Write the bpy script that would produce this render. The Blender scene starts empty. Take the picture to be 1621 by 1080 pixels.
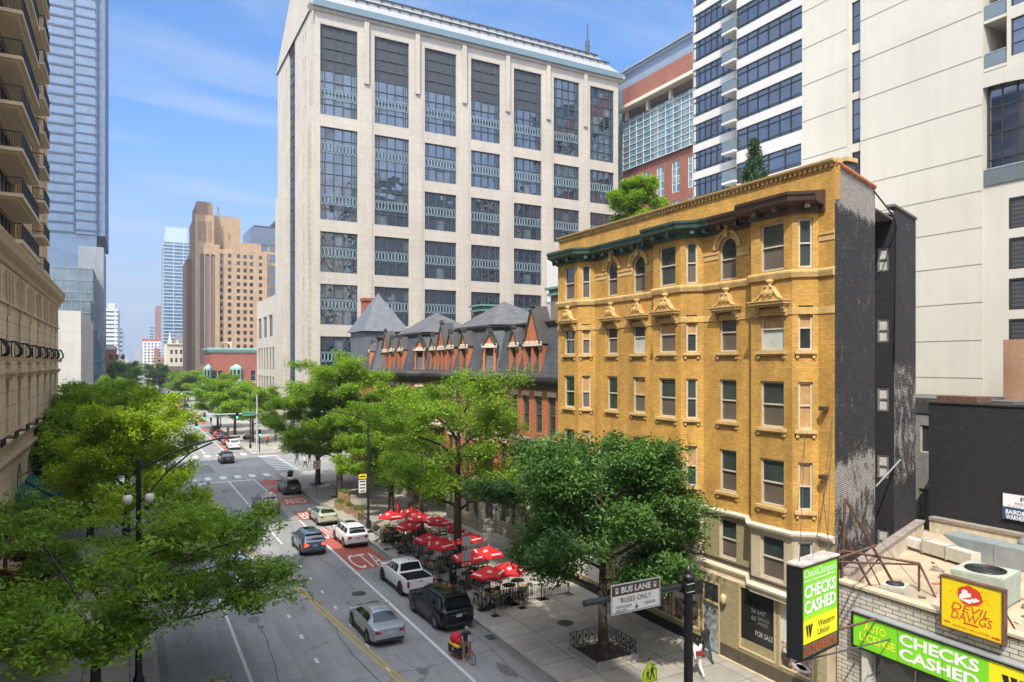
import bpy, bmesh, math, random
import numpy as np
from mathutils import Vector, Matrix
R=math.radians; PI=math.pi
C=bpy.context.scene
# ---------------------------------------------------------------- camera
CAMZ=14.5; FPX=1108.0; HV=575.0; YAW=R(28.65)
cam=bpy.data.cameras.new('camera'); camo=bpy.data.objects.new('camera',cam); C.collection.objects.link(camo)
cam.sensor_width=36.0; cam.lens=FPX/1621*36; cam.shift_y=(HV-540)/1621; cam.clip_start=0.2; cam.clip_end=12000
camo.location=(0,0,CAMZ); camo.rotation_euler=(PI/2,0,-YAW); C.camera=camo
# ---------------------------------------------------------------- sun and sky
SUN=Vector((-0.50,-0.55,1.0)).normalized()
sl=bpy.data.lights.new('sun','SUN'); so=bpy.data.objects.new('sun',sl); C.collection.objects.link(so)
sl.energy=2.15; sl.angle=R(0.55); sl.color=(1.0,0.93,0.80)
so.rotation_euler=SUN.to_track_quat('Z','Y').to_euler(); so.location=(0,0,300)
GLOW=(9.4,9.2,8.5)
W=bpy.data.worlds.new('World'); C.world=W; W.use_nodes=True
nt=W.node_tree; N=nt.nodes; L=nt.links
bg=N['Background']; sky=N.new('ShaderNodeTexSky'); sky.sky_type='NISHITA'; sky.sun_disc=False
sky.sun_elevation=math.asin(SUN.z); sky.sun_rotation=math.atan2(SUN.x,SUN.y)
sky.altitude=200; sky.air_density=1.0; sky.dust_density=1.0; sky.ozone_density=3.2
bg.inputs['Strength'].default_value=0.15
tc=N.new('ShaderNodeTexCoord'); sx=N.new('ShaderNodeSeparateXYZ'); L.new(tc.outputs['Generated'],sx.inputs[0])
# thin cirrus: noise on the direction divided by its height, stretched along one way
zz=N.new('ShaderNodeMath'); zz.operation='ADD'; zz.inputs[1].default_value=0.12; L.new(sx.outputs['Z'],zz.inputs[0])
dx=N.new('ShaderNodeMath'); dx.operation='DIVIDE'; L.new(sx.outputs['X'],dx.inputs[0]); L.new(zz.outputs[0],dx.inputs[1])
dy=N.new('ShaderNodeMath'); dy.operation='DIVIDE'; L.new(sx.outputs['Y'],dy.inputs[0]); L.new(zz.outputs[0],dy.inputs[1])
cx=N.new('ShaderNodeCombineXYZ'); L.new(dx.outputs[0],cx.inputs[0]); L.new(dy.outputs[0],cx.inputs[1])
mp=N.new('ShaderNodeMapping'); mp.inputs['Rotation'].default_value=(0,0,R(-52)); mp.inputs['Scale'].default_value=(0.42,1.15,1); mp.inputs['Location'].default_value=(0.35,0.1,0)
L.new(cx.outputs[0],mp.inputs[0])
n1=N.new('ShaderNodeTexNoise'); n1.inputs['Scale'].default_value=1.5; n1.inputs['Detail'].default_value=9; n1.inputs['Roughness'].default_value=0.58; n1.inputs['Distortion'].default_value=1.1
L.new(mp.outputs[0],n1.inputs['Vector'])
n2=N.new('ShaderNodeTexNoise'); n2.inputs['Scale'].default_value=0.7; n2.inputs['Detail'].default_value=3; L.new(cx.outputs[0],n2.inputs['Vector'])
r1=N.new('ShaderNodeMapRange'); r1.inputs['From Min'].default_value=0.46; r1.inputs['From Max'].default_value=0.80; L.new(n1.outputs[0],r1.inputs[0])
r2=N.new('ShaderNodeMapRange'); r2.inputs['From Min'].default_value=0.33; r2.inputs['From Max'].default_value=0.6; L.new(n2.outputs[0],r2.inputs[0])
mm=N.new('ShaderNodeMath'); mm.operation='MULTIPLY'; L.new(r1.outputs[0],mm.inputs[0]); L.new(r2.outputs[0],mm.inputs[1])
m2=N.new('ShaderNodeMath'); m2.operation='MULTIPLY'; m2.inputs[1].default_value=0.9; L.new(mm.outputs[0],m2.inputs[0])
mx=N.new('ShaderNodeMix'); mx.data_type='RGBA'; L.new(m2.outputs[0],mx.inputs['Factor']); 
hzr=N.new('ShaderNodeMapRange'); hzr.interpolation_type='SMOOTHSTEP'; hzr.inputs['From Min'].default_value=0.0; hzr.inputs['From Max'].default_value=0.36; hzr.inputs['To Min'].default_value=0.9; hzr.inputs['To Max'].default_value=0.0; L.new(sx.outputs['Z'],hzr.inputs[0])
hzm=N.new('ShaderNodeMix'); hzm.data_type='RGBA'; L.new(hzr.outputs[0],hzm.inputs['Factor']); skm=N.new('ShaderNodeVectorMath'); skm.operation='MULTIPLY'; skm.inputs[1].default_value=(0.235,0.43,0.60); L.new(sky.outputs[0],skm.inputs[0]); L.new(skm.outputs[0],hzm.inputs['A']); hzm.inputs['B'].default_value=(1.22,1.42,1.74,1)
L.new(hzm.outputs['Result'],mx.inputs['A']); mx.inputs['B'].default_value=(1.8,1.95,2.15,1)
# glow added to the sky around the sun and overhead, to fill the shade
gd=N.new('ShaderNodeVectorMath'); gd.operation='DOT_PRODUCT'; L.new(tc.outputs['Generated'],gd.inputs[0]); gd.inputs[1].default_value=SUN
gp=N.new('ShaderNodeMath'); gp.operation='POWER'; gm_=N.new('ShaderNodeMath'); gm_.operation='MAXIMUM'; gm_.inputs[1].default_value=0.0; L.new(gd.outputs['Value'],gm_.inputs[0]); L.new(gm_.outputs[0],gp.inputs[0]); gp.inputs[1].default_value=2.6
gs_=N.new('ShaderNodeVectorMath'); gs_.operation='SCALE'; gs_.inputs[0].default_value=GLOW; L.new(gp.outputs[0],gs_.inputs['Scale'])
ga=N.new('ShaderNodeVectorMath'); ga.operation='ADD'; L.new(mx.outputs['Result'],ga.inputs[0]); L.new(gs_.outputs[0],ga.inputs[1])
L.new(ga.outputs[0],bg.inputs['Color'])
C.view_settings.view_transform='Standard'; C.view_settings.look='None'; C.view_settings.gamma=1.0; C.view_settings.exposure=1.5
C.render.engine='CYCLES'; C.cycles.max_bounces=7; C.cycles.diffuse_bounces=4; C.cycles.glossy_bounces=4; C.cycles.transparent_max_bounces=8; C.cycles.volume_bounces=0
C.cycles.use_denoising=True
HAZE=True
# ---------------------------------------------------------------- placing helpers
def raydir(u,v):
    a=(u-810.5)/FPX; b=(HV-v)/FPX
    return Vector((math.sin(YAW)+a*math.cos(YAW), math.cos(YAW)-a*math.sin(YAW), b))
def G(u,v,z=0.0):           # point of the plane at height z
    d=raydir(u,v); t=(z-CAMZ)/d.z; return Vector((d.x*t,d.y*t,z))
def onX(u,v,X):             # point of the plane x=X
    d=raydir(u,v); t=X/d.x; return Vector((X,d.y*t,CAMZ+d.z*t))
def onY(u,v,Y):
    d=raydir(u,v); t=Y/d.y; return Vector((d.x*t,Y,CAMZ+d.z*t))
# ---------------------------------------------------------------- materials
MATS={}
def _new(name):
    m=bpy.data.materials.new(name); m.use_nodes=True
    return m,m.node_tree.nodes,m.node_tree.links,m.node_tree.nodes['Principled BSDF']
def mat(name,col,rough=0.7,metal=0.0,var=0.12,vscale=1.5,bump=0.0,bscale=20,spec=0.5,coat=0.0,emit=None,trans=0.0,detail=5,stain=0.0,streak=False):
    if name in MATS: return MATS[name]
    m,N,L,p=_new(name)
    p.inputs['Roughness'].default_value=rough; p.inputs['Metallic'].default_value=metal
    p.inputs['Specular IOR Level'].default_value=spec; p.inputs['Coat Weight'].default_value=coat; p.inputs['Coat Roughness'].default_value=0.05
    if trans: p.inputs['Transmission Weight'].default_value=trans
    g=N.new('ShaderNodeNewGeometry')
    if var>0:
        n=N.new('ShaderNodeTexNoise'); n.inputs['Scale'].default_value=vscale; n.inputs['Detail'].default_value=detail; n.inputs['Roughness'].default_value=0.6
        if streak:
            mp=N.new('ShaderNodeMapping'); mp.inputs['Scale'].default_value=(1,1,0.18); L.new(g.outputs['Position'],mp.inputs[0]); L.new(mp.outputs[0],n.inputs['Vector'])
        else: L.new(g.outputs['Position'],n.inputs['Vector'])
        r=N.new('ShaderNodeMapRange'); r.inputs['From Min'].default_value=0.25; r.inputs['From Max'].default_value=0.75
        r.inputs['To Min'].default_value=1-var; r.inputs['To Max'].default_value=1+var; L.new(n.outputs[0],r.inputs[0])
        v=N.new('ShaderNodeVectorMath'); v.operation='SCALE'; v.inputs[0].default_value=col[:3]; L.new(r.outputs[0],v.inputs['Scale'])
        L.new(v.outputs[0],p.inputs['Base Color'])
    else: p.inputs['Base Color'].default_value=(*col[:3],1)
    if bump>0:
        n=N.new('ShaderNodeTexNoise'); n.inputs['Scale'].default_value=bscale; n.inputs['Detail'].default_value=4; L.new(g.outputs['Position'],n.inputs['Vector'])
        b=N.new('ShaderNodeBump'); b.inputs['Strength'].default_value=bump; b.inputs['Distance'].default_value=0.03; L.new(n.outputs[0],b.inputs['Height']); L.new(b.outputs[0],p.inputs['Normal'])
    if emit: p.inputs['Emission Color'].default_value=(*emit[0],1); p.inputs['Emission Strength'].default_value=emit[1]
    MATS[name]=m; return m
def wallvec(N,L,scale=1.0,ang=0.0):
    """vector (run along the wall, height) for upright walls of any facing"""
    g=N.new('ShaderNodeNewGeometry'); s=N.new('ShaderNodeSeparateXYZ'); L.new(g.outputs['Position'],s.inputs[0])
    sn=N.new('ShaderNodeSeparateXYZ'); L.new(g.outputs['True Normal'],sn.inputs[0])
    a=N.new('ShaderNodeMath'); a.operation='MULTIPLY'; L.new(s.outputs['X'],a.inputs[0]); L.new(sn.outputs['Y'],a.inputs[1])
    b=N.new('ShaderNodeMath'); b.operation='MULTIPLY'; L.new(s.outputs['Y'],b.inputs[0]); L.new(sn.outputs['X'],b.inputs[1])
    d=N.new('ShaderNodeMath'); d.operation='SUBTRACT'; L.new(b.outputs[0],d.inputs[0]); L.new(a.outputs[0],d.inputs[1])
    c=N.new('ShaderNodeCombineXYZ'); L.new(d.outputs[0],c.inputs[0]); L.new(s.outputs['Z'],c.inputs[1])
    return c.outputs[0],g,s
def brick(name,c1,c2,mortar,bw=0.22,bh=0.075,msize=0.012,rough=0.85,var=0.18,vscale=0.7,patch=None,bump=0.25,bias=0.0,patchscale=0.45,patchlo=0.52,patchhi=0.6,streak=(0.5,0.5)):
    if name in MATS: return MATS[name]
    m,N,L,p=_new(name); p.inputs['Roughness'].default_value=rough
    vec,g,s=wallvec(N,L)
    bt=N.new('ShaderNodeTexBrick'); L.new(vec,bt.inputs['Vector']); bt.inputs['Scale'].default_value=1.0
    bt.inputs['Brick Width'].default_value=bw; bt.inputs['Row Height'].default_value=bh; bt.inputs['Mortar Size'].default_value=msize
    bt.inputs['Mortar Smooth'].default_value=0.3; bt.inputs['Bias'].default_value=bias
    bt.inputs['Color1'].default_value=(*c1,1); bt.inputs['Color2'].default_value=(*c2,1); bt.inputs['Mortar'].default_value=(*mortar,1)
    n=N.new('ShaderNodeTexNoise'); n.inputs['Scale'].default_value=vscale; n.inputs['Detail'].default_value=8; n.inputs['Roughness'].default_value=0.65
    mp=N.new('ShaderNodeMapping'); mp.inputs['Scale'].default_value=(1,1,0.55); L.new(g.outputs['Position'],mp.inputs[0]); L.new(mp.outputs[0],n.inputs['Vector'])
    r=N.new('ShaderNodeMapRange'); r.inputs['From Min'].default_value=0.3; r.inputs['From Max'].default_value=0.7; r.inputs['To Min'].default_value=1-var; r.inputs['To Max'].default_value=1+var; L.new(n.outputs[0],r.inputs[0])
    v=N.new('ShaderNodeVectorMath'); v.operation='SCALE'; L.new(bt.outputs['Color'],v.inputs[0]); L.new(r.outputs[0],v.inputs['Scale'])
    ns=N.new('ShaderNodeTexNoise'); ns.inputs['Scale'].default_value=1.3; ns.inputs['Detail'].default_value=5; ms=N.new('ShaderNodeMapping'); ms.inputs['Scale'].default_value=(1,1,0.07); L.new(g.outputs['Position'],ms.inputs[0]); L.new(ms.outputs[0],ns.inputs['Vector'])
    rs=N.new('ShaderNodeMapRange'); rs.inputs[1].default_value=0.35; rs.inputs[2].default_value=0.7; rs.inputs[3].default_value=1+var*0.25; rs.inputs[4].default_value=1-var*0.8; L.new(ns.outputs[0],rs.inputs[0])
    v2=N.new('ShaderNodeVectorMath'); v2.operation='SCALE'; L.new(v.outputs[0],v2.inputs[0]); L.new(rs.outputs[0],v2.inputs['Scale'])
    out=v2.outputs[0]
    if patch:
        n3=N.new('ShaderNodeTexNoise'); n3.inputs['Scale'].default_value=patchscale; n3.inputs['Detail'].default_value=10; n3.inputs['Roughness'].default_value=0.75; L.new(g.outputs['Position'],n3.inputs['Vector'])
        r3=N.new('ShaderNodeMapRange'); r3.inputs['From Min'].default_value=patchlo; r3.inputs['From Max'].default_value=patchhi; L.new(n3.outputs[0],r3.inputs[0])
        x=N.new('ShaderNodeMix'); x.data_type='RGBA'; L.new(r3.outputs[0],x.inputs['Factor']); L.new(out,x.inputs['A']); x.inputs['B'].default_value=(*patch,1); out=x.outputs['Result']
    L.new(out,p.inputs['Base Color'])
    if bump:
        b=N.new('ShaderNodeBump'); b.inputs['Strength'].default_value=bump; b.inputs['Distance'].default_value=0.02
        L.new(bt.outputs['Fac'],b.inputs['Height']); b.invert=True; L.new(b.outputs[0],p.inputs['Normal'])
    MATS[name]=m; return m
def glass(name,col=(0.02,0.03,0.035),rough=0.04,metal=0.0,wob=0.0,wscale=0.4,spec=0.8,var=0.25,cell=None):
    """window glass: dark room behind a mirror-like face, slightly wavy"""
    if name in MATS: return MATS[name]
    m,N,L,p=_new(name); p.inputs['Roughness'].default_value=rough; p.inputs['Metallic'].default_value=metal; p.inputs['Specular IOR Level'].default_value=spec
    p.inputs['IOR'].default_value=1.6
    g=N.new('ShaderNodeNewGeometry')
    n=N.new('ShaderNodeTexNoise'); n.inputs['Scale'].default_value=0.35; n.inputs['Detail'].default_value=1; L.new(g.outputs['Position'],n.inputs['Vector'])
    r=N.new('ShaderNodeMapRange'); r.inputs['From Min'].default_value=0.3; r.inputs['From Max'].default_value=0.7; r.inputs['To Min'].default_value=1-var; r.inputs['To Max'].default_value=1+var; L.new(n.outputs[0],r.inputs[0])
    v=N.new('ShaderNodeVectorMath'); v.operation='SCALE'; v.inputs[0].default_value=col; L.new(r.outputs[0],v.inputs['Scale']); L.new(v.outputs[0],p.inputs['Base Color'])
    if wob:
        n=N.new('ShaderNodeTexNoise'); n.inputs['Scale'].default_value=wscale; n.inputs['Detail'].default_value=1.5; L.new(g.outputs['Position'],n.inputs['Vector'])
        b=N.new('ShaderNodeBump'); b.inputs['Strength'].default_value=wob; b.inputs['Distance'].default_value=1.0; L.new(n.outputs[0],b.inputs['Height']); L.new(b.outputs[0],p.inputs['Normal'])
    MATS[name]=m; return m
# ---------------------------------------------------------------- objects
def tag(o,label,cat,group=None,kind=None):
    if label: o['label']=label
    if cat: o['category']=cat
    if group: o['group']=group
    if kind: o['kind']=kind
    return o
def thing(name,label,cat,loc=(0,0,0),rz=0,group=None):
    o=bpy.data.objects.new(name,None); C.collection.objects.link(o); o.location=loc; o.rotation_euler=(0,0,rz); o.empty_display_size=0.3
    return tag(o,label,cat,group)
def rootloc(p):
    v=Vector((0,0,0))
    while p is not None: v+=Vector(p.location); p=p.parent
    return v
def addobj(name,me,parent=None,loc=(0,0,0),rz=0):
    o=bpy.data.objects.new(name,me); C.collection.objects.link(o); o.parent=parent; o.location=loc; o.rotation_euler=(0,0,rz)
    return o
def copy_tree(o,loc,rz,label=None,parent=None):
    c=o.copy(); C.collection.objects.link(c)
    if parent is not None: c.parent=parent
    else:
        c.location=loc; c.rotation_euler=(0,0,rz)
        if label: c['label']=label
    for ch in KIDS.get(o.name,[]) or [x for x in o.children]: copy_tree(ch,None,0,None,c)
    return c
KIDS={}
class MB:
    def __init__(s): s.v=[]; s.f=[]; s.m=[]; s.sm=[]; s.mats=[]; s.M=None
    def mi(s,m):
        if m not in s.mats: s.mats.append(m)
        return s.mats.index(m)
    def add(s,vs,fs,m,smooth=False):
        b=len(s.v); k=s.mi(m)
        if s.M is not None: vs=[s.M@Vector(x) for x in vs]
        s.v.extend([tuple(x) for x in vs]); s.f.extend([tuple(i+b for i in f) for f in fs]); s.m.extend([k]*len(fs)); s.sm.extend([smooth]*len(fs)); return s
    def box(s,x0,x1,y0,y1,z0,z1,m):
        if x0>x1: x0,x1=x1,x0
        if y0>y1: y0,y1=y1,y0
        if z0>z1: z0,z1=z1,z0
        return s.add([(x0,y0,z0),(x1,y0,z0),(x1,y1,z0),(x0,y1,z0),(x0,y0,z1),(x1,y0,z1),(x1,y1,z1),(x0,y1,z1)],
            [(0,3,2,1),(4,5,6,7),(0,1,5,4),(1,2,6,5),(2,3,7,6),(3,0,4,7)],m)
    def prism(s,poly,z0,z1,m,top=None,cap=True):   # poly counterclockwise from above
        n=len(poly); vs=[(x,y,z0) for x,y in poly]+[(x,y,z1) for x,y in poly]
        fs=[(i,(i+1)%n,n+(i+1)%n,n+i) for i in range(n)]
        s.add(vs,fs,m)
        if cap:
            s.add([(x,y,z1) for x,y in poly],[tuple(range(n))],top or m); s.add([(x,y,z0) for x,y in poly],[tuple(reversed(range(n)))],m)
        return s
    def extr(s,prof,F,s0,s1,m):   # profile of (out,z) swept along a face from s0 to s1
        n=len(prof); vs=[F.P(s0,z,o) for o,z in prof]+[F.P(s1,z,o) for o,z in prof]
        fs=[(i,i+n,(i+1)%n+n,(i+1)%n) for i in range(n)]+[tuple(range(n)),tuple(reversed(range(n,2*n)))]
        return s.add(vs,fs,m)
    def fbox(s,F,s0,s1,z0,z1,o0,o1,m):
        vs=[F.P(a,z,o) for z in (z0,z1) for (a,o) in ((s0,o1),(s1,o1),(s1,o0),(s0,o0))]
        return s.add(vs,[(0,3,2,1),(4,5,6,7),(0,1,5,4),(1,2,6,5),(2,3,7,6),(3,0,4,7)],m)
    def tube(s,pts,r,m,n=8,cap=True,smooth=True):
        pts=[Vector(p) for p in pts]; k=len(pts); rs=r if isinstance(r,(list,tuple)) else [r]*k
        vs=[];up=None
        for i,p in enumerate(pts):
            t=(pts[min(i+1,k-1)]-pts[max(i-1,0)])
            if t.length<1e-9: t=Vector((0,0,1))
            t.normalize()
            if up is None: up=Vector((0,0,1)) if abs(t.z)<0.9 else Vector((1,0,0))
            a=t.cross(up); 
            if a.length<1e-4: a=t.cross(Vector((0.3,1,0.2)))
            a.normalize(); b=t.cross(a); b.normalize(); up=-b if False else up
            for j in range(n):
                q=2*PI*j/n; vs.append(p+a*(math.cos(q)*rs[i])+b*(math.sin(q)*rs[i]))
        fs=[(i*n+j,(i+1)*n+j,(i+1)*n+(j+1)%n,i*n+(j+1)%n) for i in range(k-1) for j in range(n)]
        s.add(vs,fs,m,smooth)
        if cap: s.add(vs[:n],[tuple(range(n))],m); s.add(vs[-n:],[tuple(reversed(range(n)))],m)
        return s
    def lathe(s,prof,m,c=(0,0,0),n=16,smooth=True,ax='z',cap=True):
        vs=[]
        for r,z in prof:
            for j in range(n):
                q=2*PI*j/n; a,b=math.cos(q)*r,math.sin(q)*r
                if ax=='z': vs.append((c[0]+a,c[1]+b,c[2]+z))
                elif ax=='x': vs.append((c[0]+z,c[1]+a,c[2]+b))
                else: vs.append((c[0]+a,c[1]+z,c[2]-b))
        k=len(prof); fs=[(i*n+j,i*n+(j+1)%n,(i+1)*n+(j+1)%n,(i+1)*n+j) for i in range(k-1) for j in range(n)]
        s.add(vs,fs,m,smooth)
        if cap:
            if prof[0][0]>1e-6: s.add(vs[:n],[tuple(reversed(range(n)))],m)
            if prof[-1][0]>1e-6: s.add(vs[-n:],[tuple(range(n))],m)
        return s
    def quad(s,a,b,c,d,m): return s.add([a,b,c,d],[(0,1,2,3)],m)
    def mesh(s,name='mesh'):
        me=bpy.data.meshes.new(name); me.from_pydata([tuple(x) for x in s.v],[],s.f)
        for m in s.mats: me.materials.append(m)
        me.polygons.foreach_set('material_index',s.m); me.polygons.foreach_set('use_smooth',s.sm); me.update(); return me
    def build(s,name,parent=None,world=True):
        """one mesh object; coordinates are world ones, made local to the parent"""
        me=s.mesh(name)
        if parent is not None and world:
            l=rootloc(parent); me.transform(Matrix.Translation(-l))
        return addobj(name,me,parent)
class Face:
    """an upright wall plane: s runs left to right as seen from outside, out is towards the viewer"""
    def __init__(f,x0,y0,x1,y1):
        f.o=Vector((x0,y0,0)); d=Vector((x1-x0,y1-y0,0)); f.len=d.length; f.d=d.normalized(); f.n=Vector((f.d.y,-f.d.x,0)); f.rz=math.atan2(f.d.y,f.d.x)
    def P(f,s,z,out=0.0): return f.o+f.d*s+f.n*out+Vector((0,0,z))
def wall(mb,F,s0,s1,z0,z1,ops,depth,m,rev=None,out=0.0):
    """a wall sheet with rectangular or arched (5th entry True) openings and their reveals"""
    ops=[(max(o[0],s0),min(o[1],s1),max(o[2],z0),min(o[3],z1),len(o)>4 and o[4]) for o in ops]; ops=[o for o in ops if o[1]>o[0]+1e-6 and o[3]>o[2]+1e-6]
    zs=sorted(set([z0,z1]+[o[2] for o in ops]+[o[3] for o in ops]))
    vs=[];fs=[]
    for k in range(len(zs)-1):
        za,zb=zs[k],zs[k+1]; zm=(za+zb)/2
        row=sorted([(o[0],o[1]) for o in ops if o[2]<zm<o[3]]); c=s0
        for a,b in row+[(s1,s1)]:
            if a>c+1e-6:
                i=len(vs); vs+= [F.P(c,za,out),F.P(a,za,out),F.P(a,zb,out),F.P(c,zb,out)]; fs.append((i,i+1,i+2,i+3))
            c=max(c,b)
    mb.add(vs,fs,m); vs=[];fs=[]
    for a,b,c,d,ar in ops:
        if not ar: ring=[(a,c),(a,d),(b,d),(b,c),(a,c)]
        else:
            r=(b-a)/2; sp=d-r; cxm=(a+b)/2; n=12
            arc=[(cxm-r*math.cos(PI*k/n),sp+r*math.sin(PI*k/n)) for k in range(n+1)]
            ring=[(a,c)]+arc+[(b,c),(a,c)]
            h=n//2; pl=[(a,d)]+arc[:h+1][::1]; pr=arc[h:]+[(b,d)]
            mb.add([F.P(x,z,out) for x,z in pl],[tuple(reversed(range(len(pl))))] if False else [tuple(range(len(pl)))],m)
            mb.add([F.P(x,z,out) for x,z in pr],[tuple(range(len(pr)))],m)
        for p,q in zip(ring[:-1],ring[1:]):
            i=len(vs); vs+=[F.P(p[0],p[1],out),F.P(q[0],q[1],out),F.P(q[0],q[1],out-depth),F.P(p[0],p[1],out-depth)]; fs.append((i,i+1,i+2,i+3))
    if vs: mb.add(vs,fs,rev or m)
WCACHE={}
def wmesh(key,fn):
    if key not in WCACHE:
        mb=MB(); fn(mb); WCACHE[key]=mb.mesh(key if isinstance(key,str) else str(key[0]))
    return WCACHE[key]
def put(name,me,parent,F,s,z,out,root=None):
    l=rootloc(parent) if parent is not None else Vector((0,0,0))
    return addobj(name,me,parent,F.P(s,z,out)-l,F.rz)
def sub(name,me,parent,loc=(0,0,0),rz=0):
    o=bpy.data.objects.new(name,me); C.collection.objects.link(o); o.parent=parent; o.location=loc; o.rotation_euler=(0,0,rz); return o
TC={}
def text_verts(body,size,bold=0.0,width=1.0,spacing=1.0,shear=0.0):
    k=(body,round(size,3),bold,width,spacing,shear)
    if k in TC: return TC[k]
    cu=bpy.data.curves.new('t','FONT'); cu.body=body; cu.size=size; cu.offset=bold; cu.space_character=spacing; cu.shear=shear; cu.resolution_u=3
    cu.align_x='CENTER'; cu.align_y='CENTER'
    o=bpy.data.objects.new('t',cu); C.collection.objects.link(o)
    dg=bpy.context.evaluated_depsgraph_get(); me=bpy.data.meshes.new_from_object(o.evaluated_get(dg))
    vs=[(v.co.x*width,v.co.y) for v in me.vertices]; fs=[tuple(p.vertices) for p in me.polygons]
    bpy.data.objects.remove(o); bpy.data.curves.remove(cu); bpy.data.meshes.remove(me)
    TC[k]=(vs,fs); return TC[k]
def text(mb,F,body,s,z,size,m,out=0.01,**kw):
    """flat lettering centred at (s,z) on a face"""
    vs,fs=text_verts(body,size,**kw); mb.add([F.P(s+x,z+y,out) for x,y in vs],fs,m)
def textfit(mb,F,body,s0,s1,zc,h,m,out=0.01,bold=0.0,shear=0.0):
    """lettering stretched to run from s0 to s1 with height h"""
    vs,fs=text_verts(body,1.0,bold=bold,shear=shear)
    xa=min(v[0] for v in vs); xb=max(v[0] for v in vs); ya=min(v[1] for v in vs); yb=max(v[1] for v in vs)
    mb.add([F.P(s0+(x-xa)/(xb-xa)*(s1-s0),zc-h/2+(y-ya)/(yb-ya)*h,out) for x,y in vs],fs,m)
rnd=random.Random(7)
# ---------------------------------------------------------------- shared materials
asphalt=mat('asphalt',(0.085,0.085,0.088),rough=0.9,var=0.22,vscale=0.35,bump=0.25,bscale=60,detail=10)
def asphalt_mat():
    m,N,L,p=_new('worn_asphalt'); p.inputs['Roughness'].default_value=0.88
    g=N.new('ShaderNodeNewGeometry')
    def nz(s,d,rough=0.6,sc=None):
        n=N.new('ShaderNodeTexNoise'); n.inputs['Scale'].default_value=s; n.inputs['Detail'].default_value=d; n.inputs['Roughness'].default_value=rough
        if sc:
            mp=N.new('ShaderNodeMapping'); mp.inputs['Scale'].default_value=sc; L.new(g.outputs['Position'],mp.inputs[0]); L.new(mp.outputs[0],n.inputs['Vector'])
        else: L.new(g.outputs['Position'],n.inputs['Vector'])
        return n
    def mr(src,a,b,c,d):
        r=N.new('ShaderNodeMapRange'); L.new(src,r.inputs[0]); r.inputs[1].default_value=a; r.inputs[2].default_value=b; r.inputs[3].default_value=c; r.inputs[4].default_value=d; return r.outputs[0]
    a=mr(nz(0.25,8).outputs[0],0.3,0.7,0.85,1.15); b=mr(nz(0.9,6,0.7,(1.0,0.06,1)).outputs[0],0.3,0.7,0.78,1.14); c=mr(nz(45,2).outputs[0],0.2,0.8,0.8,1.2)
    d=mr(nz(0.8,3,0.8).outputs[0],0.66,0.74,1.0,0.7)
    def mul(x,y):
        k=N.new('ShaderNodeMath'); k.operation='MULTIPLY'; L.new(x,k.inputs[0]); L.new(y,k.inputs[1]); return k.outputs[0]
    f=mul(mul(a,b),mul(c,d))
    # fine dark cracks
    vo=N.new('ShaderNodeTexVoronoi'); vo.feature='DISTANCE_TO_EDGE'; vo.inputs['Scale'].default_value=0.16
    wn=nz(0.6,5); ad=N.new('ShaderNodeVectorMath'); ad.operation='MULTIPLY_ADD'; L.new(wn.outputs['Color'],ad.inputs[0]); ad.inputs[1].default_value=(2.5,2.5,0); L.new(g.outputs['Position'],ad.inputs[2]); L.new(ad.outputs[0],vo.inputs['Vector'])
    f=mul(f,mr(vo.outputs['Distance'],0.0,0.005,0.5,1.0))
    v=N.new('ShaderNodeVectorMath'); v.operation='SCALE'; v.inputs[0].default_value=(0.225,0.222,0.218); L.new(f,v.inputs['Scale']); L.new(v.outputs[0],p.inputs['Base Color'])
    bp=N.new('ShaderNodeBump'); bp.inputs['Strength'].default_value=0.25; bp.inputs['Distance'].default_value=0.02; n=nz(50,3); L.new(n.outputs[0],bp.inputs['Height']); L.new(bp.outputs[0],p.inputs['Normal'])
    return m
road_m=asphalt_mat()
def slab_mat(name,col,sx,sy,jw=0.02,var=0.14):
    m,N,L,p=_new(name); p.inputs['Roughness'].default_value=0.85
    g=N.new('ShaderNodeNewGeometry'); bt=N.new('ShaderNodeTexBrick'); L.new(g.outputs['Position'],bt.inputs['Vector'])
    bt.offset=0; bt.inputs['Scale'].default_value=1; bt.inputs['Brick Width'].default_value=sx; bt.inputs['Row Height'].default_value=sy; bt.inputs['Mortar Size'].default_value=jw; bt.inputs['Mortar Smooth'].default_value=0.2
    c=Vector(col); bt.inputs['Color1'].default_value=(*(c*0.86),1); bt.inputs['Color2'].default_value=(*(c*1.1),1); bt.inputs['Mortar'].default_value=(*(c*0.42),1)
    n=N.new('ShaderNodeTexNoise'); n.inputs['Scale'].default_value=0.8; n.inputs['Detail'].default_value=9; n.inputs['Roughness'].default_value=0.7; L.new(g.outputs['Position'],n.inputs['Vector'])
    r=N.new('ShaderNodeMapRange'); r.inputs[1].default_value=0.3; r.inputs[2].default_value=0.7; r.inputs[3].default_value=1-var*1.6; r.inputs[4].default_value=1+var; L.new(n.outputs[0],r.inputs[0])
    n2=N.new('ShaderNodeTexNoise'); n2.inputs['Scale'].default_value=5; n2.inputs['Detail'].default_value=4; L.new(g.outputs['Position'],n2.inputs['Vector'])
    r2=N.new('ShaderNodeMapRange'); r2.inputs[1].default_value=0.66; r2.inputs[2].default_value=0.72; r2.inputs[3].default_value=1; r2.inputs[4].default_value=0.72; L.new(n2.outputs[0],r2.inputs[0])
    k=N.new('ShaderNodeMath'); k.operation='MULTIPLY'; L.new(r.outputs[0],k.inputs[0]); L.new(r2.outputs[0],k.inputs[1])
    v=N.new('ShaderNodeVectorMath'); v.operation='SCALE'; L.new(bt.outputs['Color'],v.inputs[0]); L.new(k.outputs[0],v.inputs['Scale']); L.new(v.outputs[0],p.inputs['Base Color'])
    return m
walk_m=slab_mat('pavement_slabs',(0.34,0.315,0.275),1.9,1.9,0.03)
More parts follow.
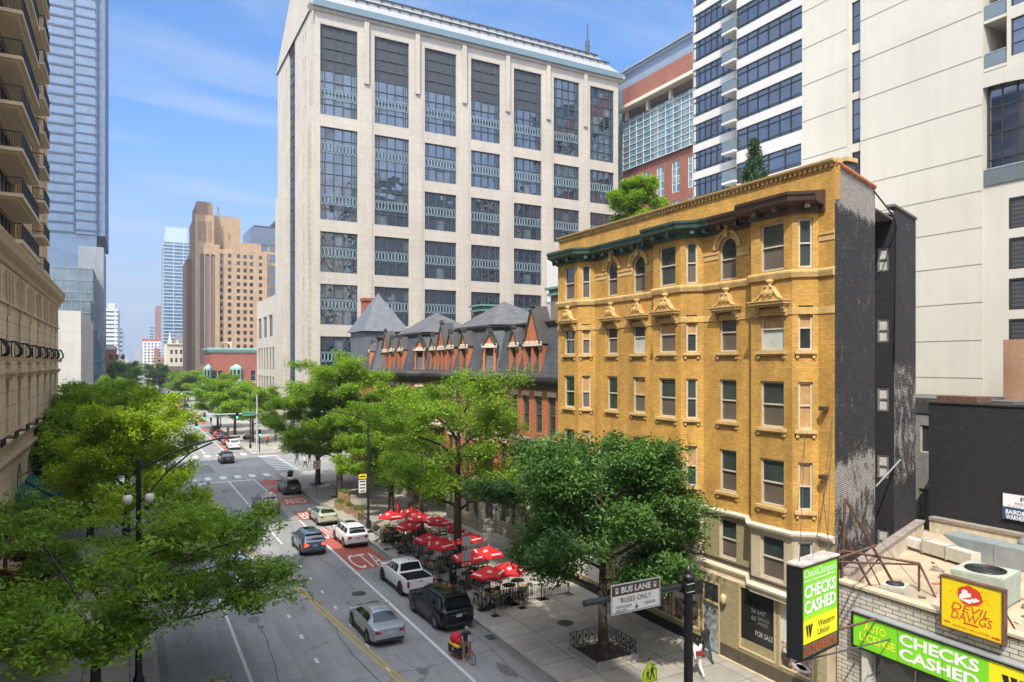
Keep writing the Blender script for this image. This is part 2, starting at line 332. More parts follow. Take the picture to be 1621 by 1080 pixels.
kerb_m=mat('kerb_stone',(0.30,0.285,0.26),rough=0.85,var=0.2,vscale=1.2)
def paint_mat(name,col,lo,hi,scale=2.2,under=(0.2,0.2,0.2)):
    m,N,L,p=_new(name); p.inputs['Roughness'].default_value=0.75
    g=N.new('ShaderNodeNewGeometry'); n=N.new('ShaderNodeTexNoise'); n.inputs['Scale'].default_value=scale; n.inputs['Detail'].default_value=12; n.inputs['Roughness'].default_value=0.8; L.new(g.outputs['Position'],n.inputs['Vector'])
    r=N.new('ShaderNodeMapRange'); r.inputs[1].default_value=lo; r.inputs[2].default_value=hi; L.new(n.outputs[0],r.inputs[0])
    x=N.new('ShaderNodeMix'); x.data_type='RGBA'; L.new(r.outputs[0],x.inputs['Factor']); x.inputs['A'].default_value=(*under,1); x.inputs['B'].default_value=(*col,1); L.new(x.outputs['Result'],p.inputs['Base Color']); return m
white_line=paint_mat('white_road_paint',(0.52,0.52,0.50),0.34,0.44)
yellow_line=paint_mat('yellow_road_paint',(0.42,0.29,0.06),0.34,0.46)
red_lane=paint_mat('red_lane_paint',(0.33,0.075,0.05),0.30,0.44,1.2)
far_red=paint_mat('faded_red_paint',(0.34,0.085,0.06),0.34,0.52,0.8)
brick_y=brick('yellow_brick',(0.60,0.34,0.062),(0.46,0.23,0.04),(0.30,0.19,0.07),bw=0.23,bh=0.085,msize=0.011,var=0.26,vscale=0.5,patch=(0.27,0.15,0.05),patchscale=0.8,patchlo=0.54,patchhi=0.8)
brick_y2=brick('pale_yellow_brick',(0.62,0.40,0.13),(0.52,0.31,0.09),(0.36,0.24,0.1),bw=0.23,bh=0.085,var=0.25)
stone_y=mat('ochre_stone',(0.53,0.35,0.14),rough=0.8,var=0.25,vscale=2.5,bump=0.2,bscale=15)
stone_b=mat('tan_limestone',(0.47,0.39,0.27),rough=0.85,var=0.2,vscale=1.3,bump=0.15,bscale=12)
stone_g=mat('speckled_granite',(0.33,0.28,0.16),rough=0.6,var=0.3,vscale=6,detail=8)
copper=mat('green_copper',(0.035,0.075,0.06),rough=0.6,var=0.5,vscale=3)
brown_metal=mat('brown_cornice_metal',(0.062,0.034,0.023),rough=0.5,var=0.3,vscale=2)
frame_c=mat('cream_window_paint',(0.50,0.44,0.34),rough=0.6,var=0.15,vscale=3)
glass_d=glass('dark_window_glass',(0.035,0.045,0.042),rough=0.06,wob=0.03,wscale=1.5,var=0.5)
screen_d=mat('brown_blind',(0.115,0.09,0.07),rough=0.5,var=0.25,vscale=0.9,spec=0.5)
board=mat('plywood_board',(0.42,0.24,0.09),rough=0.8,var=0.3,vscale=3)
curtain=mat('pale_curtain',(0.42,0.42,0.40),rough=0.8,var=0.2,vscale=2)
tar=mat('roof_tar',(0.10,0.095,0.09),rough=0.95,var=0.3,vscale=0.8)
black_metal=mat('black_metal',(0.012,0.012,0.013),rough=0.4,var=0.1)
dark_metal=mat('dark_grey_metal',(0.05,0.05,0.055),rough=0.45,var=0.1)
steel=mat('galvanised_steel',(0.42,0.44,0.45),rough=0.45,metal=0.5,var=0.15,vscale=2)
rust=mat('rusty_steel',(0.115,0.055,0.035),rough=0.8,var=0.5,vscale=5)
brick_o=brick('orange_red_brick',(0.52,0.165,0.06),(0.40,0.105,0.042),(0.32,0.15,0.09),bw=0.22,bh=0.08,var=0.2)
slate=brick('grey_slate',(0.085,0.09,0.10),(0.06,0.064,0.072),(0.03,0.03,0.034),bw=0.35,bh=0.22,msize=0.012,rough=0.6,var=0.22)
shingle=brick('grey_shingle',(0.12,0.12,0.125),(0.085,0.085,0.09),(0.05,0.05,0.052),bw=0.3,bh=0.16,msize=0.01,rough=0.85,var=0.2)
slate_b=brick('blue_slate',(0.14,0.145,0.165),(0.11,0.115,0.13),(0.08,0.085,0.1),bw=0.35,bh=0.22,msize=0.01,rough=0.55,var=0.15)
dk_metal=mat('weathered_dark_cornice',(0.055,0.05,0.047),rough=0.6,var=0.35,vscale=2)
cream_st=mat('cream_stone',(0.58,0.50,0.38),rough=0.85,var=0.15,vscale=2)
rough_st=brick('rough_ashlar',(0.40,0.36,0.30),(0.30,0.27,0.22),(0.16,0.14,0.12),bw=0.6,bh=0.3,msize=0.025,var=0.25,bump=0.8)
def panel_mat(name,col,bw,bh,var=0.1,joint=0.8,msize=0.02,rough=0.8,streak=0.1,dif=0.03):
    if name in MATS: return MATS[name]
    c=Vector(col); return brick(name,tuple(c*(1+dif)),tuple(c*(1-dif)),tuple(c*joint),bw=bw,bh=bh,msize=msize,rough=rough,var=var,vscale=0.25,bump=0.0)
office_st=panel_mat('pale_office_stone',(0.44,0.385,0.325),1.55,1.1,var=0.09,joint=0.80,msize=0.03)
office_rough=panel_mat('coarse_office_stone',(0.36,0.30,0.21),1.4,1.1,var=0.2,joint=1.35,msize=0.13)
conc_w=panel_mat('cream_concrete',(0.51,0.475,0.405),9.0,40.0,var=0.05,joint=0.9,msize=0.02)
glass_o=glass('office_glass',(0.008,0.018,0.035),rough=0.02,wob=0.16,wscale=0.28,spec=1.0,metal=0.0,var=0.3)
glass_o.node_tree.nodes['Principled BSDF'].inputs['IOR'].default_value=2.0
glass_o2=glass('office_glass_with_blind',(0.09,0.11,0.12),rough=0.08,wob=0.1,wscale=0.28,spec=0.7,var=0.4)
mull=mat('blue_grey_mullion',(0.045,0.065,0.085),rough=0.5,var=0.1)
lattice_m=mat('pale_teal_lattice',(0.20,0.27,0.30),rough=0.5,var=0.1)
louvre=brick('grey_louvre',(0.05,0.052,0.055),(0.05,0.052,0.055),(0.03,0.03,0.034),bw=50,bh=0.3,msize=0.08,rough=0.6,var=0.08,bump=0.4)
roof_met=brick('ribbed_roof_metal',(0.30,0.295,0.29),(0.30,0.295,0.29),(0.27,0.27,0.275),bw=0.6,bh=50,msize=0.09,rough=0.45,var=0.06,bump=0.3)
teal_fascia=mat('slate_blue_fascia',(0.13,0.19,0.22),rough=0.5,var=0.1)
glass_b=glass('blue_tower_glass',(0.045,0.09,0.17),rough=0.05,wob=0.03,wscale=0.15,spec=1.0,var=0.2); glass_b.node_tree.nodes['Principled BSDF'].inputs['IOR'].default_value=1.75
glass_n=glass('navy_tower_glass',(0.025,0.035,0.06),rough=0.05,wob=0.02,wscale=0.3,spec=1.0,var=0.5); glass_n.node_tree.nodes['Principled BSDF'].inputs['IOR'].default_value=1.9
glass_t=glass('teal_tower_glass',(0.10,0.20,0.25),rough=0.05,wob=0.02,spec=1.0,var=0.3); glass_t.node_tree.nodes['Principled BSDF'].inputs['IOR'].default_value=2.0
white_band=mat('white_concrete_band',(0.54,0.52,0.49),rough=0.7,var=0.05)
hotel_st=panel_mat('tan_hotel_stone',(0.66,0.47,0.27),2.6,0.85,var=0.14,joint=0.6,msize=0.03)
hotel_dk=mat('brown_hotel_stone',(0.46,0.32,0.18),rough=0.85,var=0.2,vscale=1.5)
win_dk=mat('dark_bronze_frame',(0.03,0.022,0.018),rough=0.5,var=0.1)
redbrick_far=brick('deep_red_brick',(0.36,0.10,0.06),(0.30,0.08,0.05),(0.22,0.10,0.07),bw=0.25,bh=0.09,var=0.12)
verdigris=mat('pale_verdigris',(0.26,0.44,0.36),rough=0.7,var=0.15)
deco_brick=brick('tan_deco_brick',(0.46,0.30,0.17),(0.40,0.25,0.14),(0.33,0.22,0.13),bw=1.2,bh=0.5,msize=0.02,var=0.12)
deco_brown=brick('brown_deco_brick',(0.30,0.18,0.11),(0.26,0.155,0.095),(0.2,0.12,0.08),bw=1.2,bh=0.5,msize=0.02,var=0.14)
dk_pane=glass('small_dark_pane',(0.025,0.03,0.035),rough=0.1,var=0.6)
signal_black=mat('signal_black',(0.015,0.016,0.015),rough=0.5,var=0)
# ---------------------------------------------------------------- ground, roads, pavements (the setting)
def struct(o,kind='structure'): o['kind']=kind; return o
mb=MB(); gm=mat('city_ground',(0.20,0.195,0.18),rough=0.95,var=0.25,vscale=0.05)
mb.quad((-5000,-3000,-0.06),(6500,-3000,-0.06),(6500,8000,-0.06),(-5000,8000,-0.06),gm); struct(mb.build('ground'))
mb=MB(); mb.quad((1.2,-60,0),(17,-60,0),(17,2600,0),(1.2,2600,0),road_m); struct(mb.build('road'))
CS0,CS1=96.0,116.0      # first cross street
CS2,CS3=196.0,212.0     # second cross street
mb=MB()
for (a,b) in ((CS0,CS1),(CS2,CS3)):
    mb.quad((-160,a,-0.004),(1.2,a,-0.004),(1.2,b,-0.004),(-160,b,-0.004),road_m); mb.quad((17,a,-0.004),(190,a,-0.004),(190,b,-0.004),(17,b,-0.004),road_m)
struct(mb.build('cross_road'))
# pavements: slabs 0.13 above the road with a kerb stone edge
mb=MB(); kb=MB()
for (y0,y1) in ((-60,CS0-1.0),(CS1+1.0,CS2-1),(CS3+1,2600)):
    for side in (0,1):
        if side==0: x0,x1=-30.0,1.2; kx0,kx1=x1-0.18,x1
        else: x0,x1=17.0,30.0; kx0,kx1=x0,x0+0.18
        X0=x0 if side==0 else x0+0.18; X1=x1-0.18 if side==0 else x1
        mb.box(X0,X1,y0+0.18,y1-0.18,-0.05,0.13,walk_m)
        kb.box(kx0,kx1,y0,y1,-0.05,0.135,kerb_m)
        kb.box(X0,X1,y0,y0+0.18,-0.05,0.135,kerb_m); kb.box(X0,X1,y1-0.18,y1,-0.05,0.135,kerb_m)
struct(mb.build('pavement')); struct(kb.build('kerb'))
# gutter strip
mb=MB(); gut=mat('gutter_concrete',(0.17,0.165,0.155),rough=0.9,var=0.2)
for y0,y1 in ((-60,CS0-1),(CS1+1,CS2-1)):
    mb.quad((16.6,y0,0.003),(17,y0,0.003),(17,y1,0.003),(16.6,y1,0.003),gut); mb.quad((1.2,y0,0.003),(1.6,y0,0.003),(1.6,y1,0.003),(1.2,y1,0.003),gut)
struct(mb.build('gutter'))
# ---- painted markings
Z=0.005
mk=MB(); yl=MB(); rd=MB()
def strip(b,x0,y0,x1,y1,w,m,z=Z):
    d=Vector((x1-x0,y1-y0)); d.normalize(); n=Vector((-d.y,d.x))*w/2
    b.quad((x0-n.x,y0-n.y,z),(x0+n.x,y0+n.y,z),(x1+n.x,y1+n.y,z),(x1-n.x,y1-n.y,z),m) if False else b.add([(x0+n.x,y0+n.y,z),(x0-n.x,y0-n.y,z),(x1-n.x,y1-n.y,z),(x1+n.x,y1+n.y,z)],[(0,1,2,3)],m)
strip(mk,13.85,-30,13.75,66,0.17,white_line)          # bus lane edge
strip(mk,10.72,58,10.68,91.5,0.15,white_line)         # turn lane edge
strip(mk,4.9,-30,4.85,62,0.15,white_line)
strip(mk,13.7,78,13.6,91.5,0.14,white_line)
for y in np.arange(22,57,3.2): strip(mk,10.72,y,10.72,y+0.55,0.13,white_line)
for y in np.arange(24,60,3.4): strip(mk,8.0,y,8.0,y+0.6,0.16,white_line)
for y in np.arange(60,92,6.0): strip(mk,7.4,y,7.4,y+1.5,0.13,white_line)
strip(mk,7.2,91.8,13.75,91.8,0.5,white_line); strip(mk,13.7,89.3,16.6,89.3,0.12,white_line)
x=-0.5
while x<17: mk.add([(x,94.0,Z),(x+0.75,94.0,Z),(x+0.75,96.4,Z),(x,96.4,Z)],[(0,1,2,3)],white_line); x+=1.75
x=1.5
while x<17: mk.add([(x,117,Z),(x+0.8,117,Z),(x+0.8,119.8,Z),(x,119.8,Z)],[(0,1,2,3)],white_line); x+=1.75
y=98.5
while y<114: mk.add([(17.5,y,Z),(20.3,y,Z),(20.3,y+0.7,Z),(17.5,y+0.7,Z)],[(0,1,2,3)],white_line); mk.add([(-3,y,Z),(-0.2,y,Z),(-0.2,y+0.7,Z),(-3,y+0.7,Z)],[(0,1,2,3)],white_line); y+=1.7
strip(mk,13.7,121,13.7,194,0.15,white_line); strip(mk,10.5,121,10.5,194,0.13,white_line)
for y in np.arange(122,190,6): strip(mk,5.2,y,5.2,y+2,0.12,white_line)
for (a,b) in ((192,194.5),(213.5,216)):
    x=1.5
    while x<17: mk.add([(x,a,Z),(x+0.8,a,Z),(x+0.8,b,Z),(x,b,Z)],[(0,1,2,3)],white_line); x+=1.75
strip(mk,13.7,218,13.7,900,0.16,white_line); strip(mk,10.4,218,10.4,900,0.14,white_line)
pts=[(11.6,20),(11.1,27),(10.9,30.3),(10.3,37),(9.24,49.4),(8.3,56),(7.7,62),(7.4,70),(7.35,91)]
for (a,b) in zip(pts[:-1],pts[1:]):
    strip(yl,a[0]-0.13,a[1],b[0]-0.13,b[1],0.11,yellow_line); strip(yl,a[0]+0.13,a[1],b[0]+0.13,b[1],0.11,yellow_line)
strip(yl,8.9,121,8.9,194,0.12,yellow_line); strip(yl,9.15,121,9.15,194,0.12,yellow_line); strip(yl,8.9,218,8.9,1500,0.14,yellow_line)
# red bus-lane blocks with lettering; the letters are read driving away from the camera
def lane_word(b,w,x0,x1,yc,ln,m,z=0.009):
    F=Face(x0,0,x1,0); vs,fs=text_verts(w,1.0,bold=0.0)
    xa=min(v[0] for v in vs); xb=max(v[0] for v in vs); ya=min(v[1] for v in vs); yb=max(v[1] for v in vs)
    b.add([(x0+(x-xa)/(xb-xa)*(x1-x0), yc-ln/2+(y-ya)/(yb-ya)*ln, z) for x,y in vs],fs,m)
def red(x0,x1,y0,y1,m=None): rd.add([(x0,y0,Z),(x1,y0,Z),(x1,y1,Z),(x0,y1,Z)],[(0,1,2,3)],m or red_lane)
yA=G(470,860).y
def rowy(v): 
    t=CAMZ*FPX/(v-HV); a=(15.3/t-math.sin(YAW))/math.cos(YAW); return t*(math.cos(YAW)-a*math.sin(YAW))
red(13.9,16.6,rowy(899),rowy(836)); red(13.9,16.6,rowy(822),rowy(808)); red(13.9,16.6,rowy(799),rowy(787)); red(13.9,16.6,rowy(780),rowy(772)); red(13.9,16.6,rowy(768),rowy(760))
lane_word(mk,'CTA',14.15,16.35,rowy(887),rowy(877)-rowy(897),white_line)
lane_word(mk,'ONLY',14.1,16.4,rowy(842),rowy(833)-rowy(850),white_line)
lane_word(mk,'BUS',14.2,16.3,rowy(815),3.0,white_line); lane_word(mk,'AND',14.2,16.3,rowy(793),3.0,white_line)
for k,v in enumerate((712,706,694,683,672)): red(13.9,16.6,rowy(v),rowy(v-5),far_red)
for k,v in enumerate((668,661,652)):
    rd.add([(11.2,rowy(v),Z),(16.6,rowy(v),Z),(16.6,rowy(v-6),Z),(11.2,rowy(v-6),Z)],[(0,1,2,3)],far_red)
lane_word(mk,'BUS',12.2,15.6,rowy(664)+1,9,white_line); lane_word(mk,'ONLY',12.2,15.6,rowy(656)+1,10,white_line)
struct(mk.build('road_marking')); struct(yl.build('yellow_line')); struct(rd.build('bus_lane_paint'))
# road repairs: darker and lighter patches
mb=MB(); pm=mat('tar_patch',(0.13,0.13,0.135),rough=0.85,var=0.2); pl=mat('pale_patch',(0.25,0.245,0.235),rough=0.9,var=0.15)
for (x0,x1,y0,y1,m) in ((11.2,13.2,66,73,pm),(5.4,7.0,33,41,pl),(1.9,4.2,70,90,pl),(14.4,16.3,22,28,pl),(6,10,100,108,pm),(12,16,104,110,pl)):
    mb.add([(x0,y0,0.002),(x1,y0,0.002),(x1,y1,0.002),(x0,y1,0.002)],[(0,1,2,3)],m)
struct(mb.build('road_patch'))
# manhole covers
cast=mat('cast_iron',(0.045,0.042,0.04),rough=0.7,var=0.3,vscale=8)
for i,(u,v,lb) in enumerate(((568,940,'round iron manhole cover in the road left of the white pickup'),(350,724,'round iron manhole cover in the far crossing beside the dark wagon'),(895,990,'round iron cover in the pavement by the fenced street tree'))):
    p=G(u,v); z=0.13 if i==2 else 0.0
    mb=MB(); c=(p.x,p.y,z); mb.lathe([(0.46,0.001),(0.46,0.012),(0.40,0.016),(0.39,0.010),(0.0,0.010)],cast,c=c,n=24,smooth=False)
    for k in range(-3,4): mb.box(c[0]-0.36+abs(k)*0.03,c[0]+0.36-abs(k)*0.03,c[1]+k*0.1-0.012,c[1]+k*0.1+0.012,z+0.008,z+0.014,cast)
    o=mb.build('manhole_cover'); tag(o,lb,'manhole cover')

# oil and tyre stains, crack sealing lines, drain grates
mb=MB(); st_m=mat('oil_stain',(0.12,0.118,0.115),rough=0.7,var=0.35,vscale=3); rs_=random.Random(12)
for k in range(46):
    x=rs_.choice((3.0,6.4,9.4,12.3,15.2))+rs_.uniform(-.5,.5); y=rs_.uniform(20,95); a=rs_.uniform(.08,.38); b=a*rs_.uniform(1.0,3.2)
    mb.add([(x+a*(1+.25*rs_.uniform(-1,1))*math.cos(2*PI*j/14),y+b*(1+.25*rs_.uniform(-1,1))*math.sin(2*PI*j/14),0.0035) for j in range(14)],[tuple(range(14))],st_m)
tar_l=mat('crack_sealant',(0.06,0.06,0.062),rough=0.6,var=0.2)
for (x,y0,y1) in ((10.2,24,48),(5.9,30,58),(12.6,44,70),(9.0,62,90),(15.9,20,34)):
    px0,py0=x,y0
    while py0<y1:
        nx,ny=px0+rs_.uniform(-.22,.22),py0+rs_.uniform(.7,1.6); nx=x+(nx-x)*0.8
        strip(mb,px0,py0,nx,ny,0.05,tar_l,0.0032); px0,py0=nx,ny
for y in (31.5,52.0,71.0):
    px0=2.0
    while px0<16.4: nx=px0+rs_.uniform(.8,1.6); ny=y+rs_.uniform(-.2,.2); strip(mb,px0,y,nx,ny,0.04,tar_l,0.0032); px0=nx; y=ny
struct(mb.build('road_stain'))
for i,(x,y,lb) in enumerate(((16.75,33.0,'iron kerb drain grate beside the cyclist'),(16.75,68.0,'iron kerb drain grate by the wooden planters'))):
    mb=MB(); mb.box(x-.22,x+.22,y-.35,y+.35,0.004,0.014,cast)
    for k in range(7): mb.box(x-.19,x+.19,y-.3+k*.09,y-.27+k*.09,0.014,0.02,tar_l)
    tag(mb.build('drain_grate'),lb,'drain grate')
# pavement litter and gum: loose, uncountable
mb=MB(); gum=mat('gum_spot',(0.12,0.11,0.10),rough=0.9,var=0.2)
for k in range(420):
    x=rs_.uniform(17.4,25.4); y=rs_.uniform(17,92); a=rs_.uniform(.015,.05)
    mb.add([(x+a*math.cos(2*PI*j/6),y+a*math.sin(2*PI*j/6),0.1325) for j in range(6)],[tuple(range(6))],gum)
o=mb.build('pavement_litter'); tag(o,'small dark gum spots and litter dotted over the right pavement','litter',kind='stuff')
# ================================================================ yellow brick apartment building
def wf(mb,w,h,fw,m,dep=0.07,mid=None,arch=False):
    """window frame in local axes: x along, y into the wall, z up, lower left at the origin"""
    mb.box(0,fw,-dep/2,dep/2,0,h,m); mb.box(w-fw,w,-dep/2,dep/2,0,h,m); mb.box(fw,w-fw,-dep/2,dep/2,0,fw,m); mb.box(fw,w-fw,-dep/2,dep/2,h-fw,h,m)
    if mid: mb.box(fw,w-fw,-dep/2+0.006,dep/2-0.006,mid-0.03,mid+0.035,m)
def arch_pts(w,h,n=10):  # outline of an arched opening, counterclockwise from lower left
    r=w/2; return [(0,0),(w,0)]+[(r+r*math.cos(q),h-r+r*math.sin(q)) for q in [PI*k/n for k in range(n+1)]]
def sash(parent,F,s,z,w,h,depth,style='blind',arch=False,sill=None,name='window',fm=frame_c,sillm=None,upper=None):
    """a sash window as a part, with pane, blind/board and sill as sub-parts"""
    k=('window',round(w,2),round(h,2),fm.name,arch)
    def fn(mb):
        if not arch: wf(mb,w,h,0.085,fm,0.1,h*0.5)
        else:
            o=arch_pts(w,h,12); i=[(0.08,0.08),(w-0.08,0.08)]+[(w/2+(w/2-0.08)*math.cos(q),h-w/2+(w/2-0.08)*math.sin(q)) for q in [PI*t/12 for t in range(13)]]
            n=len(o); vs=[(x,-0.05,z_) for x,z_ in o]+[(x,-0.05,z_) for x,z_ in i]+[(x,0.03,z_) for x,z_ in i]
            fs=[(a,(a+1)%n,(a+1)%n+n,a+n) for a in range(n)]+[(a+n,(a+1)%n+n,(a+1)%n+2*n,a+2*n) for a in range(n)]; mb.add(vs,fs,fm)
            mb.box(0.08,w-0.08,-0.04,0.02,h*0.48-0.03,h*0.48+0.03,fm)
    o=put(name,wmesh(k,fn),parent,F,s,z,-depth)
    up=upper or 'glass'; mu={'glass':glass_d,'board':board,'curtain':curtain,'blind':screen_d}[up]; ml={'blind':screen_d,'glass':glass_d,'board':board,'curtain':curtain}[style]
    yo=0.03
    kp=('pane',round(w,2),round(h,2),arch,up,style)
    def fp(mb):
        if arch:
            a=arch_pts(w,h,12); mid=h*0.48; tp=[(0.0,mid),(w,mid)]+a[2:]
            mb.add([(x,yo,zz) for x,zz in tp],[tuple(range(len(tp)))],mu); mb.add([(0,yo,0),(w,yo,0),(w,yo,mid),(0,yo,mid)],[(0,1,2,3)],ml)
        else:
            mb.add([(0.04,yo,0.04),(w-0.04,yo,0.04),(w-0.04,yo,h*0.5),(0.04,yo,h*0.5)],[(0,1,2,3)],ml)
            mb.add([(0.04,yo-0.02,h*0.5),(w-0.04,yo-0.02,h*0.5),(w-0.04,yo-0.02,h-0.04),(0.04,yo-0.02,h-0.04)],[(0,1,2,3)],mu)
    sub('pane',wmesh(kp,fp),o)
    if sill:
        sm=sillm or stone_y; ks=('sill',round(w,2),sm.name,sill)
        def fs_(mb):
            mb.box(-0.16,w+0.16,-depth-0.16,0.02,-0.15,-0.015,sm); mb.box(-0.1,w+0.1,-depth-0.10,-depth+0.0,-0.22,-0.15,sm)
            mb.box(-0.1,0.02,-depth-0.09,-depth,-0.34,-0.22,sm); mb.box(w-0.02,w+0.1,-depth-0.09,-depth,-0.34,-0.22,sm)
        sub('sill',wmesh(ks,fs_),o)
    return o
yb=thing('brick_apartment_building','six storey yellow brick building with three bays, carved window hoods and black painted side','building',(33,30,0))
path=[(26,40.8),(26,40.5),(25.2,39.7),(25.2,37.3),(26,36.56),(26,30.8),(25.2,29.98),(25.2,27.77),(26,26.95),(26,23.88),(25.2,23.08),(25.2,20.8),(26,20.09),(26,19.3)]
segs=[Face(*path[i],*path[i+1]) for i in range(len(path)-1)]
ROW={6:(18.63,20.76),5:(15.06,16.99),4:(11.62,13.69),3:(8.12,10.2),2:(4.8,6.75)}
STB=7.15    # top of the stone storeys
def segat(y):
    for F in segs:
        ya,yb_=F.o.y,F.P(F.len,0).y
        if ya>=y>yb_: return F,(ya-y)/(ya-yb_)*F.len
win=[(38.33,1.2,0),(36.95,.56,1),(34.77,1.05,2),(32.2,1.1,2),(28.85,1.3,0),(27.38,.56,1),(25.3,1.12,2),(21.9,1.32,0),(20.44,.58,1)]
ops={id(F):[] for F in segs}; wins=[]
rr=random.Random(3)
for wi,(yc,w,kind) in enumerate(win):
    F,s=segat(yc); s-=w/2
    for r,(z0,z1) in ROW.items():
        if r==2 and wi<2: pass
        arch=(r==6 and kind==2)
        ops[id(F)].append((s,s+w,z0,z1,arch)); wins.append((F,s,z0,w,z1-z0,arch,r,wi,kind))

wb=MB()
for F in segs:
    wall(wb,F,0,F.len,STB,21.4,[o for o in ops[id(F)] if o[2]>=STB],0.17,brick_y)
FP=Face(26,40.8,26,19.3)          # the parapet wall behind the cornice
wall(wb,FP,0,FP.len,21.4,22.95,[],0,brick_y)
wb.box(26.003,26.35,19.3,40.8,21.4,22.95,brick_y)
wb.build('brick_wall',yb)
for (F,s,z0,w,h,arch,r,wi,kind) in wins:
    st='blind'; up='glass'
    if r==5 and wi in (1,4,5,7,8): up='board'
    if r==5 and wi in (0,3): up='glass'; st='curtain' if wi==3 else 'glass'
    if r==4 and wi in (1,3): up='board'
    if r==4 and wi in (5,): st='glass'
    if r==4 and wi==8: up='board'; st='board'
    if r==3 and wi in (1,5,8): up='board'; st='glass'
    if r==6 and wi in (4,8): up='glass' ; st='glass'
    if r==5 and wi in (8,5): st='glass'
    if r==5 and wi==7: st='curtain'
    if r in(3,4) and wi in (0,2): st='glass'
    sash(yb,F,s,z0,w,h,0.14,st,arch,sill=(0.14 if r in (3,4,5) else None),upper=up)
def run_path(mb,path,prof,m,close=False):
    """sweep a profile of (out,z) along a plan path seen left to right, mitred"""
    P=[Vector((x,y)) for x,y in path]; n=len(P); rings=[]
    for i in range(n):
        d0=(P[i]-P[i-1]).normalized() if i>0 else (P[1]-P[0]).normalized(); d1=(P[i+1]-P[i]).normalized() if i<n-1 else d0
        n0=Vector((d0.y,-d0.x)); n1=Vector((d1.y,-d1.x)); k=n0+n1; k=k/(k.dot(n0)) if abs(k.dot(n0))>1e-6 else n0
        rings.append([(P[i].x+k.x*o,P[i].y+k.y*o,z) for o,z in prof])
    q=len(prof); vs=[v for r_ in rings for v in r_]
    fs=[(i*q+j,(i+1)*q+j,(i+1)*q+(j+1)%q,i*q+(j+1)%q) for i in range(n-1) for j in range(q)]
    fs+=[tuple(reversed(range(q))),tuple(range((n-1)*q,n*q))]
    mb.add(vs,fs,m)
# string course under the top storey, stone band over the third, and the upper belt under the cornice
mb=MB(); run_path(mb,path,[(0.003,18.2),(0.10,18.22),(0.16,18.42),(0.16,18.5),(0.05,18.56),(0.003,18.56)],stone_y); mb.build('string_course',yb)
mb=MB(); run_path(mb,path,[(0.0,16.62),(0.035,16.62),(0.035,16.92),(0.0,16.92)],brick_y2)
for (sa,sb) in ((40.5,35.6),(33.95,33.0),(31.35,30.9)): pass
mb.build('brick_band',yb)
for (ya,yb2) in ((36.5,35.32),(34.2,32.8),(31.6,30.82),(26.9,25.9),(24.7,23.9),(20.05,19.3)):
    F=Face(26,ya,26,yb2); mb=MB(); mb.fbox(F,0,F.len,19.98,20.07,0,0.07,stone_y); mb.fbox(F,0,F.len,19.72,19.98,0,0.03,stone_y); mb.build('impost_band',yb)
for (F,s,z0,w,h,arch,r,wi,kind) in wins:      # arch hoods with keystones
    if arch:
        mb=MB(); sp=z0+h-w/2; cxm=s+w/2; n=14
        for (ra,rb,o) in ((w/2+0.02,w/2+0.22,0.04),(w/2+0.22,w/2+0.34,0.11)):
            vs=[]
            for k in range(n+1):
                q=PI*k/n; c_,s_=math.cos(q),math.sin(q)
                vs+= [F.P(cxm+ra*c_,sp+ra*s_,0.0),F.P(cxm+ra*c_,sp+ra*s_,o),F.P(cxm+rb*c_,sp+rb*s_,o),F.P(cxm+rb*c_,sp+rb*s_,0.0)]
            mb.add(vs,[(4*k+j,4*k+4+j,4*k+4+(j+1)%4,4*k+(j+1)%4) for k in range(n) for j in range(4)]+[(3,2,1,0),(4*n,4*n+1,4*n+2,4*n+3)],stone_y if o>0.05 else brick_y2)
        mb.fbox(F,cxm-0.13,cxm+0.13,sp+w/2-0.02,sp+w/2+0.52,0,0.2,stone_y); mb.fbox(F,cxm-0.18,cxm+0.18,sp+w/2+0.46,sp+w/2+0.56,0,0.26,stone_y)
        mb.build('arch_hood',yb)
def pediment(F,c,z,w):
    mb=MB(); a=w/2
    # bracketed shelf
    mb.fbox(F,c-a-0.32,c+a+0.32,z+0.10,z+0.22,0,0.42,stone_y); mb.fbox(F,c-a-0.26,c+a+0.26,z+0.02,z+0.10,0,0.32,stone_y); mb.fbox(F,c-a-0.36,c+a+0.36,z+0.22,z+0.27,0,0.47,stone_y)
    for sgn in (-1,1):
        for k,(dz,do) in enumerate(((0.0,0.30),(-0.14,0.22),(-0.28,0.13))): mb.fbox(F,c+sgn*(a+0.12)-0.09,c+sgn*(a+0.12)+0.09,z+dz-0.14,z+dz+0.02,0,do,stone_y)
    # the bell-shaped scroll with a pair of volutes and an urn on top
    prof=[(-a-0.24,0.27),(-a+0.02,0.34),(-a+0.2,0.52),(-0.22,0.86),(-0.12,0.93),(0.12,0.93),(0.22,0.86),(a-0.2,0.52),(a-0.02,0.34),(a+0.24,0.27)]
    vs=[F.P(c+x,z+q,0.0) for x,q in prof]+[F.P(c+x,z+q,0.24) for x,q in prof]; n=len(prof)
    mb.add(vs,[tuple(reversed(range(n,2*n)))]+[(i,(i+1)%n,(i+1)%n+n,i+n) for i in range(n)],stone_y)
    for sgn in (-1,1):
        p=F.P(c+sgn*0.17,z+0.62,0.24); 
        mb.tube([p,p+F.n*0.09],0.15,stone_y,n=12); mb.tube([p+F.n*0.09,p+F.n*0.13],0.07,stone_y,n=10)
        pts=[F.P(c+sgn*x,z+q,0.27) for x,q in ((a+0.2,0.31),(a-0.05,0.38),(a-0.25,0.56),(0.26,0.84),(0.1,0.93))]; mb.tube(pts,0.045,stone_y,n=6)
    p=F.P(c,z+0.93,0.12); mb.lathe([(0.13,0),(0.08,0.06),(0.17,0.16),(0.2,0.24),(0.12,0.28)],stone_y,c=p,n=12)
    mb.build('window_hood',yb)
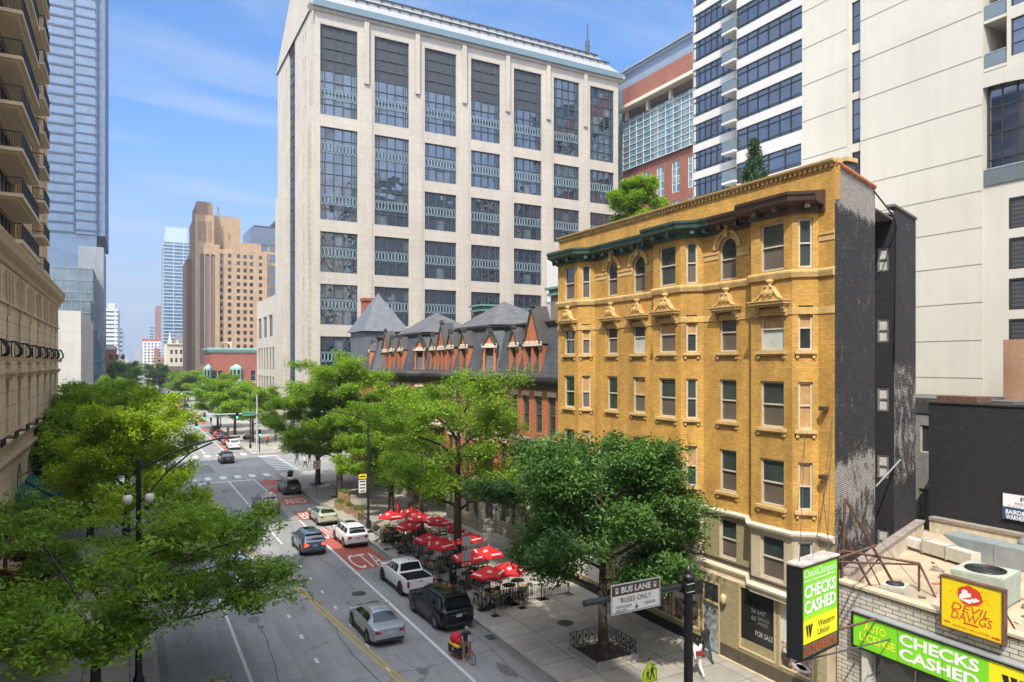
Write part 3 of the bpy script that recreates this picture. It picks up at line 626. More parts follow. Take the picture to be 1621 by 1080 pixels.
for (F,s,z0,w,h,arch,r,wi,kind) in wins:
    if r==5 and wi in (0,2,3,4,6,7): pediment(F,s+w/2,z0+h+0.02,w)
# metal cornice: dark green to the left, brown to the right, broken out over the bays
def cornice_piece(path,m,name):
    mb=MB(); run_path(mb,path,[(0.0,20.98),(0.10,20.98),(0.10,21.25),(0.30,21.3),(0.55,21.38),(0.62,21.42),(0.66,21.62),(0.72,21.66),(0.74,21.78),(0.0,21.9)],m)
    P=[Vector((x,y,0)) for x,y in path]
    for a,b in zip(P[:-1],P[1:]):
        F=Face(a.x,a.y,b.x,b.y); k=max(1,int(F.len/0.85)); 
        if F.len<0.6: continue
        for i in range(k):
            s=(i+0.5)*F.len/k; mb.fbox(F,s-0.11,s+0.11,21.12,21.36,0.10,0.5,m)
    mb.build(name,yb)
cornice_piece(path[:8]+[(26,26.95),(26,26.0)],copper,'green_cornice')
cornice_piece([(26,25.985),(26,23.88),(25.2,23.08),(25.2,20.8),(26,20.09),(26,19.75)],brown_metal,'brown_cornice')
# coping and dentils of the parapet
mb=MB(); F=Face(26,40.85,26,19.25)
mb.extr([(-0.42,22.95),(0.10,22.95),(0.20,23.02),(0.22,23.1),(-0.42,23.16)],F,0,F.len,stone_y)
for k in range(int(F.len/0.26)): mb.fbox(F,k*0.26+0.04,k*0.26+0.17,22.8,22.95,0.0,0.09,stone_y)
mb.build('coping',yb)
# stone storeys: two smooth and rough bays with a moulded belt
mb=MB()
for i,F in enumerate(segs):
    m_=stone_g if abs(F.d.y)>0.99 and abs(F.o.x-26)<0.01 else stone_b
    wall(mb,F,0,F.len,3.95,STB-0.25,[o for o in ops[id(F)] if o[2]<STB],0.2,m_,stone_b)
mb.build('stone_storey_wall',yb)
mb=MB()
run_path(mb,path,[(0.0,6.9),(0.06,6.9),(0.12,7.0),(0.22,7.05),(0.24,7.15),(0.0,7.22)],cream_st)
run_path(mb,path,[(0.0,3.98),(0.08,3.98),(0.10,4.2),(0.20,4.26),(0.22,4.36),(0.0,4.46)],cream_st)
run_path(mb,path,[(0.0,4.62),(0.05,4.62),(0.05,4.70),(0.0,4.72)],dk_metal)
mb.build('stone_belt',yb)
# ground storey: shop front plane just under the bays
GF=Face(25.5,40.8,25.5,19.3)
def gs(y): return 40.8-y
shopwins=[(gs(40.0),gs(38.2)),(gs(37.9),gs(34.6)),(gs(33.9),gs(31.4)),(gs(31.25),gs(28.9)),(gs(28.75),gs(26.75))]
door_o=(gs(26.55),gs(25.35)); pw=[(gs(24.1),gs(21.95)),(gs(21.75),gs(19.95))]
o_=[(a,b,0.85,3.7) for a,b in shopwins]+[(door_o[0],door_o[1],0.13,3.6)]+[(a,b,0.95,3.95) for a,b in pw]
mb=MB(); wall(mb,GF,0,GF.len,0.1,4.0,o_,0.12,stone_g,stone_b)
mb.quad((25.5,19.3,0.1),(26.1,19.3,0.1),(26.1,19.3,4.0),(25.5,19.3,4.0),stone_b); mb.quad((25.5,40.8,4.0),(25.5,19.3,4.0),(26.2,19.3,4.0),(26.2,40.8,4.0),stone_b)
mb.fbox(GF,0,door_o[0]-0.05,0.13,0.62,0.0,0.05,black_metal); mb.fbox(GF,door_o[1]+0.1,GF.len,0.13,0.8,0.0,0.05,mat('dark_plinth',(0.09,0.075,0.05),rough=0.6,var=0.3)); mb.fbox(GF,door_o[1]+0.1,GF.len,0.13,0.2,0.0,0.22,stone_b)
mb.build('shopfront_wall',yb)
poster_w=mat('white_poster',(0.62,0.61,0.58),rough=0.5,var=0.12,vscale=1.2); poster_k=mat('black_poster',(0.02,0.02,0.02),rough=0.15,var=0.2); fade_w=mat('faded_white_ink',(0.22,0.22,0.21),rough=0.6,var=0.1)
ink=mat('dark_ink',(0.05,0.045,0.045),rough=0.6,var=0); red_ink=mat('red_ink',(0.45,0.03,0.04),rough=0.6,var=0); gold=mat('gold_frame',(0.50,0.40,0.22),rough=0.5,var=0.1)
def vinyl_mat():
    m,N,L,p=_new('printed_vinyl'); p.inputs['Roughness'].default_value=0.35; g=N.new('ShaderNodeNewGeometry'); n=N.new('ShaderNodeTexNoise'); n.inputs['Scale'].default_value=1.7; n.inputs['Detail'].default_value=6; n.inputs['Distortion'].default_value=1.2; L.new(g.outputs['Position'],n.inputs['Vector'])
    c=N.new('ShaderNodeValToRGB'); L.new(n.outputs[0],c.inputs[0]); e=c.color_ramp.elements; e[0].position=0.38; e[0].color=(0.03,0.025,0.025,1); e[1].position=0.6; e[1].color=(0.55,0.53,0.5,1)
    for q,k in ((0.45,(0.16,0.09,0.06,1)),(0.50,(0.30,0.28,0.27,1)),(0.53,(0.28,0.05,0.05,1))): x=e.new(q); x.color=k
    L.new(c.outputs[0],p.inputs['Base Color']); return m
vinyl=vinyl_mat()
def shopwin(a,b,z0,z1,pm):
    fm=MB(); fm.fbox(GF,a,a+0.07,z0,z1,-0.12,0.03,gold); fm.fbox(GF,b-0.07,b,z0,z1,-0.12,0.03,gold); fm.fbox(GF,a+0.07,b-0.07,z0,z0+0.07,-0.12,0.03,gold); fm.fbox(GF,a+0.07,b-0.07,z1-0.07,z1,-0.12,0.03,gold)
    o=fm.build('shop_window',yb); p=MB(); p.quad(GF.P(a,z0,-0.06),GF.P(b,z0,-0.06),GF.P(b,z1,-0.06),GF.P(a,z1,-0.06),pm); return o,p
food=mat('food_photo_blend',(0.16,0.09,0.06),rough=0.4,var=0.8,vscale=3.5)
for i,(a,b) in enumerate(shopwins):
    o,p=shopwin(a,b,0.85,3.7,poster_w)
    if i in (2,3,4):
        p.quad(GF.P(a+0.07,0.95,-0.055),GF.P(b-0.07,0.95,-0.055),GF.P(b-0.07,2.3+0.3*(i%2),-0.055),GF.P(a+0.07,2.0,-0.055),vinyl)
        for k in range(4): p.fbox(GF,a+0.3,b-0.3-0.2*k,3.2-0.14*k,3.24-0.14*k,-0.058,-0.053,fade_w)
    p.build('window_poster',o)
a,b=pw[0]; o,p=shopwin(a,b,0.95,3.95,poster_k)
textfit(p,GF,'56',a+0.7,a+0.98,2.95,0.22,fade_w,-0.055); textfit(p,GF,'EAST',a+1.08,a+1.55,2.95,0.2,fade_w,-0.055); textfit(p,GF,'60',a+0.7,a+0.98,2.6,0.22,fade_w,-0.055); textfit(p,GF,'CHICAGO',a+1.08,a+1.75,2.68,0.16,fade_w,-0.055); textfit(p,GF,'AVENUE',a+1.08,a+1.65,2.46,0.16,fade_w,-0.055)
textfit(p,GF,'FOR SALE',a+0.95,a+1.95,1.95,0.24,mat('bright_ink',(0.5,0.5,0.47),var=0),-0.055)
p.fbox(GF,a+0.07,b-0.07,1.02,1.45,-0.059,-0.054,stone_g); p.build('window_poster',o)
a,b=pw[1]; o,p=shopwin(a,b,0.95,3.95,poster_w)
textfit(p,GF,'A+ LOCATION FOR',a+0.45,a+1.6,3.0,0.09,ink,-0.055)
for k,t in enumerate(('RESIDENTIAL','HOSPITALITY','RESTAURANT')): textfit(p,GF,t,a+0.45,a+1.55,2.82-0.24*k,0.14,ink,-0.055,bold=0.01)
textfit(p,GF,'@properties',a+0.75,a+1.6,3.55,0.17,red_ink,-0.055)
p.add([GF.P(a+0.07,1.02,-0.056),GF.P(b-0.07,1.02,-0.056),GF.P(b-0.07,1.9,-0.056),GF.P(a+0.07,2.1,-0.056)],[(0,1,2,3)],vinyl)
for (x,z,rx,rz_,m_) in ((0.6,1.75,0.42,0.16,poster_w),(1.15,1.3,0.5,0.17,poster_w),(0.62,1.77,0.2,0.09,mat('salad',(0.16,0.2,0.04),var=0.3)),(1.15,1.32,0.28,0.1,gold),(0.38,1.95,0.1,0.16,mat('lemon',(0.5,0.35,0.05),var=0.2))):
    p.add([GF.P(a+x+rx*math.cos(t),z+rz_*math.sin(t),-0.05) for t in [PI*j/10 for j in range(20)]],[tuple(range(20))],m_)
p.build('window_poster',o)
mb=MB(); a,b=door_o; mb.fbox(GF,a,a+0.08,0.13,3.6,-0.12,0.03,gold); mb.fbox(GF,b-0.08,b,0.13,3.6,-0.12,0.03,gold); mb.fbox(GF,a+0.08,b-0.08,2.5,2.6,-0.12,0.03,gold); mb.fbox(GF,a+0.08,b-0.08,3.52,3.6,-0.12,0.03,gold)
dr=mb.build('door',yb); mb=MB(); mb.quad(GF.P(a,0.13,-0.07),GF.P(b,0.13,-0.07),GF.P(b,2.5,-0.07),GF.P(a,2.5,-0.07),mat('peeled_poster',(0.28,0.30,0.32),rough=0.5,var=0.8,vscale=4)); mb.quad(GF.P(a,2.6,-0.07),GF.P(b,2.6,-0.07),GF.P(b,3.55,-0.07),GF.P(a,3.55,-0.07),glass_d); mb.build('door_panel',dr)
mb=MB(); p=GF.P(gs(24.95),3.1,0.16); mb.fbox(GF,gs(24.95)-0.05,gs(24.95)+0.05,3.0,3.2,0.0,0.16,gold); mb.lathe([(0.07,-0.3),(0.13,-0.25),(0.15,0.05),(0.10,0.12),(0.03,0.2)],gold,c=p,n=12); mb.build('wall_lantern',yb)
# roof deck and the party wall to the north
mb=MB(); mb.prism([(26.3,19.45),(31.48,21.2),(34.7,22.35),(38.96,23.75),(38.96,40.6),(26.3,40.6)],21.9,22.0,tar); mb.box(26.3,39,40.5,40.8,0.1,22.9,brick_y); mb.build('roof',yb)
# ---- the black painted side along the skewed lot line
def blackmat(name,zones,base=(0.050,0.051,0.058),peel=(0.46,0.42,0.37),thr=0.60):
    m,N,L,p=_new(name); p.inputs['Roughness'].default_value=0.75; p.inputs['Specular IOR Level'].default_value=0.3
    vec,g,s=wallvec(N,L); bt=N.new('ShaderNodeTexBrick'); L.new(vec,bt.inputs['Vector']); bt.inputs['Scale'].default_value=1
    bt.inputs['Brick Width'].default_value=0.24; bt.inputs['Row Height'].default_value=0.085; bt.inputs['Mortar Size'].default_value=0.014; bt.inputs['Mortar Smooth'].default_value=0.4
    c=Vector(base); bt.inputs['Color1'].default_value=(*(c*1.25),1); bt.inputs['Color2'].default_value=(*(c*0.8),1); bt.inputs['Mortar'].default_value=(*(c*0.45),1)
    b2=N.new('ShaderNodeTexBrick'); L.new(vec,b2.inputs['Vector']); b2.inputs['Scale'].default_value=1; b2.inputs['Brick Width'].default_value=0.24; b2.inputs['Row Height'].default_value=0.085; b2.inputs['Mortar Size'].default_value=0.016
    q=Vector(peel); b2.inputs['Color1'].default_value=(*(q*1.1),1); b2.inputs['Color2'].default_value=(*(q*0.75),1); b2.inputs['Mortar'].default_value=(0.10,0.09,0.085,1)
    n=N.new('ShaderNodeTexNoise'); n.inputs['Scale'].default_value=0.9; n.inputs['Detail'].default_value=12; n.inputs['Roughness'].default_value=0.8
    mp=N.new('ShaderNodeMapping'); mp.inputs['Scale'].default_value=(1.6,1,1) ; L.new(vec,mp.inputs[0]); L.new(mp.outputs[0],n.inputs['Vector'])
    cur=n.outputs[0]
    for (za,zb,amt) in zones:
        r=N.new('ShaderNodeMapRange'); r.interpolation_type='SMOOTHSTEP'; L.new(s.outputs['Z'],r.inputs[0]); r.inputs[1].default_value=za-0.4; r.inputs[2].default_value=za+0.4
        r.inputs[3].default_value=0; r.inputs[4].default_value=amt
        r2=N.new('ShaderNodeMapRange'); r2.interpolation_type='SMOOTHSTEP'; L.new(s.outputs['Z'],r2.inputs[0]); r2.inputs[1].default_value=zb-0.4; r2.inputs[2].default_value=zb+0.4; r2.inputs[3].default_value=1; r2.inputs[4].default_value=0
        k=N.new('ShaderNodeMath'); k.operation='MULTIPLY'; L.new(r.outputs[0],k.inputs[0]); L.new(r2.outputs[0],k.inputs[1])
        a=N.new('ShaderNodeMath'); a.operation='ADD'; L.new(cur,a.inputs[0]); L.new(k.outputs[0],a.inputs[1]); cur=a.outputs[0]
    nc=N.new('ShaderNodeTexNoise'); nc.inputs['Scale'].default_value=9; nc.inputs['Detail'].default_value=3; nc.inputs['Roughness'].default_value=0.8; L.new(mp.outputs[0],nc.inputs['Vector'])
    rc=N.new('ShaderNodeMapRange'); L.new(nc.outputs[0],rc.inputs[0]); rc.inputs[1].default_value=0.5; rc.inputs[2].default_value=0.75; rc.inputs[3].default_value=-0.05; rc.inputs[4].default_value=0.17
    a=N.new('ShaderNodeMath'); a.operation='ADD'; L.new(cur,a.inputs[0]); L.new(rc.outputs[0],a.inputs[1]); cur=a.outputs[0]
    r=N.new('ShaderNodeMapRange'); L.new(cur,r.inputs[0]); r.inputs[1].default_value=thr; r.inputs[2].default_value=thr+0.035
    x=N.new('ShaderNodeMix'); x.data_type='RGBA'; L.new(r.outputs[0],x.inputs['Factor']); L.new(bt.outputs['Color'],x.inputs['A']); L.new(b2.outputs['Color'],x.inputs['B'])
    L.new(x.outputs['Result'],p.inputs['Base Color'])
    n5=N.new('ShaderNodeTexNoise'); n5.inputs['Scale'].default_value=9; n5.inputs['Detail'].default_value=3; L.new(g.outputs['Position'],n5.inputs['Vector'])
    ad=N.new('ShaderNodeMath'); ad.operation='MULTIPLY_ADD'; L.new(bt.outputs['Fac'],ad.inputs[0]); ad.inputs[1].default_value=-0.8; L.new(n5.outputs[0],ad.inputs[2])
    b=N.new('ShaderNodeBump'); b.inputs['Strength'].default_value=0.7; b.inputs['Distance'].default_value=0.03; L.new(ad.outputs[0],b.inputs['Height']); L.new(b.outputs[0],p.inputs['Normal'])
    return m
black_a=blackmat('black_painted_brick',[(21.2,24,0.26),(8.6,10.3,0.2),(6.4,8.6,0.12)],base=(0.034,0.033,0.036),thr=0.585)
black_c=blackmat('black_painted_brick_rear',[(8.2,14.5,0.12)],base=(0.034,0.033,0.036),thr=0.60)
black_b=blackmat('black_painted_court',[(10.6,11.0,0.10)],base=(0.02,0.02,0.022),thr=0.72)
SD=Vector((0.9457,0.325)); SN=Vector((-0.325,0.9457))
def sk(s,t): return (26+SD.x*s+SN.x*t, 19.3+SD.y*s+SN.y*t)
S1=Face(*sk(0,0),*sk(5.8,0)); S2=Face(*sk(9.2,0),*sk(13.7,0)); SW=Face(*sk(9.2,3),*sk(9.2,0)); SB=Face(*sk(5.8,3),*sk(9.2,3)); SE=Face(*sk(5.8,0),*sk(5.8,3)); S3=Face(*sk(13.7,0),*sk(13.7,9))
mb=MB(); wall(mb,S1,0,S1.len,0.1,22.9,[],0,black_a); mb.build('painted_side_wall',yb)
mb=MB(); wall(mb,S2,0,S2.len,0.1,22.6,[],0,black_c); wall(mb,S3,0,9,0.1,22.6,[],0,black_c); mb.build('painted_rear_wall',yb)
mb=MB(); cw=[(SW.len-0.80,SW.len-0.25,z,z+1.25) for z in (19.3,15.6,12.0,8.5,4.6)]
wall(mb,SW,0,SW.len,0.1,22.2,cw,0.12,black_b); wall(mb,SB,0,SB.len,0.1,21.8,[],0,black_b); wall(mb,SE,0,SE.len,0.1,22.4,[],0,black_b)
mb.build('light_court_wall',yb)
for (a,b,z0,z1) in cw: sash(yb,SW,a,z0,b-a,z1-z0,0.1,'curtain',upper='curtain',fm=mat('grimy_frame',(0.16,0.15,0.13),rough=0.7,var=0.4,vscale=6))
mb=MB(); tile=mat('terracotta_tile',(0.42,0.13,0.055),rough=0.7,var=0.35,vscale=4)
for k in range(19):
    a=k*0.3; mb.tube([S1.P(a,22.93,-0.02),S1.P(a+0.31,22.96,-0.02)],0.13,tile,n=8)
mb.build('tile_coping',yb)
mb=MB(); mb.fbox(S2,-0.1,S2.len+0.1,22.6,22.72,-0.35,0.06,tar); mb.fbox(SW,0,SW.len,22.2,22.32,-0.3,0.06,tar); mb.build('rear_coping',yb)
mb=MB(); 
def cp(s,t): x,y=sk(s,t); return x,y
x,y=cp(4.3,0.95); mb.box(x-0.3,x+0.3,y-0.34,y+0.34,22.0,23.95,brick('dark_chimney_brick',(0.08,0.07,0.065),(0.06,0.055,0.05),(0.12,0.11,0.1))); mb.box(x-0.4,x+0.4,y-0.44,y+0.44,23.95,24.15,stone_y); mb.build('chimney',yb)
mb=MB(); mb.tube([S1.P(5.5,22.7,0.05),S1.P(7.6,21.9,0.3),S2.P(0.3,21.5,0.08)],0.04,black_metal,n=6); mb.tube([S1.P(5.78,8.6,0.06),S2.P(0.9,9.4,0.06)],0.045,steel,n=6); mb.tube([S2.P(0.15,22,0.06),S2.P(-0.1,14.5,0.05)],0.05,black_metal,n=6); mb.build('side_wall_pipe',yb)
mb=MB()
for z in (9.6,12.5):
    F=segs[-1]; mb=MB(); mb.fbox(F,0.25,0.5,z,z+0.16,0.0,0.34,brown_metal); mb.build('wall_floodlight',yb)
# generic unit for simple windows: a frame with glass behind, as a part with a pane below it
def unit(parent,F,s,z,w,h,depth,fm,gm,nx=1,nz=1,fw=0.06,name='window',bw=0.04,pane=True,pdepth=0.03,fd=0.08):
    k=('window',round(w,2),round(h,2),fm.name,nx,nz,fw)
    def fn(mb):
        wf(mb,w,h,fw,fm,fd)
        for i in range(1,nx): x=w*i/nx; mb.box(x-bw/2,x+bw/2,-fd/2+0.007,fd/2-0.007,fw,h-fw,fm)
        for i in range(1,nz): zz=h*i/nz; mb.box(fw,w-fw,-fd/2+0.012,fd/2-0.012,zz-bw/2,zz+bw/2,fm)
    o=put(name,wmesh(k,fn),parent,F,s,z,-depth)
    if pane:
        kp=('pane',round(w,2),round(h,2),gm.name)
        sub('pane',wmesh(kp,lambda mb: mb.add([(0.01,pdepth,0.01),(w-0.01,pdepth,0.01),(w-0.01,pdepth,h-0.01),(0.01,pdepth,h-0.01)],[(0,1,2,3)],gm)),o)
    return o
def simple(parent,F,s,z,w,h,depth,gm,name='window'):
    k=('window_s',round(w,2),round(h,2),gm.name)
    return put(name,wmesh(k,lambda mb: mb.add([(0,0,0),(w,0,0),(w,0,h),(0,0,h)],[(0,1,2,3)],gm)),parent,F,s,z,-depth)
# ================================================================ pale stone office block
ob=thing('office_block','big pale stone office block with seven columns of tall gridded windows and ribbed metal roof','building',(58,140,0))
OF=Face(27.2,118,89.8,118)
cols=[(27.96,34.3),(37.3,43.6),(46.6,52.8),(55.8,61.9),(64.9,71.1),(73.9,80.0),(82.7,88.7)]
cells=[]
for ci,(a,b) in enumerate(cols):
    s0,s1=a-27.2,b-27.2
    cells.append((s0,s1,56.2,71.3,ci,'top'))
    if ci<2: cells.append((s0,s1,38.6,54.2,ci,'double'))
    else: cells+= [(s0,s1,47.4,54.2,ci,'one'),(s0,s1,38.6,45.4,ci,'one')]
    for k in (2,3,4,5): cells.append((s0,s1,54.2-8.8*k-6.8,54.2-8.8*k,ci,'one'))
mb=MB(); wall(mb,OF,0,OF.len,0.1,74.0,[c[:4] for c in cells],0.45,office_st)
# pilaster strips between columns, taller inner rib on top storeys
for i in range(6):
    xa,xb=cols[i][1]-27.2,cols[i+1][0]-27.2; c=(xa+xb)/2
    mb.fbox(OF,xa+0.45,xb-0.45,0.1,62.5,0,0.16,office_st); mb.fbox(OF,c-0.42,c+0.42,62.5,73.2,0,0.5,office_st)
    mb.fbox(OF,c+0.45,c+0.62,63.5,73.2,-0.02,0.004,dark_metal)  # dark strip painted as the shadow each rib casts to its right
mb.box(89.8,89.802,118,150,0.1,74,office_st); mb.box(27.3,89.7,150,150.1,0.1,74,office_st)
mb.build('stone_front',ob)
OWF=Face(27.2,152,27.2,118)
slots=[]
for k in range(16):
    z=6+4.3*k
    for s,w in ((24.6,0.55),(26.2,0.55),(9.0,0.5)): slots.append((s,s+w,z,z+2.3))
strip_=(11.6,17.4,2.0,79.0)
mb=MB(); wall(mb,OWF,0,OWF.len,0.1,74.5,slots+[(strip_[0],strip_[1],2,74.5)],0.5,office_st)
# gable over the end wall with the glass strip running through
for (sa,za,sb,zb,sc,zc) in ((0,74.5,11.6,74.5,11.6,82.4),): pass
vs=[OWF.P(0,74.5),OWF.P(11.6,74.5),OWF.P(11.6,81.6),OWF.P(9.5,81.6)]; mb.add(vs,[(0,1,2,3)],office_st)
vs=[OWF.P(17.4,74.5),OWF.P(34,74.5),OWF.P(21.5,83.6),OWF.P(17.4,83.6)]; mb.add(vs,[(0,1,2,3)],office_st)
# corner strip of coarse stone blocks, setbacks
mb.fbox(OWF,27.6,32.6,0.1,57.5,0,0.3,office_st); mb.fbox(OWF,29.4,32.2,1,54.8,0.3,0.34,office_rough); mb.fbox(OWF,29.6,32.0,54.8,66,0,0.04,office_rough)
mb.fbox(OWF,0.0,8.0,0.1,48.5,0,0.5,office_st); mb.fbox(OWF,19.0,27.4,0.1,57.0,0,0.22,office_st) if False else None
mb.build('stone_side',ob)
mb=MB(); mb.fbox(OWF,11.6,17.4,2,83,-0.45,-0.4,glass_o); 
for k in range(41): mb.fbox(OWF,11.6,17.4,2+k*2.0,2.15+k*2.0,-0.42,-0.3,mull)
for k in range(4): mb.fbox(OWF,11.6+k*1.9,11.75+k*1.9,2,83,-0.42,-0.28,mull)
mb.build('glass_strip',ob)
for (s,b,z,_) in slots: 
    if s>1: unit(ob,OWF,s,z,b-s,2.3,0.35,win_dk,dk_pane,1,1,0.06)
def office_win(c):
    s0,s1,z0,z1,ci,kind=c; w,h=s1-s0,z1-z0; k=('office_window',round(w,1),round(h,1),ci,kind)
    lou=(kind=='top' and ci<5); nf=max(2,round(h/2.0)); 
    def fr(mb):
        wf(mb,w,h,0.12,mull,0.2)
        xs=[w*t for t in (0.14,0.38,0.62,0.86)]
        for x in xs: mb.box(x-0.06,x+0.06,-0.12,0.08,0.1,h-0.1,mull)
        for i in range(1,nf): zz=h*i/nf; mb.box(0.1,w-0.1,-0.10,0.07,zz-0.05,zz+0.05,mull)
        for x in (0.07*w,0.93*w): mb.box(x-0.03,x+0.03,-0.09,0.06,0.1,h*0.0+h-0.1,mull)
    o=put('window',wmesh(k,fr),ob,OF,s0,z0,-0.36)
    kl=k+('p',)
    def pn(mb):
        r0=random.Random(ci*7+int(z0))
        # each light is a sheet of its own, tilted a hair, so that reflections break up
        xs=[0]+[w*t for t in (0.14,0.38,0.62,0.86)]+[w]; top=h-(7.0 if lou else 0)
        for i in range(5):
            for j in range(nf):
                za,zb=h*j/nf,h*(j+1)/nf
                if lou and za>=top-1.0:
                    mb.add([(xs[i],0.05,za),(xs[i+1],0.05,za),(xs[i+1],0.05,zb),(xs[i],0.05,zb)],[(0,1,2,3)],louvre); continue
                t=[0.09+r0.uniform(-.006,.006) for _ in range(4)]
                mb.add([(xs[i],t[0],za),(xs[i+1],t[1],za),(xs[i+1],t[2],zb),(xs[i],t[3],zb)],[(0,1,2,3)],glass_o2 if r0.random()<0.08 else glass_o)
    sub('pane',wmesh(kl,pn),o)
    if ci==6 and kind=='top': return
    kx=k+('l',)
    def la(mb):
        bands={'top':[h*0.24],'one':[h*0.5],'double':[h*0.78,h*0.22]}[kind]
        for zb in bands:
            bh=1.55; z_a=zb-bh/2; n=10; cw=(w-0.3)/n
            mb.box(0.12,w-0.12,-0.17,-0.13,z_a-0.06,z_a,lattice_m); mb.box(0.12,w-0.12,-0.17,-0.13,z_a+bh,z_a+bh+0.06,lattice_m)
            for i in range(n):
                xc=0.15+cw*(i+0.5); a=cw*0.46; ring=[(xc+a*math.sin(q),zb+bh/2*math.cos(q)) for q in [2*PI*j/10 for j in range(11)]]
                for p,q in zip(ring[:-1],ring[1:]):
                    d=Vector((q[0]-p[0],q[1]-p[1])).normalized(); nn=Vector((-d.y,d.x))*0.055
                    mb.add([(p[0]-nn.x,-0.15,p[1]-nn.y),(q[0]-nn.x,-0.15,q[1]-nn.y),(q[0]+nn.x,-0.15,q[1]+nn.y),(p[0]+nn.x,-0.15,p[1]+nn.y)],[(0,1,2,3)],lattice_m)
    sub('lattice_band',wmesh(kx,la),o)
for c in cells: office_win(c)
mb=MB(); run_path(mb,[(26.7,119),(26.7,118),(90.3,118),(90.3,119)],[(0.0,73.2),(0.25,73.3),(0.7,74.0),(0.75,74.6),(0.0,74.8)],office_st)
mb.extr([(0.55,73.7),(0.9,73.8),(0.9,74.9),(0.4,75.0)],Face(26.6,118,90.4,118),0,63.8,teal_fascia); mb.build('eaves',ob)
mb=MB(); RX0,RX1=26.9,90.1
prof=[(117.3,74.9),(121.5,78.1),(121.5,78.7),(125.6,81.3),(125.6,81.9),(130.5,84.4),(130.5,84.6),(137,84.6),(152.6,74.9)]
for a,b in zip(prof[:-1],prof[1:]): mb.quad((RX0,a[0],a[1]),(RX1,a[0],a[1]),(RX1,b[0],b[1]),(RX0,b[0],b[1]),roof_met)
mb.add([(RX1,y,z) for y,z in prof],[tuple(range(len(prof)))],office_st); mb.add([(RX0+0.02,y,z) for y,z in prof if y>100][::-1],[tuple(range(len(prof)))],office_st)
for y,z in ((121.4,78.75),(125.5,81.95),(130.4,84.65)):
    mb.tube([(RX0,y,z),(RX1,y,z)],0.12,mull,n=6)
    for k in range(0,64,2): mb.box(RX0+k,RX0+k+0.3,y-0.3,y+0.1,z-0.35,z-0.05,dark_metal)
mb.build('metal_roof',ob)
mb=MB(); mx_=onY(930,0,130.5).x; mb.tube([(mx_,130.5,84),(mx_,130.5,87.2)],0.45,dark_metal,n=6); mb.tube([(mx_,130.5,87.2),(mx_,130.5,91.2)],0.14,dark_metal,n=6); mb.tube([(mx_-.8,130.5,86),(mx_+.8,130.5,86)],0.1,dark_metal,n=6); mb.build('roof_mast',ob)
# low annexe north of it, facing the road
ax=thing('office_annexe','low pale stone annexe with three columns of tall windows left of the office block','building',(32,165,0))
AF=Face(27.0,178,27.0,152.3); ops_=[]
for r_,(z0,z1) in enumerate(((20.3,25.0),(13.0,18.0),(6.4,11.6))):
    for k in range(3 if r_==0 else 6):
        w=4.6 if r_==0 else 2.3; s=2.0+k*(7.2 if r_==0 else 3.7); ops_.append((s,s+w,z0,z1))
mb=MB(); wall(mb,AF,0,AF.len,0.1,29.0,ops_,0.4,office_st); mb.box(27.1,50,152.4,177.9,28.9,29.0,tar); wall(mb,Face(27,152.3,50,152.3),0,23,0.1,29,[],0,office_st)
mb.build('stone_wall',ax)
for (a,b,z0,z1) in ops_: unit(ax,AF,a,z0,b-a,z1-z0,0.3,mull,glass_o,2 if b-a>3 else 1,2,0.1,bw=0.1)
# ================================================================ white residential tower (right)
wt=thing('white_condo_tower','tall cream concrete tower with striped window bands and blank panels behind the yellow building','building',(66,40,0))
WX=53.0
def wy(u): return onX(u,0,WX).y
yA,yB,yC,yD=wy(1270),wy(1340),wy(1362),wy(1555)
TOP=62
WF=Face(WX,yB,WX,yD)
mb=MB(); F1=Face(WX,yA,WX,yB); wall(mb,F1,0,F1.len,8,TOP,[],0,conc_w)
F2=Face(WX,yC,WX,yD); wall(mb,F2,0,F2.len,8,TOP,[],0,conc_w)
F12=Face(WX+0.35,yB,WX+0.35,yC); slz=[(17,25.9),(26.6,32.2),(32.9,36.6),(37.2,40.6),(41.2,44.8),(45.4,49),(49.6,53.2),(53.8,57.4)]
so=[(0.25,F12.len-0.12,a,b) for a,b in slz]; wall(mb,F12,0,F12.len,8,TOP,so,0.2,conc_w)
mb.quad((WX,yB,8),(WX+0.35,yB,8),(WX+0.35,yB,TOP),(WX,yB,TOP),conc_w); mb.quad((WX,yC,8),(WX+0.35,yC,8),(WX+0.35,yC,TOP),(WX,yC,TOP),conc_w)
mb.box(WX+0.004,WX+3.2,yD-0.02,yD+0.5,8,TOP,conc_w)
yK=wy(1097)*(WX+1.6)/WX; mb.box(WX+1.7,WX+32,yK-0.3,yK-0.01,8,TOP,white_band); mb.box(WX+32,WX+32.3,yD-18,yK,8,TOP,white_band)
mb.build('concrete_wall',wt)
mb=MB()
for z in (13.4,16.1,18.8,21.5,24.1,26.7,29.2,32.8,36.2,39.4,42.7,46,49.3,52.6,56): 
    mb.fbox(F2,0,F2.len,z,z+0.06,0.0,0.015,mat('joint_shadow_gap',(0.22,0.2,0.17),var=0));  # thin dark joint line between the concrete panels
    if z>28: mb.fbox(F1,0,F1.len,z-0.1,z-0.04,0.0,0.015,MATS['joint_shadow_gap'])
mb.build('panel_joint',wt)
for (a,b,z0,z1) in so: unit(wt,F12,a,z0,b-a,z1-z0,0.12,win_dk,glass_n,1,3,0.05)
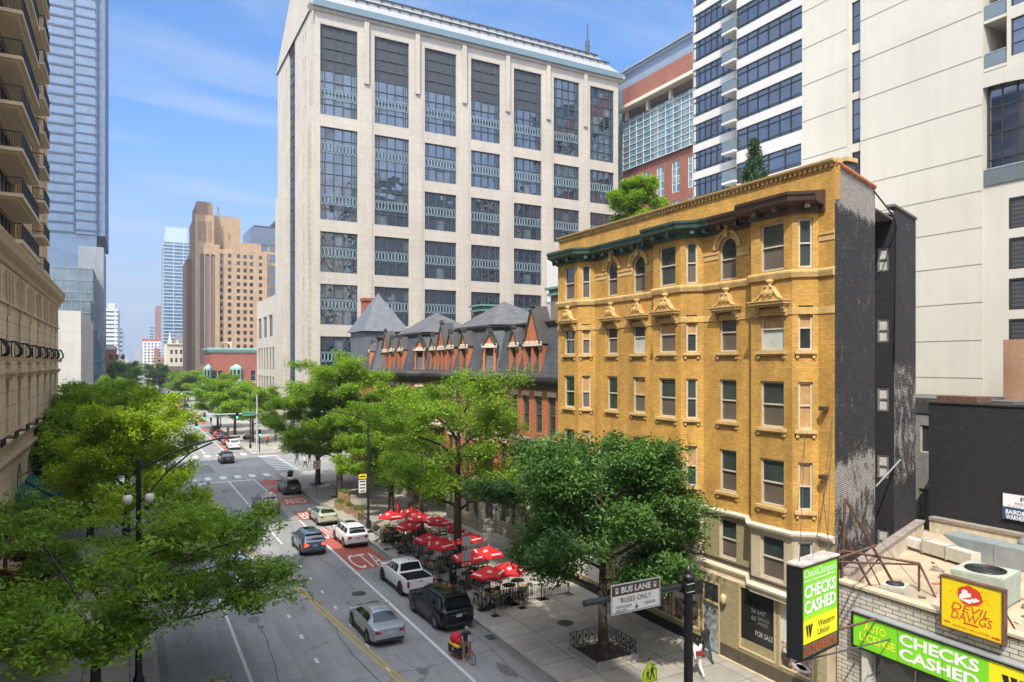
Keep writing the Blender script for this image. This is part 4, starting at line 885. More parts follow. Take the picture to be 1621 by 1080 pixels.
# striped part: continuous ribbons of glass between white bands
yS0,yS1=wy(1097),wy(1166)
FS=Face(WX,yS1,WX,yA); FT=Face(WX+1.6,wy(1097)*(WX+1.6)/WX,WX+1.6,yS1)
bands=[(35.5+3.02*k,37.65+3.02*k) for k in range(8)]
mb=MB(); 
wall(mb,FS,0,FS.len,30.9,TOP,[(0.0,FS.len-0.02,a,b) for a,b in bands]+[(0.0,FS.len-0.1,32.3,34.3)],0.12,white_band); wall(mb,FS,0,FS.len,8,30.9,[],0,white_band)
bT=[(23.4+3.02*k,25.6+3.02*k) for k in range(12)]
wall(mb,FT,0,FT.len,8,TOP,[(0.02,FT.len,a,b) for a,b in bT],0.12,white_band)
mb.quad((WX+1.6,FT.o.y,8),(WX+30,FT.o.y,8),(WX+30,FT.o.y,TOP),(WX+1.6,FT.o.y,TOP),white_band)
mb.build('white_spandrel',wt)
def ribbon(F,z0,z1,n):
    w=F.len-0.03; h=z1-z0; k=('rib',round(w,1),round(h,1),n)
    def fr(b):
        b.box(0,w,-0.05,0.02,0,0.1,win_dk); b.box(0,w,-0.05,0.02,h-0.08,h,win_dk); b.box(0,w,-0.05,0.02,h*0.72,h*0.72+0.07,win_dk); b.box(0,w,-0.06,0.02,0.30,0.36,mull)
        for i in range(n+1): x=w*i/n; b.box(max(0,x-0.035),min(w,x+0.035),-0.06,0.03,0,h,win_dk)
    o=put('window',wmesh(k,fr),wt,F,0.015,z0,-0.1)
    sub('pane',wmesh(k+('p',),lambda b: b.add([(0,0.03,0),(w,0.03,0),(w,0.03,h),(0,0.03,h)],[(0,1,2,3)],glass_n)),o)
for a,b in bands: ribbon(FS,a,b,6)
ribbon(FS,32.3,34.3,4)
for a,b in bT: ribbon(FT,a,b,9)
rail_g=glass('balcony_glass',(0.13,0.16,0.17),rough=0.08,var=0.1)
def balcony(parent,x0,x1,y0,y1,z,h=1.0,slabm=white_band,tall=True):
    b=MB(); b.box(x0,x1,y0,y1,z-0.22,z,slabm); o=b.build('balcony',parent)
    r=MB(); r.box(x0+0.03,x0+0.06,y0+0.05,y1-0.05,z+0.05,z+h,rail_g); r.box(x0+0.06,x1,y0+0.03,y0+0.06,z+0.05,z+h,rail_g)
    r.box(x0,x0+0.06,y0,y1,z+h,z+h+0.05,steel); r.box(x0+0.06,x1,y0,y0+0.05,z+h,z+h+0.05,steel)
    for y in (y0+0.02,(y0+y1)/2,y1-0.06): r.box(x0+0.06,x0+0.10,y,y+0.04,z,z+h,steel)
    r.build('balcony_rail',o)
for k in range(10): balcony(wt,WX-0.35,WX+1.58,yS1-0.05,yS1+1.7,26.7+3.02*k)
# right end: recessed corner with balconies over a big curved window and louvres
XR=WX+3.2; FR=Face(XR,yD,XR,yD-18); F3=Face(WX+0.15,yD-1.5,WX+0.15,yD-18); F4=Face(WX+0.15,yD,WX+0.15,yD-18)
lou=[(1.62,4.7,26.5-2.78*k,28.65-2.78*k) for k in range(1,7)]; gw=[(0.25,3.4,z,z+2.55) for z in (35.6,39.0,42.4,45.8,49.2)]
mb=MB(); wall(mb,FR,0,18,34.9,TOP,[],0.25,conc_w); wall(mb,F3,0,16.5,34.9,TOP,gw,0.2,conc_w); wall(mb,F4,0,18,8,27.0,lou,0.12,conc_w)
mb.quad((WX+0.15,yD-1.5,34.9),(WX+0.15,yD-1.5,TOP),(XR,yD-1.5,TOP),(XR,yD-1.5,34.9),conc_w); mb.quad((WX+0.15,yD,27.0),(XR,yD,27.0),(XR,yD-18,27.0),(WX+0.15,yD-18,27.0),conc_w); mb.build('recess_wall',wt)
for a,b,c,d in lou: unit(wt,F4,a,c,b-a,d-c,0.06,win_dk,louvre,1,1,0.12,name='louvre')
for a,b,c,d in gw: unit(wt,F3,a,c,b-a,d-c,0.12,win_dk,glass_n,2,3,0.08)
F5=Face(WX+0.55,yD-0.02,WX+0.55,yD-18); unit(wt,F5,0.05,27.05,9.6,7.3,0.0,win_dk,glass_n,10,4,0.1,bw=0.08)
mb=MB(); az=[27.4+6.7*math.sqrt(max(0,1-(k/14)**2)) for k in range(15)]; as_=[0.0+9.7*k/14 for k in range(15)]
for k in range(14): mb.add([F5.P(as_[k],az[k],0.07),F5.P(as_[k+1],az[k+1],0.07),F5.P(as_[k+1],34.95,0.07),F5.P(as_[k],34.95,0.07)],[(0,1,2,3)],conc_w); mb.add([F5.P(as_[k],az[k],0.07),F5.P(as_[k+1],az[k+1],0.07),F5.P(as_[k+1],az[k+1]-0.15,0.55),F5.P(as_[k],az[k]-0.15,0.55)],[(3,2,1,0)],conc_w); mb.add([F5.P(as_[k],az[k]-0.15,0.55),F5.P(as_[k+1],az[k+1]-0.15,0.55),F5.P(as_[k+1],34.95,0.55),F5.P(as_[k],34.95,0.55)],[(0,1,2,3)],conc_w)
mb.box(WX+0.03,XR,yD-14,yD-0.03,34.84,34.99,conc_w)
mb.build('vault',wt)
mb=MB(); mb.box(WX+0.05,WX+0.1,yD-11,yD-0.1,27.0,28.1,rail_g); mb.box(WX+0.02,WX+0.12,yD-11,yD-0.1,28.1,28.18,steel); mb.build('terrace_rail',wt)
for z in (35.3,38.7,42.1,45.5): balcony(wt,WX+0.1,XR-0.01,yD-1.48,yD-0.05,z,slabm=conc_w)
# podium roof and skirt of the tower
mb=MB(); mb.box(WX+2,WX+34,yK+0.2,yK+4,0.1,12,conc_w); mb.build('podium',wt)
# ================================================================ brick hotel with glass middle, behind
brick_t=brick('brown_red_brick',(0.27,0.095,0.06),(0.22,0.075,0.05),(0.17,0.09,0.07),bw=0.8,bh=0.3,var=0.12)
bh=thing('brick_glass_tower','red brick tower with a blue glass screen across its middle and a grey louvred top','building',(105,115,0))
BX=95.0
def by(u): return onX(u,0,BX).y
b0,b1=by(985),by(985)-48
FB=Face(BX,b0,BX,b1); FBn=Face(BX,b0+0.0,BX,b1)
def hz(u,v): return onX(u,v,BX).z
wr=[]
for r_ in range(6):
    for c_ in range(9): 
        z0=54.6-7.9*r_; s=2.2+c_*4.6; wr.append((s,s+2.3,z0-6.2,z0))
mb=MB(); wall(mb,FB,0,FB.len,0.1,74.5,wr+[(1.0,47,56.4,69.0)],0.3,brick_t); mb.quad((BX,b0,0.1),(BX,b0,74.5),(BX+30,b0,74.5),(BX+30,b0,0.1),brick_t); mb.build('brick_wall',bh)
for (a,b,z0,z1) in wr: unit(bh,FB,a,z0,b-a,z1-z0,0.15,white_band,glass_t,2,4,0.12,bw=0.14)
mb=MB(); mb.fbox(FB,0.2,47.8,56.0,74.3,-6,-5.8,brick_t); mb.fbox(FB,0.2,47.8,69.1,69.3,-5.8,-0.35,cream_st); mb.fbox(FB,1.0,47,56.4,67.0,0.35,0.5,glass_t)
for k in range(21): mb.fbox(FB,1+k*2.29,1.07+k*2.29,56.3,67.2,0.5,0.62,white_band)
for k in range(9): mb.fbox(FB,1,47,56.3+k*1.25,56.43+k*1.25,0.5,0.64,white_band)
mb.fbox(FB,0.5,48,69.0,69.7,0,2.2,cream_st)
for k in range(7): mb.fbox(FB,2+k*7,2.6+k*7,67.0,69.0,0.2,0.8,cream_st)
mb.build('glass_screen',bh)
mb=MB(); gl=panel_mat('grey_top_panel',(0.20,0.25,0.34),1.5,1.5,var=0.08,joint=0.75,msize=0.05)
wall(mb,Face(BX+0.3,b0+4,BX+0.3,b1),0,52,74.5,78.4,[],0,gl); mb.fbox(Face(BX,b0+4,BX,b1),0,52,77.9,78.4,0,0.6,gl); mb.quad((BX+0.3,b0+4,74.5),(BX+0.3,b0+4,78.4),(BX+30,b0+4,78.4),(BX+30,b0+4,74.5),gl); mb.quad((BX,b0+4,0),(BX,b0+4,74.5),(BX,b0,74.5),(BX,b0,0),glass_t); mb.build('louvred_top',bh)
# ================================================================ small white wall behind the yellow building
sw=thing('white_service_building','low white building glimpsed between the office block and yellow building','building',(56,80,0))
mb=MB(); wxx=onX(866,412,52); mb.box(52,66,wxx.y-14,wxx.y,0.1,wxx.z,white_band); mb.build('white_wall',sw); mb=MB(); mb.fbox(Face(52,wxx.y,52,wxx.y-14),0,14,wxx.z,wxx.z+1.0,-0.1,-0.04,rail_g); mb.build('roof_rail',sw)
# ================================================================ black brick warehouse behind the shop
kb_=thing('black_brick_warehouse','low black painted brick building behind the shop roof','building',(46,14,0))
KX=41.0; ky=onX(1470,700,KX).y
blk=blackmat('black_warehouse_brick',[(0,9,-0.05)],base=(0.026,0.026,0.029),thr=0.64,peel=(0.2,0.16,0.14))
KF=Face(KX,ky,KX,-12)
mb=MB(); wall(mb,KF,0,KF.len,0.1,12.2,[],0,blk); mb.box(KX+0.01,KX+14,ky-0.3,ky,0.1,12.2,blk); mb.box(KX+0.02,KX+14,-12,ky-0.31,11.7,11.8,tar); mb.build('painted_wall',kb_)
mb=MB(); mb.fbox(KF,-0.1,KF.len,12.2,12.32,-0.35,0.08,dk_metal); mb.build('coping',kb_)
mb=MB(); r4=random.Random(5)
mb.fbox(KF,0.4,2.6,12.32,12.62,-1.6,-0.1,rust); mb.build('roof_hatch',kb_)
mb=MB(); bsx=KX+8; mb.box(bsx,bsx+5,onX(1590,0,bsx).y-8,onX(1588,0,bsx).y,11.8,16.0,brick('tan_bulkhead_brick',(0.40,0.22,0.12),(0.34,0.18,0.10),(0.25,0.16,0.1))); mb.build('roof_bulkhead',kb_)
# older building further back seen in the slot (window, bricks, glass blocks)
ob2=thing('alley_building','narrow grey building with glass block window between black walls','building',(49,26,0))
AX=46.0; ya0=onX(1447,0,AX).y; AFc=Face(AX,ya0+3,AX,ya0-6)
o2=[(3.4,4.9,8.6,10.4),(3.3,5.0,2.9,6.2)]
mb=MB(); wall(mb,AFc,0,9,0.1,12.2,o2,0.15,mat('grey_stucco',(0.22,0.22,0.21),rough=0.9,var=0.3)); mb.box(AX+0.02,AX+6,ya0-6,ya0+3,12.0,12.2,tar)
mb.fbox(AFc,0,9,11.2,12.2,0,0.08,dk_metal); mb.fbox(AFc,2.2,9,2.0,2.8,0,0.12,stone_b); mb.build('grey_wall',ob2)
unit(ob2,AFc,3.4,8.6,1.5,1.8,0.1,frame_c,glass_d,2,1,0.08); unit(ob2,AFc,3.3,2.9,1.7,3.3,0.1,mat('glass_block_joint',(0.16,0.15,0.12)),mat('glass_block',(0.30,0.30,0.22),rough=0.3,var=0.3,vscale=5),5,9,0.06)
# ================================================================ red brick row with a mansard roof
rh=thing('mansard_row_houses','long red brick row with slate mansard roof, gabled dormers and dark cornice','building',(32,65,0))
# plan of the street front, bays broken out, seen left (far) to right (near)
rp=[(27.2,91.0),(27.2,87.0)]
bays=[(84.5,83.0),(77.0,69.6),(60.6,53.4)]     # fronts of the canted bays
for a,b in bays: rp+= [(27.2,a+1.1),(26.1,a),(26.1,b),(27.2,b-1.1)]
rp+=[(27.2,40.82)]
rs=[Face(*rp[i],*rp[i+1]) for i in range(len(rp)-1)]
CZ=13.2
fl=[(9.2,12.0),(4.9,7.9),(1.3,3.9)]
rops={}; rwin=[]
for i,F in enumerate(rs):
    L_=F.len; l=[]
    if L_<1.7: cs=[L_/2]; w=0.75
    else:
        n=max(1,int(L_/1.75)); cs=[(k+0.5)*L_/n for k in range(n)]; w=1.0
    for c in cs:
        for (z0,z1) in fl: l.append((c-w/2,c+w/2,z0,z1)); rwin.append((F,c-w/2,z0,w,z1-z0))
    rops[i]=l
mb=MB()
for i,F in enumerate(rs): wall(mb,F,0,F.len,4.4,CZ,[o for o in rops[i] if o[2]>4.4],0.22,brick_o)
mb.build('brick_wall',rh)
mb=MB()
for i,F in enumerate(rs): wall(mb,F,0,F.len,0.1,4.4,[o for o in rops[i] if o[2]<4.4],0.25,rough_st)
mb.build('ashlar_base',rh)
gr_frame=mat('dark_grey_sash',(0.10,0.105,0.10),rough=0.6,var=0.1)
for (F,s,z,w,h) in rwin: sash(rh,F,s,z,w,h,0.16,'glass',fm=gr_frame,sill=None)
mb=MB()     # lintels and belts
for (F,s,z,w,h) in rwin:
    if z>4.4: mb.fbox(F,s-0.1,s+w+0.1,z+h,z+h+0.36,0,0.05,cream_st)
run_path(mb,rp,[(0,4.35),(0.1,4.35),(0.16,4.5),(0.0,4.6)],cream_st); run_path(mb,rp,[(0,8.5),(0.08,8.5),(0.12,8.75),(0.0,8.82)],cream_st)
mb.build('stone_trim',rh)
mb=MB(); run_path(mb,rp,[(0,12.5),(0.12,12.55),(0.2,12.85),(0.55,13.05),(0.75,13.2),(0.8,13.45),(0.72,13.62),(0.0,13.75)],dk_metal)
for F in rs:
    for k in range(int(F.len/0.38)): mb.fbox(F,k*0.38+0.08,k*0.38+0.24,12.86,13.02,0.0,0.52,dk_metal)
mb.build('dark_cornice',rh)
# mansard: steep slate slope from the cornice up, following the plan
def offs(path,o):
    P=[Vector((x,y)) for x,y in path]; n=len(P); out=[]
    for i in range(n):
        d0=(P[i]-P[i-1]).normalized() if i>0 else (P[1]-P[0]).normalized(); d1=(P[i+1]-P[i]).normalized() if i<n-1 else d0
        n0=Vector((d0.y,-d0.x)); n1=Vector((d1.y,-d1.x)); k=(n0+n1); k=k/k.dot(n0); out.append((P[i].x+k.x*o,P[i].y+k.y*o))
    return out
MZ0,MZ1=13.75,17.5
mb=MB(); A=offs(rp,0.1); B=offs(rp,-1.0)
for i in range(len(rp)-1): mb.quad((*A[i],MZ0),(*A[i+1],MZ0),(*B[i+1],MZ1),(*B[i],MZ1),slate)
mb.build('mansard_slope',rh)
mb=MB(); run_path(mb,B,[(-0.1,MZ1-0.12),(0.16,MZ1-0.1),(0.32,MZ1+0.1),(0.34,MZ1+0.22),(-0.1,MZ1+0.3)],dk_metal); mb.build('upper_cornice',rh)
mb=MB(); mb.prism([(x,y) for x,y in reversed(B)]+[(44,91.0),(44,40.82)][::1] if False else [(28.3,40.82),(44,40.82),(44,91),(28.3,91)],MZ1-0.2,MZ1+0.1,tar); mb.box(43.7,44,40.82,91,0.1,17.5,brick_o); mb.box(27.2,44,90.7,91,0.1,13.7,brick_o)
mb.build('flat_roof',rh)
def hip(x0,x1,y0,y1,z0,zt,m,front=None):
    b=MB(); cxm,cym=(x0+x1)/2,(y0+y1)/2
    poly=front or [(x0,y0),(x1,y0),(x1,y1),(x0,y1)]
    n=len(poly); b.add([(x,y,z0) for x,y in poly]+[(cxm,cym,zt)],[(i,(i+1)%n,n) for i in range(n)],m); return b
for k,(a,b) in enumerate(bays[1:]+[(43.9,38)]):
    if k==2: poly=[(28.2,40.9),(34,40.9),(34,46.0),(28.2,44.6)]; h=hip(28.2,34,41,46,MZ1+0.3,20.2,shingle,poly)
    else: poly=[(28.1,b-1.2),(33.6,b-1.2),(33.6,a+1.2),(28.1,a+1.2),(27.0,a+0.1),(27.0,b-0.1)]; h=hip(27.3,33.3,b-1.2,a+1.2,MZ1+0.3,20.2,shingle,poly)
    h.build('hip_roof',rh)
h=hip(25.3,31.4,84.6,92.0,MZ1+1.0,23.6,slate_b); h.build('spire_roof',rh)
mb=MB(); mb.box(25.7,31.0,85.0,91.6,13.8,MZ1+1.0,slate_b); mb.box(25.8,30.9,85.1,91.5,0.1,13.8,brick_o); mb.build('corner_pavilion',rh)
# dormers: brick cheeks, window, cream lintel, pointed gable; every dormer is a part with its own pieces
def dormer(F,s,z,w,gh,wins=1,out=0.12,gm=brick_o,small=False):
    a=w/2
    b=MB(); b.fbox(F,s-a,s-a+0.2,z,z+2.1,-0.5,out,gm); b.fbox(F,s+a-0.2,s+a,z,z+2.1,-0.5,out,gm)
    if wins==2: b.fbox(F,s-0.1,s+0.1,z,z+2.1,-0.6,out,gm)
    g=[(s-a,z+2.3),(s+a,z+2.3),(s,z+2.3+gh)]
    b.add([F.P(x,q,out-0.02) for x,q in g],[(0,1,2)],gm)
    o=b.build('dormer',rh); l=rootloc(o)
    b=MB(); b.fbox(F,s-a+0.2,s+a-0.2,z+0.05,z+2.1,-0.32,-0.3,glass_d); b.fbox(F,s-a+0.2,s+a-0.2,z+1.0,z+1.08,-0.3,-0.26,gr_frame)
    b.fbox(F,s-a+0.2,s-a+0.27,z+0.05,z+2.1,-0.3,-0.24,gr_frame); b.fbox(F,s+a-0.27,s+a-0.2,z+0.05,z+2.1,-0.3,-0.24,gr_frame); b.build('window',o)
    b=MB(); n=3 if wins==1 else 6; pts=[]
    for k in range(13): t=k/12; pts.append((s-a-0.12+(w+0.24)*t, z+2.32+0.10*abs(math.sin(t*n*PI))))
    vs=[F.P(s-a-0.12,z+2.02,out+0.07)]+[F.P(x,q,out+0.07) for x,q in pts]+[F.P(s+a+0.12,z+2.02,out+0.07)]; nn=len(vs)
    vb=[v-F.n*0.12 for v in vs]; b.add(vs+vb,[tuple(reversed(range(nn)))]+[(i,(i+1)%nn,(i+1)%nn+nn,i+nn) for i in range(nn)],cream_st); b.build('lintel',o)
    b=MB()   # gable coping, running back into the roof
    for sg in (-1,1):
        p0=F.P(s+sg*(a+0.1),z+2.2,0); p1=F.P(s,z+2.42+gh,0); q0=F.P(s+sg*(a-0.12),z+2.2,0); q1=F.P(s,z+2.12+gh,0)
        f=F.n*(out+0.1); k_=F.n*-(0.65+0.22*gh)
        b.add([p0+f,p1+f,q1+f,q0+f,p0+k_,p1+k_,q1+k_,q0+k_],[(0,1,2,3),(7,6,5,4),(0,4,5,1),(1,5,6,2),(2,6,7,3),(3,7,4,0)],dk_metal)
    p=F.P(s,z+2.42+gh,out-0.05); b.add([tuple(p+Vector(d)) for d in ((-.16,-.16,-.1),(.16,-.16,-.1),(.16,.16,-.1),(-.16,.16,-.1),(-.16,-.16,.24),(.16,-.16,.24),(.16,.16,.24),(-.16,.16,.24),)],[(0,3,2,1),(4,5,6,7),(0,1,5,4),(1,2,6,5),(2,3,7,6),(3,0,4,7)],dk_metal)
    for sg in (-1,1): b.fbox(F,s+sg*(a+0.02)-0.12,s+sg*(a+0.02)+0.12,z+1.75,z+2.05,out-0.02,out+0.14,cream_st if small else dk_metal)
    b.build('gable_coping',o)
def fat(y,x=None):
    for F in rs:
        ya,yb_=F.o.y,F.P(F.len,0).y
        if ya>=y>=yb_ and abs(F.d.y)>0.5: return F,(ya-y)/(ya-yb_)*F.len
dz=13.78
for y,w,g,k in ((89.6,1.3,0.9,1),(88.1,1.3,0.9,1),(86.6,1.3,0.9,1),(85.0,1.2,0.9,1),(81.6,2.1,2.2,2),(79.5,1.35,1.1,1),(76.0,1.4,1.2,1),(73.2,1.4,1.2,1),(69.0,1.15,1.0,1),
    (66.6,1.35,1.2,1),(64.2,2.1,2.3,2),(59.6,1.35,1.2,1),(56.6,1.45,1.2,1),(52.8,1.15,1.0,1),(49.4,1.4,1.2,1),(46.4,2.6,2.7,2)):
    F,s=fat(y); dormer(F,s,dz,w,g,k)
# finials on the bay corners, chimneys with green copper caps
mb=MB()
for a,b in bays[1:]:
    for y in (b,):
        F,s=fat(y+0.02); 
        mb.tube([F.P(s,13.8,0.12),F.P(s,MZ1-0.1,-0.92)],0.11,dk_metal,n=6)
        for sg in (-1,1):
            c=F.P(s+sg*0.2,MZ1-0.25,-0.82); mb.tube([c+Vector((0,sg*0.16*math.cos(q),0.16*math.sin(q))) for q in [PI*k/5 for k in range(8)]],0.035,cream_st,n=5)
mb.build('hip_finial',rh)
cb=brick('old_chimney_brick',(0.24,0.17,0.12),(0.18,0.13,0.09),(0.13,0.11,0.1)); cap=mat('verdigris_cap',(0.10,0.22,0.18),rough=0.65,var=0.35,vscale=4)
for (x,y,zt) in ((34.6,70.0,20.2),(34.4,53.2,20.6)):
    mb=MB(); mb.box(x-0.7,x+0.7,y-1.1,y+1.1,17.3,zt,cb); o=mb.build('chimney',rh)
    mb=MB(); mb.box(x-0.95,x+0.95,y-1.4,y+1.4,zt,zt+0.2,cap); mb.box(x-0.82,x+0.82,y-1.25,y+1.25,zt+0.2,zt+0.55,cap); mb.box(x-1.1,x+1.1,y-1.55,y+1.55,zt+0.55,zt+0.75,cap); mb.build('copper_cap',o)
mb=MB(); mb.box(28.0,29.6,93.2,94.6,0.1,23.0,redbrick_far); mb.box(27.85,29.75,93.05,94.75,23.0,23.4,redbrick_far); mb.build('chimney',rh)
for (x,y,h) in ((37,47.6,1.8),(38,45.3,1.2),(36.4,44.2,1.4),(37,60,1.6),(36.6,62,1.1)):
    mb=MB(); mb.tube([(x,y,17.5),(x,y,19+h)],0.2,steel,n=10); mb.lathe([(0.3,0),(0.32,0.12),(0.05,0.3)],steel,c=(x,y,19+h),n=12); mb.build('vent_pipe',rh)
# stone balconies over the entrances and basement stoops
for (y0,y1) in ((66.5,63.5),(45.2,41.2),(81.4,78.6)):
    F=Face(27.2,y0,27.2,y1); b=MB(); b.fbox(F,0,F.len,8.25,8.5,0,2.6,cream_st); b.fbox(F,0.2,0.6,4.6,8.25,1.9,2.3,cream_st); b.fbox(F,F.len-0.6,F.len-0.2,4.6,8.25,1.9,2.3,cream_st); b.fbox(F,0.1,F.len-0.1,4.2,4.6,0.0,2.5,cream_st)
    b.fbox(F,0.2,0.7,0.1,4.2,1.8,2.4,rough_st); b.fbox(F,F.len-0.7,F.len-0.2,0.1,4.2,1.8,2.4,rough_st)
    o=b.build('portico',rh)
    b=MB()
    b.fbox(F,0.05,F.len-0.05,9.3,9.34,2.5,2.54,black_metal)
    for k in range(int(F.len/0.16)): b.fbox(F,0.05+k*0.16,0.07+k*0.16,8.5,9.3,2.51,2.53,black_metal)
    b.build('balcony_rail',o)
# ================================================================ hotel on the left, in shade
ho=thing('tan_stone_hotel','ornate tan stone building on the left with heavy cornice, arched windows and balconied tower above','building',(-16,60,0))
HX=-6.4; HF=Face(HX,30,HX,85)     # seen from the road the near end is on the left
ys=[35.8,41.0,46.0,51.1,56.3,61.6,66.8,72.0,77.2,81.6]
def hs(y): return y-30
o_=[]; hw=[]
for y in ys:
    s=hs(y)
    o_.append((s-0.42,s+0.42,15.0,17.3,True)); hw.append(('arch',s-0.42,15.0,0.84,2.3))
    o_.append((s-0.62,s+0.62,10.25,13.5)); hw.append(('tall',s-0.62,10.25,1.24,3.25))
    for d in (-1.3,0,1.3):
        o_.append((s+d-0.22,s+d+0.22,18.4,19.7)); hw.append(('slit',s+d-0.22,18.4,0.44,1.3))
    if 55<y<80: o_.append((s-1.2,s+1.2,3.2,7.9,True)); hw.append(('big',s-1.2,3.2,2.4,4.7))
    else: o_.append((s-1.7,s+1.7,1.0,6.2)); hw.append(('shop',s-1.7,1.0,3.4,5.2))
mb=MB(); wall(mb,HF,0,55,0.1,20.6,o_,0.3,hotel_st); wall(mb,Face(HX,85,-30,85),0,24,0.1,20.6,[],0,hotel_st); wall(mb,Face(-30,30,HX,30),0,23.8,0.1,20.6,[],0,hotel_st)
mb.build('stone_wall',ho)
for k,s,z,w,h in hw:
    if k=='arch': sash(ho,HF,s,z,w,h,0.25,'glass',True,fm=win_dk)
    elif k=='slit': simple(ho,HF,s,z,w,h,0.25,dk_pane)
    elif k=='tall': sash(ho,HF,s,z,w,h,0.25,'glass',False,fm=win_dk)
    elif k=='shop': unit(ho,HF,s,z,w,h,0.25,win_dk,glass_d,3,2,0.1)
    else: sash(ho,HF,s,z,w,h,0.28,'glass',True,fm=win_dk)
mb=MB()
for y in ys:
    s=hs(y); mb.fbox(HF,s-0.85,s+0.85,13.62,13.85,0,0.34,hotel_dk); mb.fbox(HF,s-0.75,s+0.75,13.5,13.62,0,0.16,hotel_dk); mb.fbox(HF,s-0.95,s+0.95,13.85,13.95,0,0.42,hotel_dk)
    mb.fbox(HF,s-0.14,s+0.14,17.35,18.05,0,0.16,hotel_dk)
    # pilasters between the attic slits
    for d in (-0.65,0.65,1.95): mb.fbox(HF,s+d-0.17,s+d+0.17,18.1,20.0,0,0.09,hotel_dk)
mb.fbox(HF,0,55,17.98,18.1,0,0.12,hotel_st); mb.fbox(HF,0,55,9.72,9.95,0,0.3,hotel_dk); mb.fbox(HF,0,55,9.95,10.05,0,0.42,hotel_dk)
mb.extr([(0,8.6),(0.22,8.6),(0.3,8.75),(0.3,8.9),(0,9.0)],HF,0,55,hotel_dk)
mb.build('window_surround',ho)
mb=MB(); mb.extr([(0,20.2),(0.12,20.25),(0.18,20.55),(0.36,20.75),(0.5,20.95),(0.55,21.3),(0.6,21.45),(0.6,21.6),(0,21.75)],HF,-0.5,55.5,hotel_dk); mb.fbox(HF,54.4,55.4,20.2,21.74,-6,0,hotel_dk); mb.build('cornice',ho)
for y in ys:      # bellied iron balconettes
    s=hs(y); b=MB(); b.fbox(HF,s-0.85,s+0.85,14.6,14.85,0,0.5,hotel_dk); n=8
    for i in range(13):
        x=s-0.7+i*1.4/12
        b.tube([HF.P(x,14.85,0.42),HF.P(x,15.05,0.66),HF.P(x,15.35,0.66),HF.P(x,15.75,0.46)],0.03,black_metal,n=4,cap=False)
    b.tube([HF.P(s-0.75,15.78,0.0),HF.P(s-0.72,15.78,0.46),HF.P(s+0.72,15.78,0.46),HF.P(s+0.75,15.78,0.0)],0.04,black_metal,n=5)
    for sd in (-0.72,0.72):
        for q in (0.12,0.28): b.tube([HF.P(s+sd,14.85,q),HF.P(s+sd,15.78,q)],0.025,black_metal,n=4,cap=False)
    b.build('balconette',ho)
    b=MB(); b.fbox(HF,s-0.75,s+0.75,10.1,10.45,0.42,0.5,black_metal); b.fbox(HF,s-0.75,s+0.75,10.05,10.12,0.0,0.5,black_metal); b.build('window_ledge',ho)
# tower over the podium
TX=-7.5; TF=Face(TX,45,TX,83.4); TT=54.5
fz=[22.4+2.92*k for k in range(11)]
o_=[]
for z in fz:
    for y in (46.6,49.0,51.2): o_.append((y-45,y-45+1.0,z+0.5,z+2.4))
    o_.append((54.6-45,63.6-45,z+0.05,z+2.5)); 
    for y in (66.2,68.6): o_.append((y-45,y-45+1.0,z+0.5,z+2.4))
    o_.append((71.2-45,75.2-45,z+0.05,z+2.5)); 
    for y in (77.4,80.2): o_.append((y-45,y-45+1.0,z+0.5,z+2.4))
mb=MB(); wall(mb,TF,0,TF.len,21.7,TT,o_,0.35,hotel_st); wall(mb,Face(TX,83.4,-24,83.4),0,16.5,21.7,TT,[],0,hotel_st); wall(mb,Face(-24,45,TX,45),0,16.5,21.7,TT,[],0,hotel_st); wall(mb,Face(-24,83.4,-24,45),0,38.4,21.7,TT,[],0,hotel_st); mb.box(-24,TX,45,83.4,TT-0.5,TT,tar)
for y in (45.2,47.9,53.4,64.4,70.0,76.0,82.6): mb.fbox(TF,y-45,y-45+0.55,21.7,TT,0,0.35,hotel_st)
mb.build('tower_wall',ho)
blc=mat('tower_balcony_stone',(0.62,0.50,0.34),rough=0.8,var=0.1)
n=0
for (a,b,z0,z1) in o_:
    n+=1
    if b-a<2 and z0<45 and a>2: simple(ho,TF,a,z0,b-a,z1-z0,0.3,dk_pane)
    elif b-a>2: unit(ho,TF,a,z0,b-a,z1-z0,0.3,win_dk,glass_d,5,1,0.08)
for z in fz:
    for (a,b,pr) in ((54.2,64.0,1.5),(70.8,75.6,1.2)):
        m=MB(); m.fbox(TF,a-45,b-45,z-0.22,z,0,pr,blc); m.fbox(TF,a-45+0.3,b-45-0.3,z-0.34,z-0.22,0,pr-0.3,blc); o=m.build('balcony',ho)
        m=MB(); m.fbox(TF,a-45,b-45,z+0.98,z+1.04,pr-0.08,pr,black_metal); m.fbox(TF,a-45,b-45,z+0.08,z+0.12,pr-0.07,pr-0.02,black_metal)
        for sd in (a-45+0.04,b-45-0.04): m.fbox(TF,sd-0.03,sd+0.03,z+0.98,z+1.04,0,pr-0.08,black_metal)
        k=a-45+0.05
        while k<b-45: m.fbox(TF,k,k+0.025,z,z+0.98,pr-0.06,pr-0.035,black_metal); k+=0.14
        q=0.1
        while q<pr-0.1: m.fbox(TF,a-45+0.03,a-45+0.055,z,z+0.98,q,q+0.025,black_metal); q+=0.14
        m.build('balcony_rail',o)
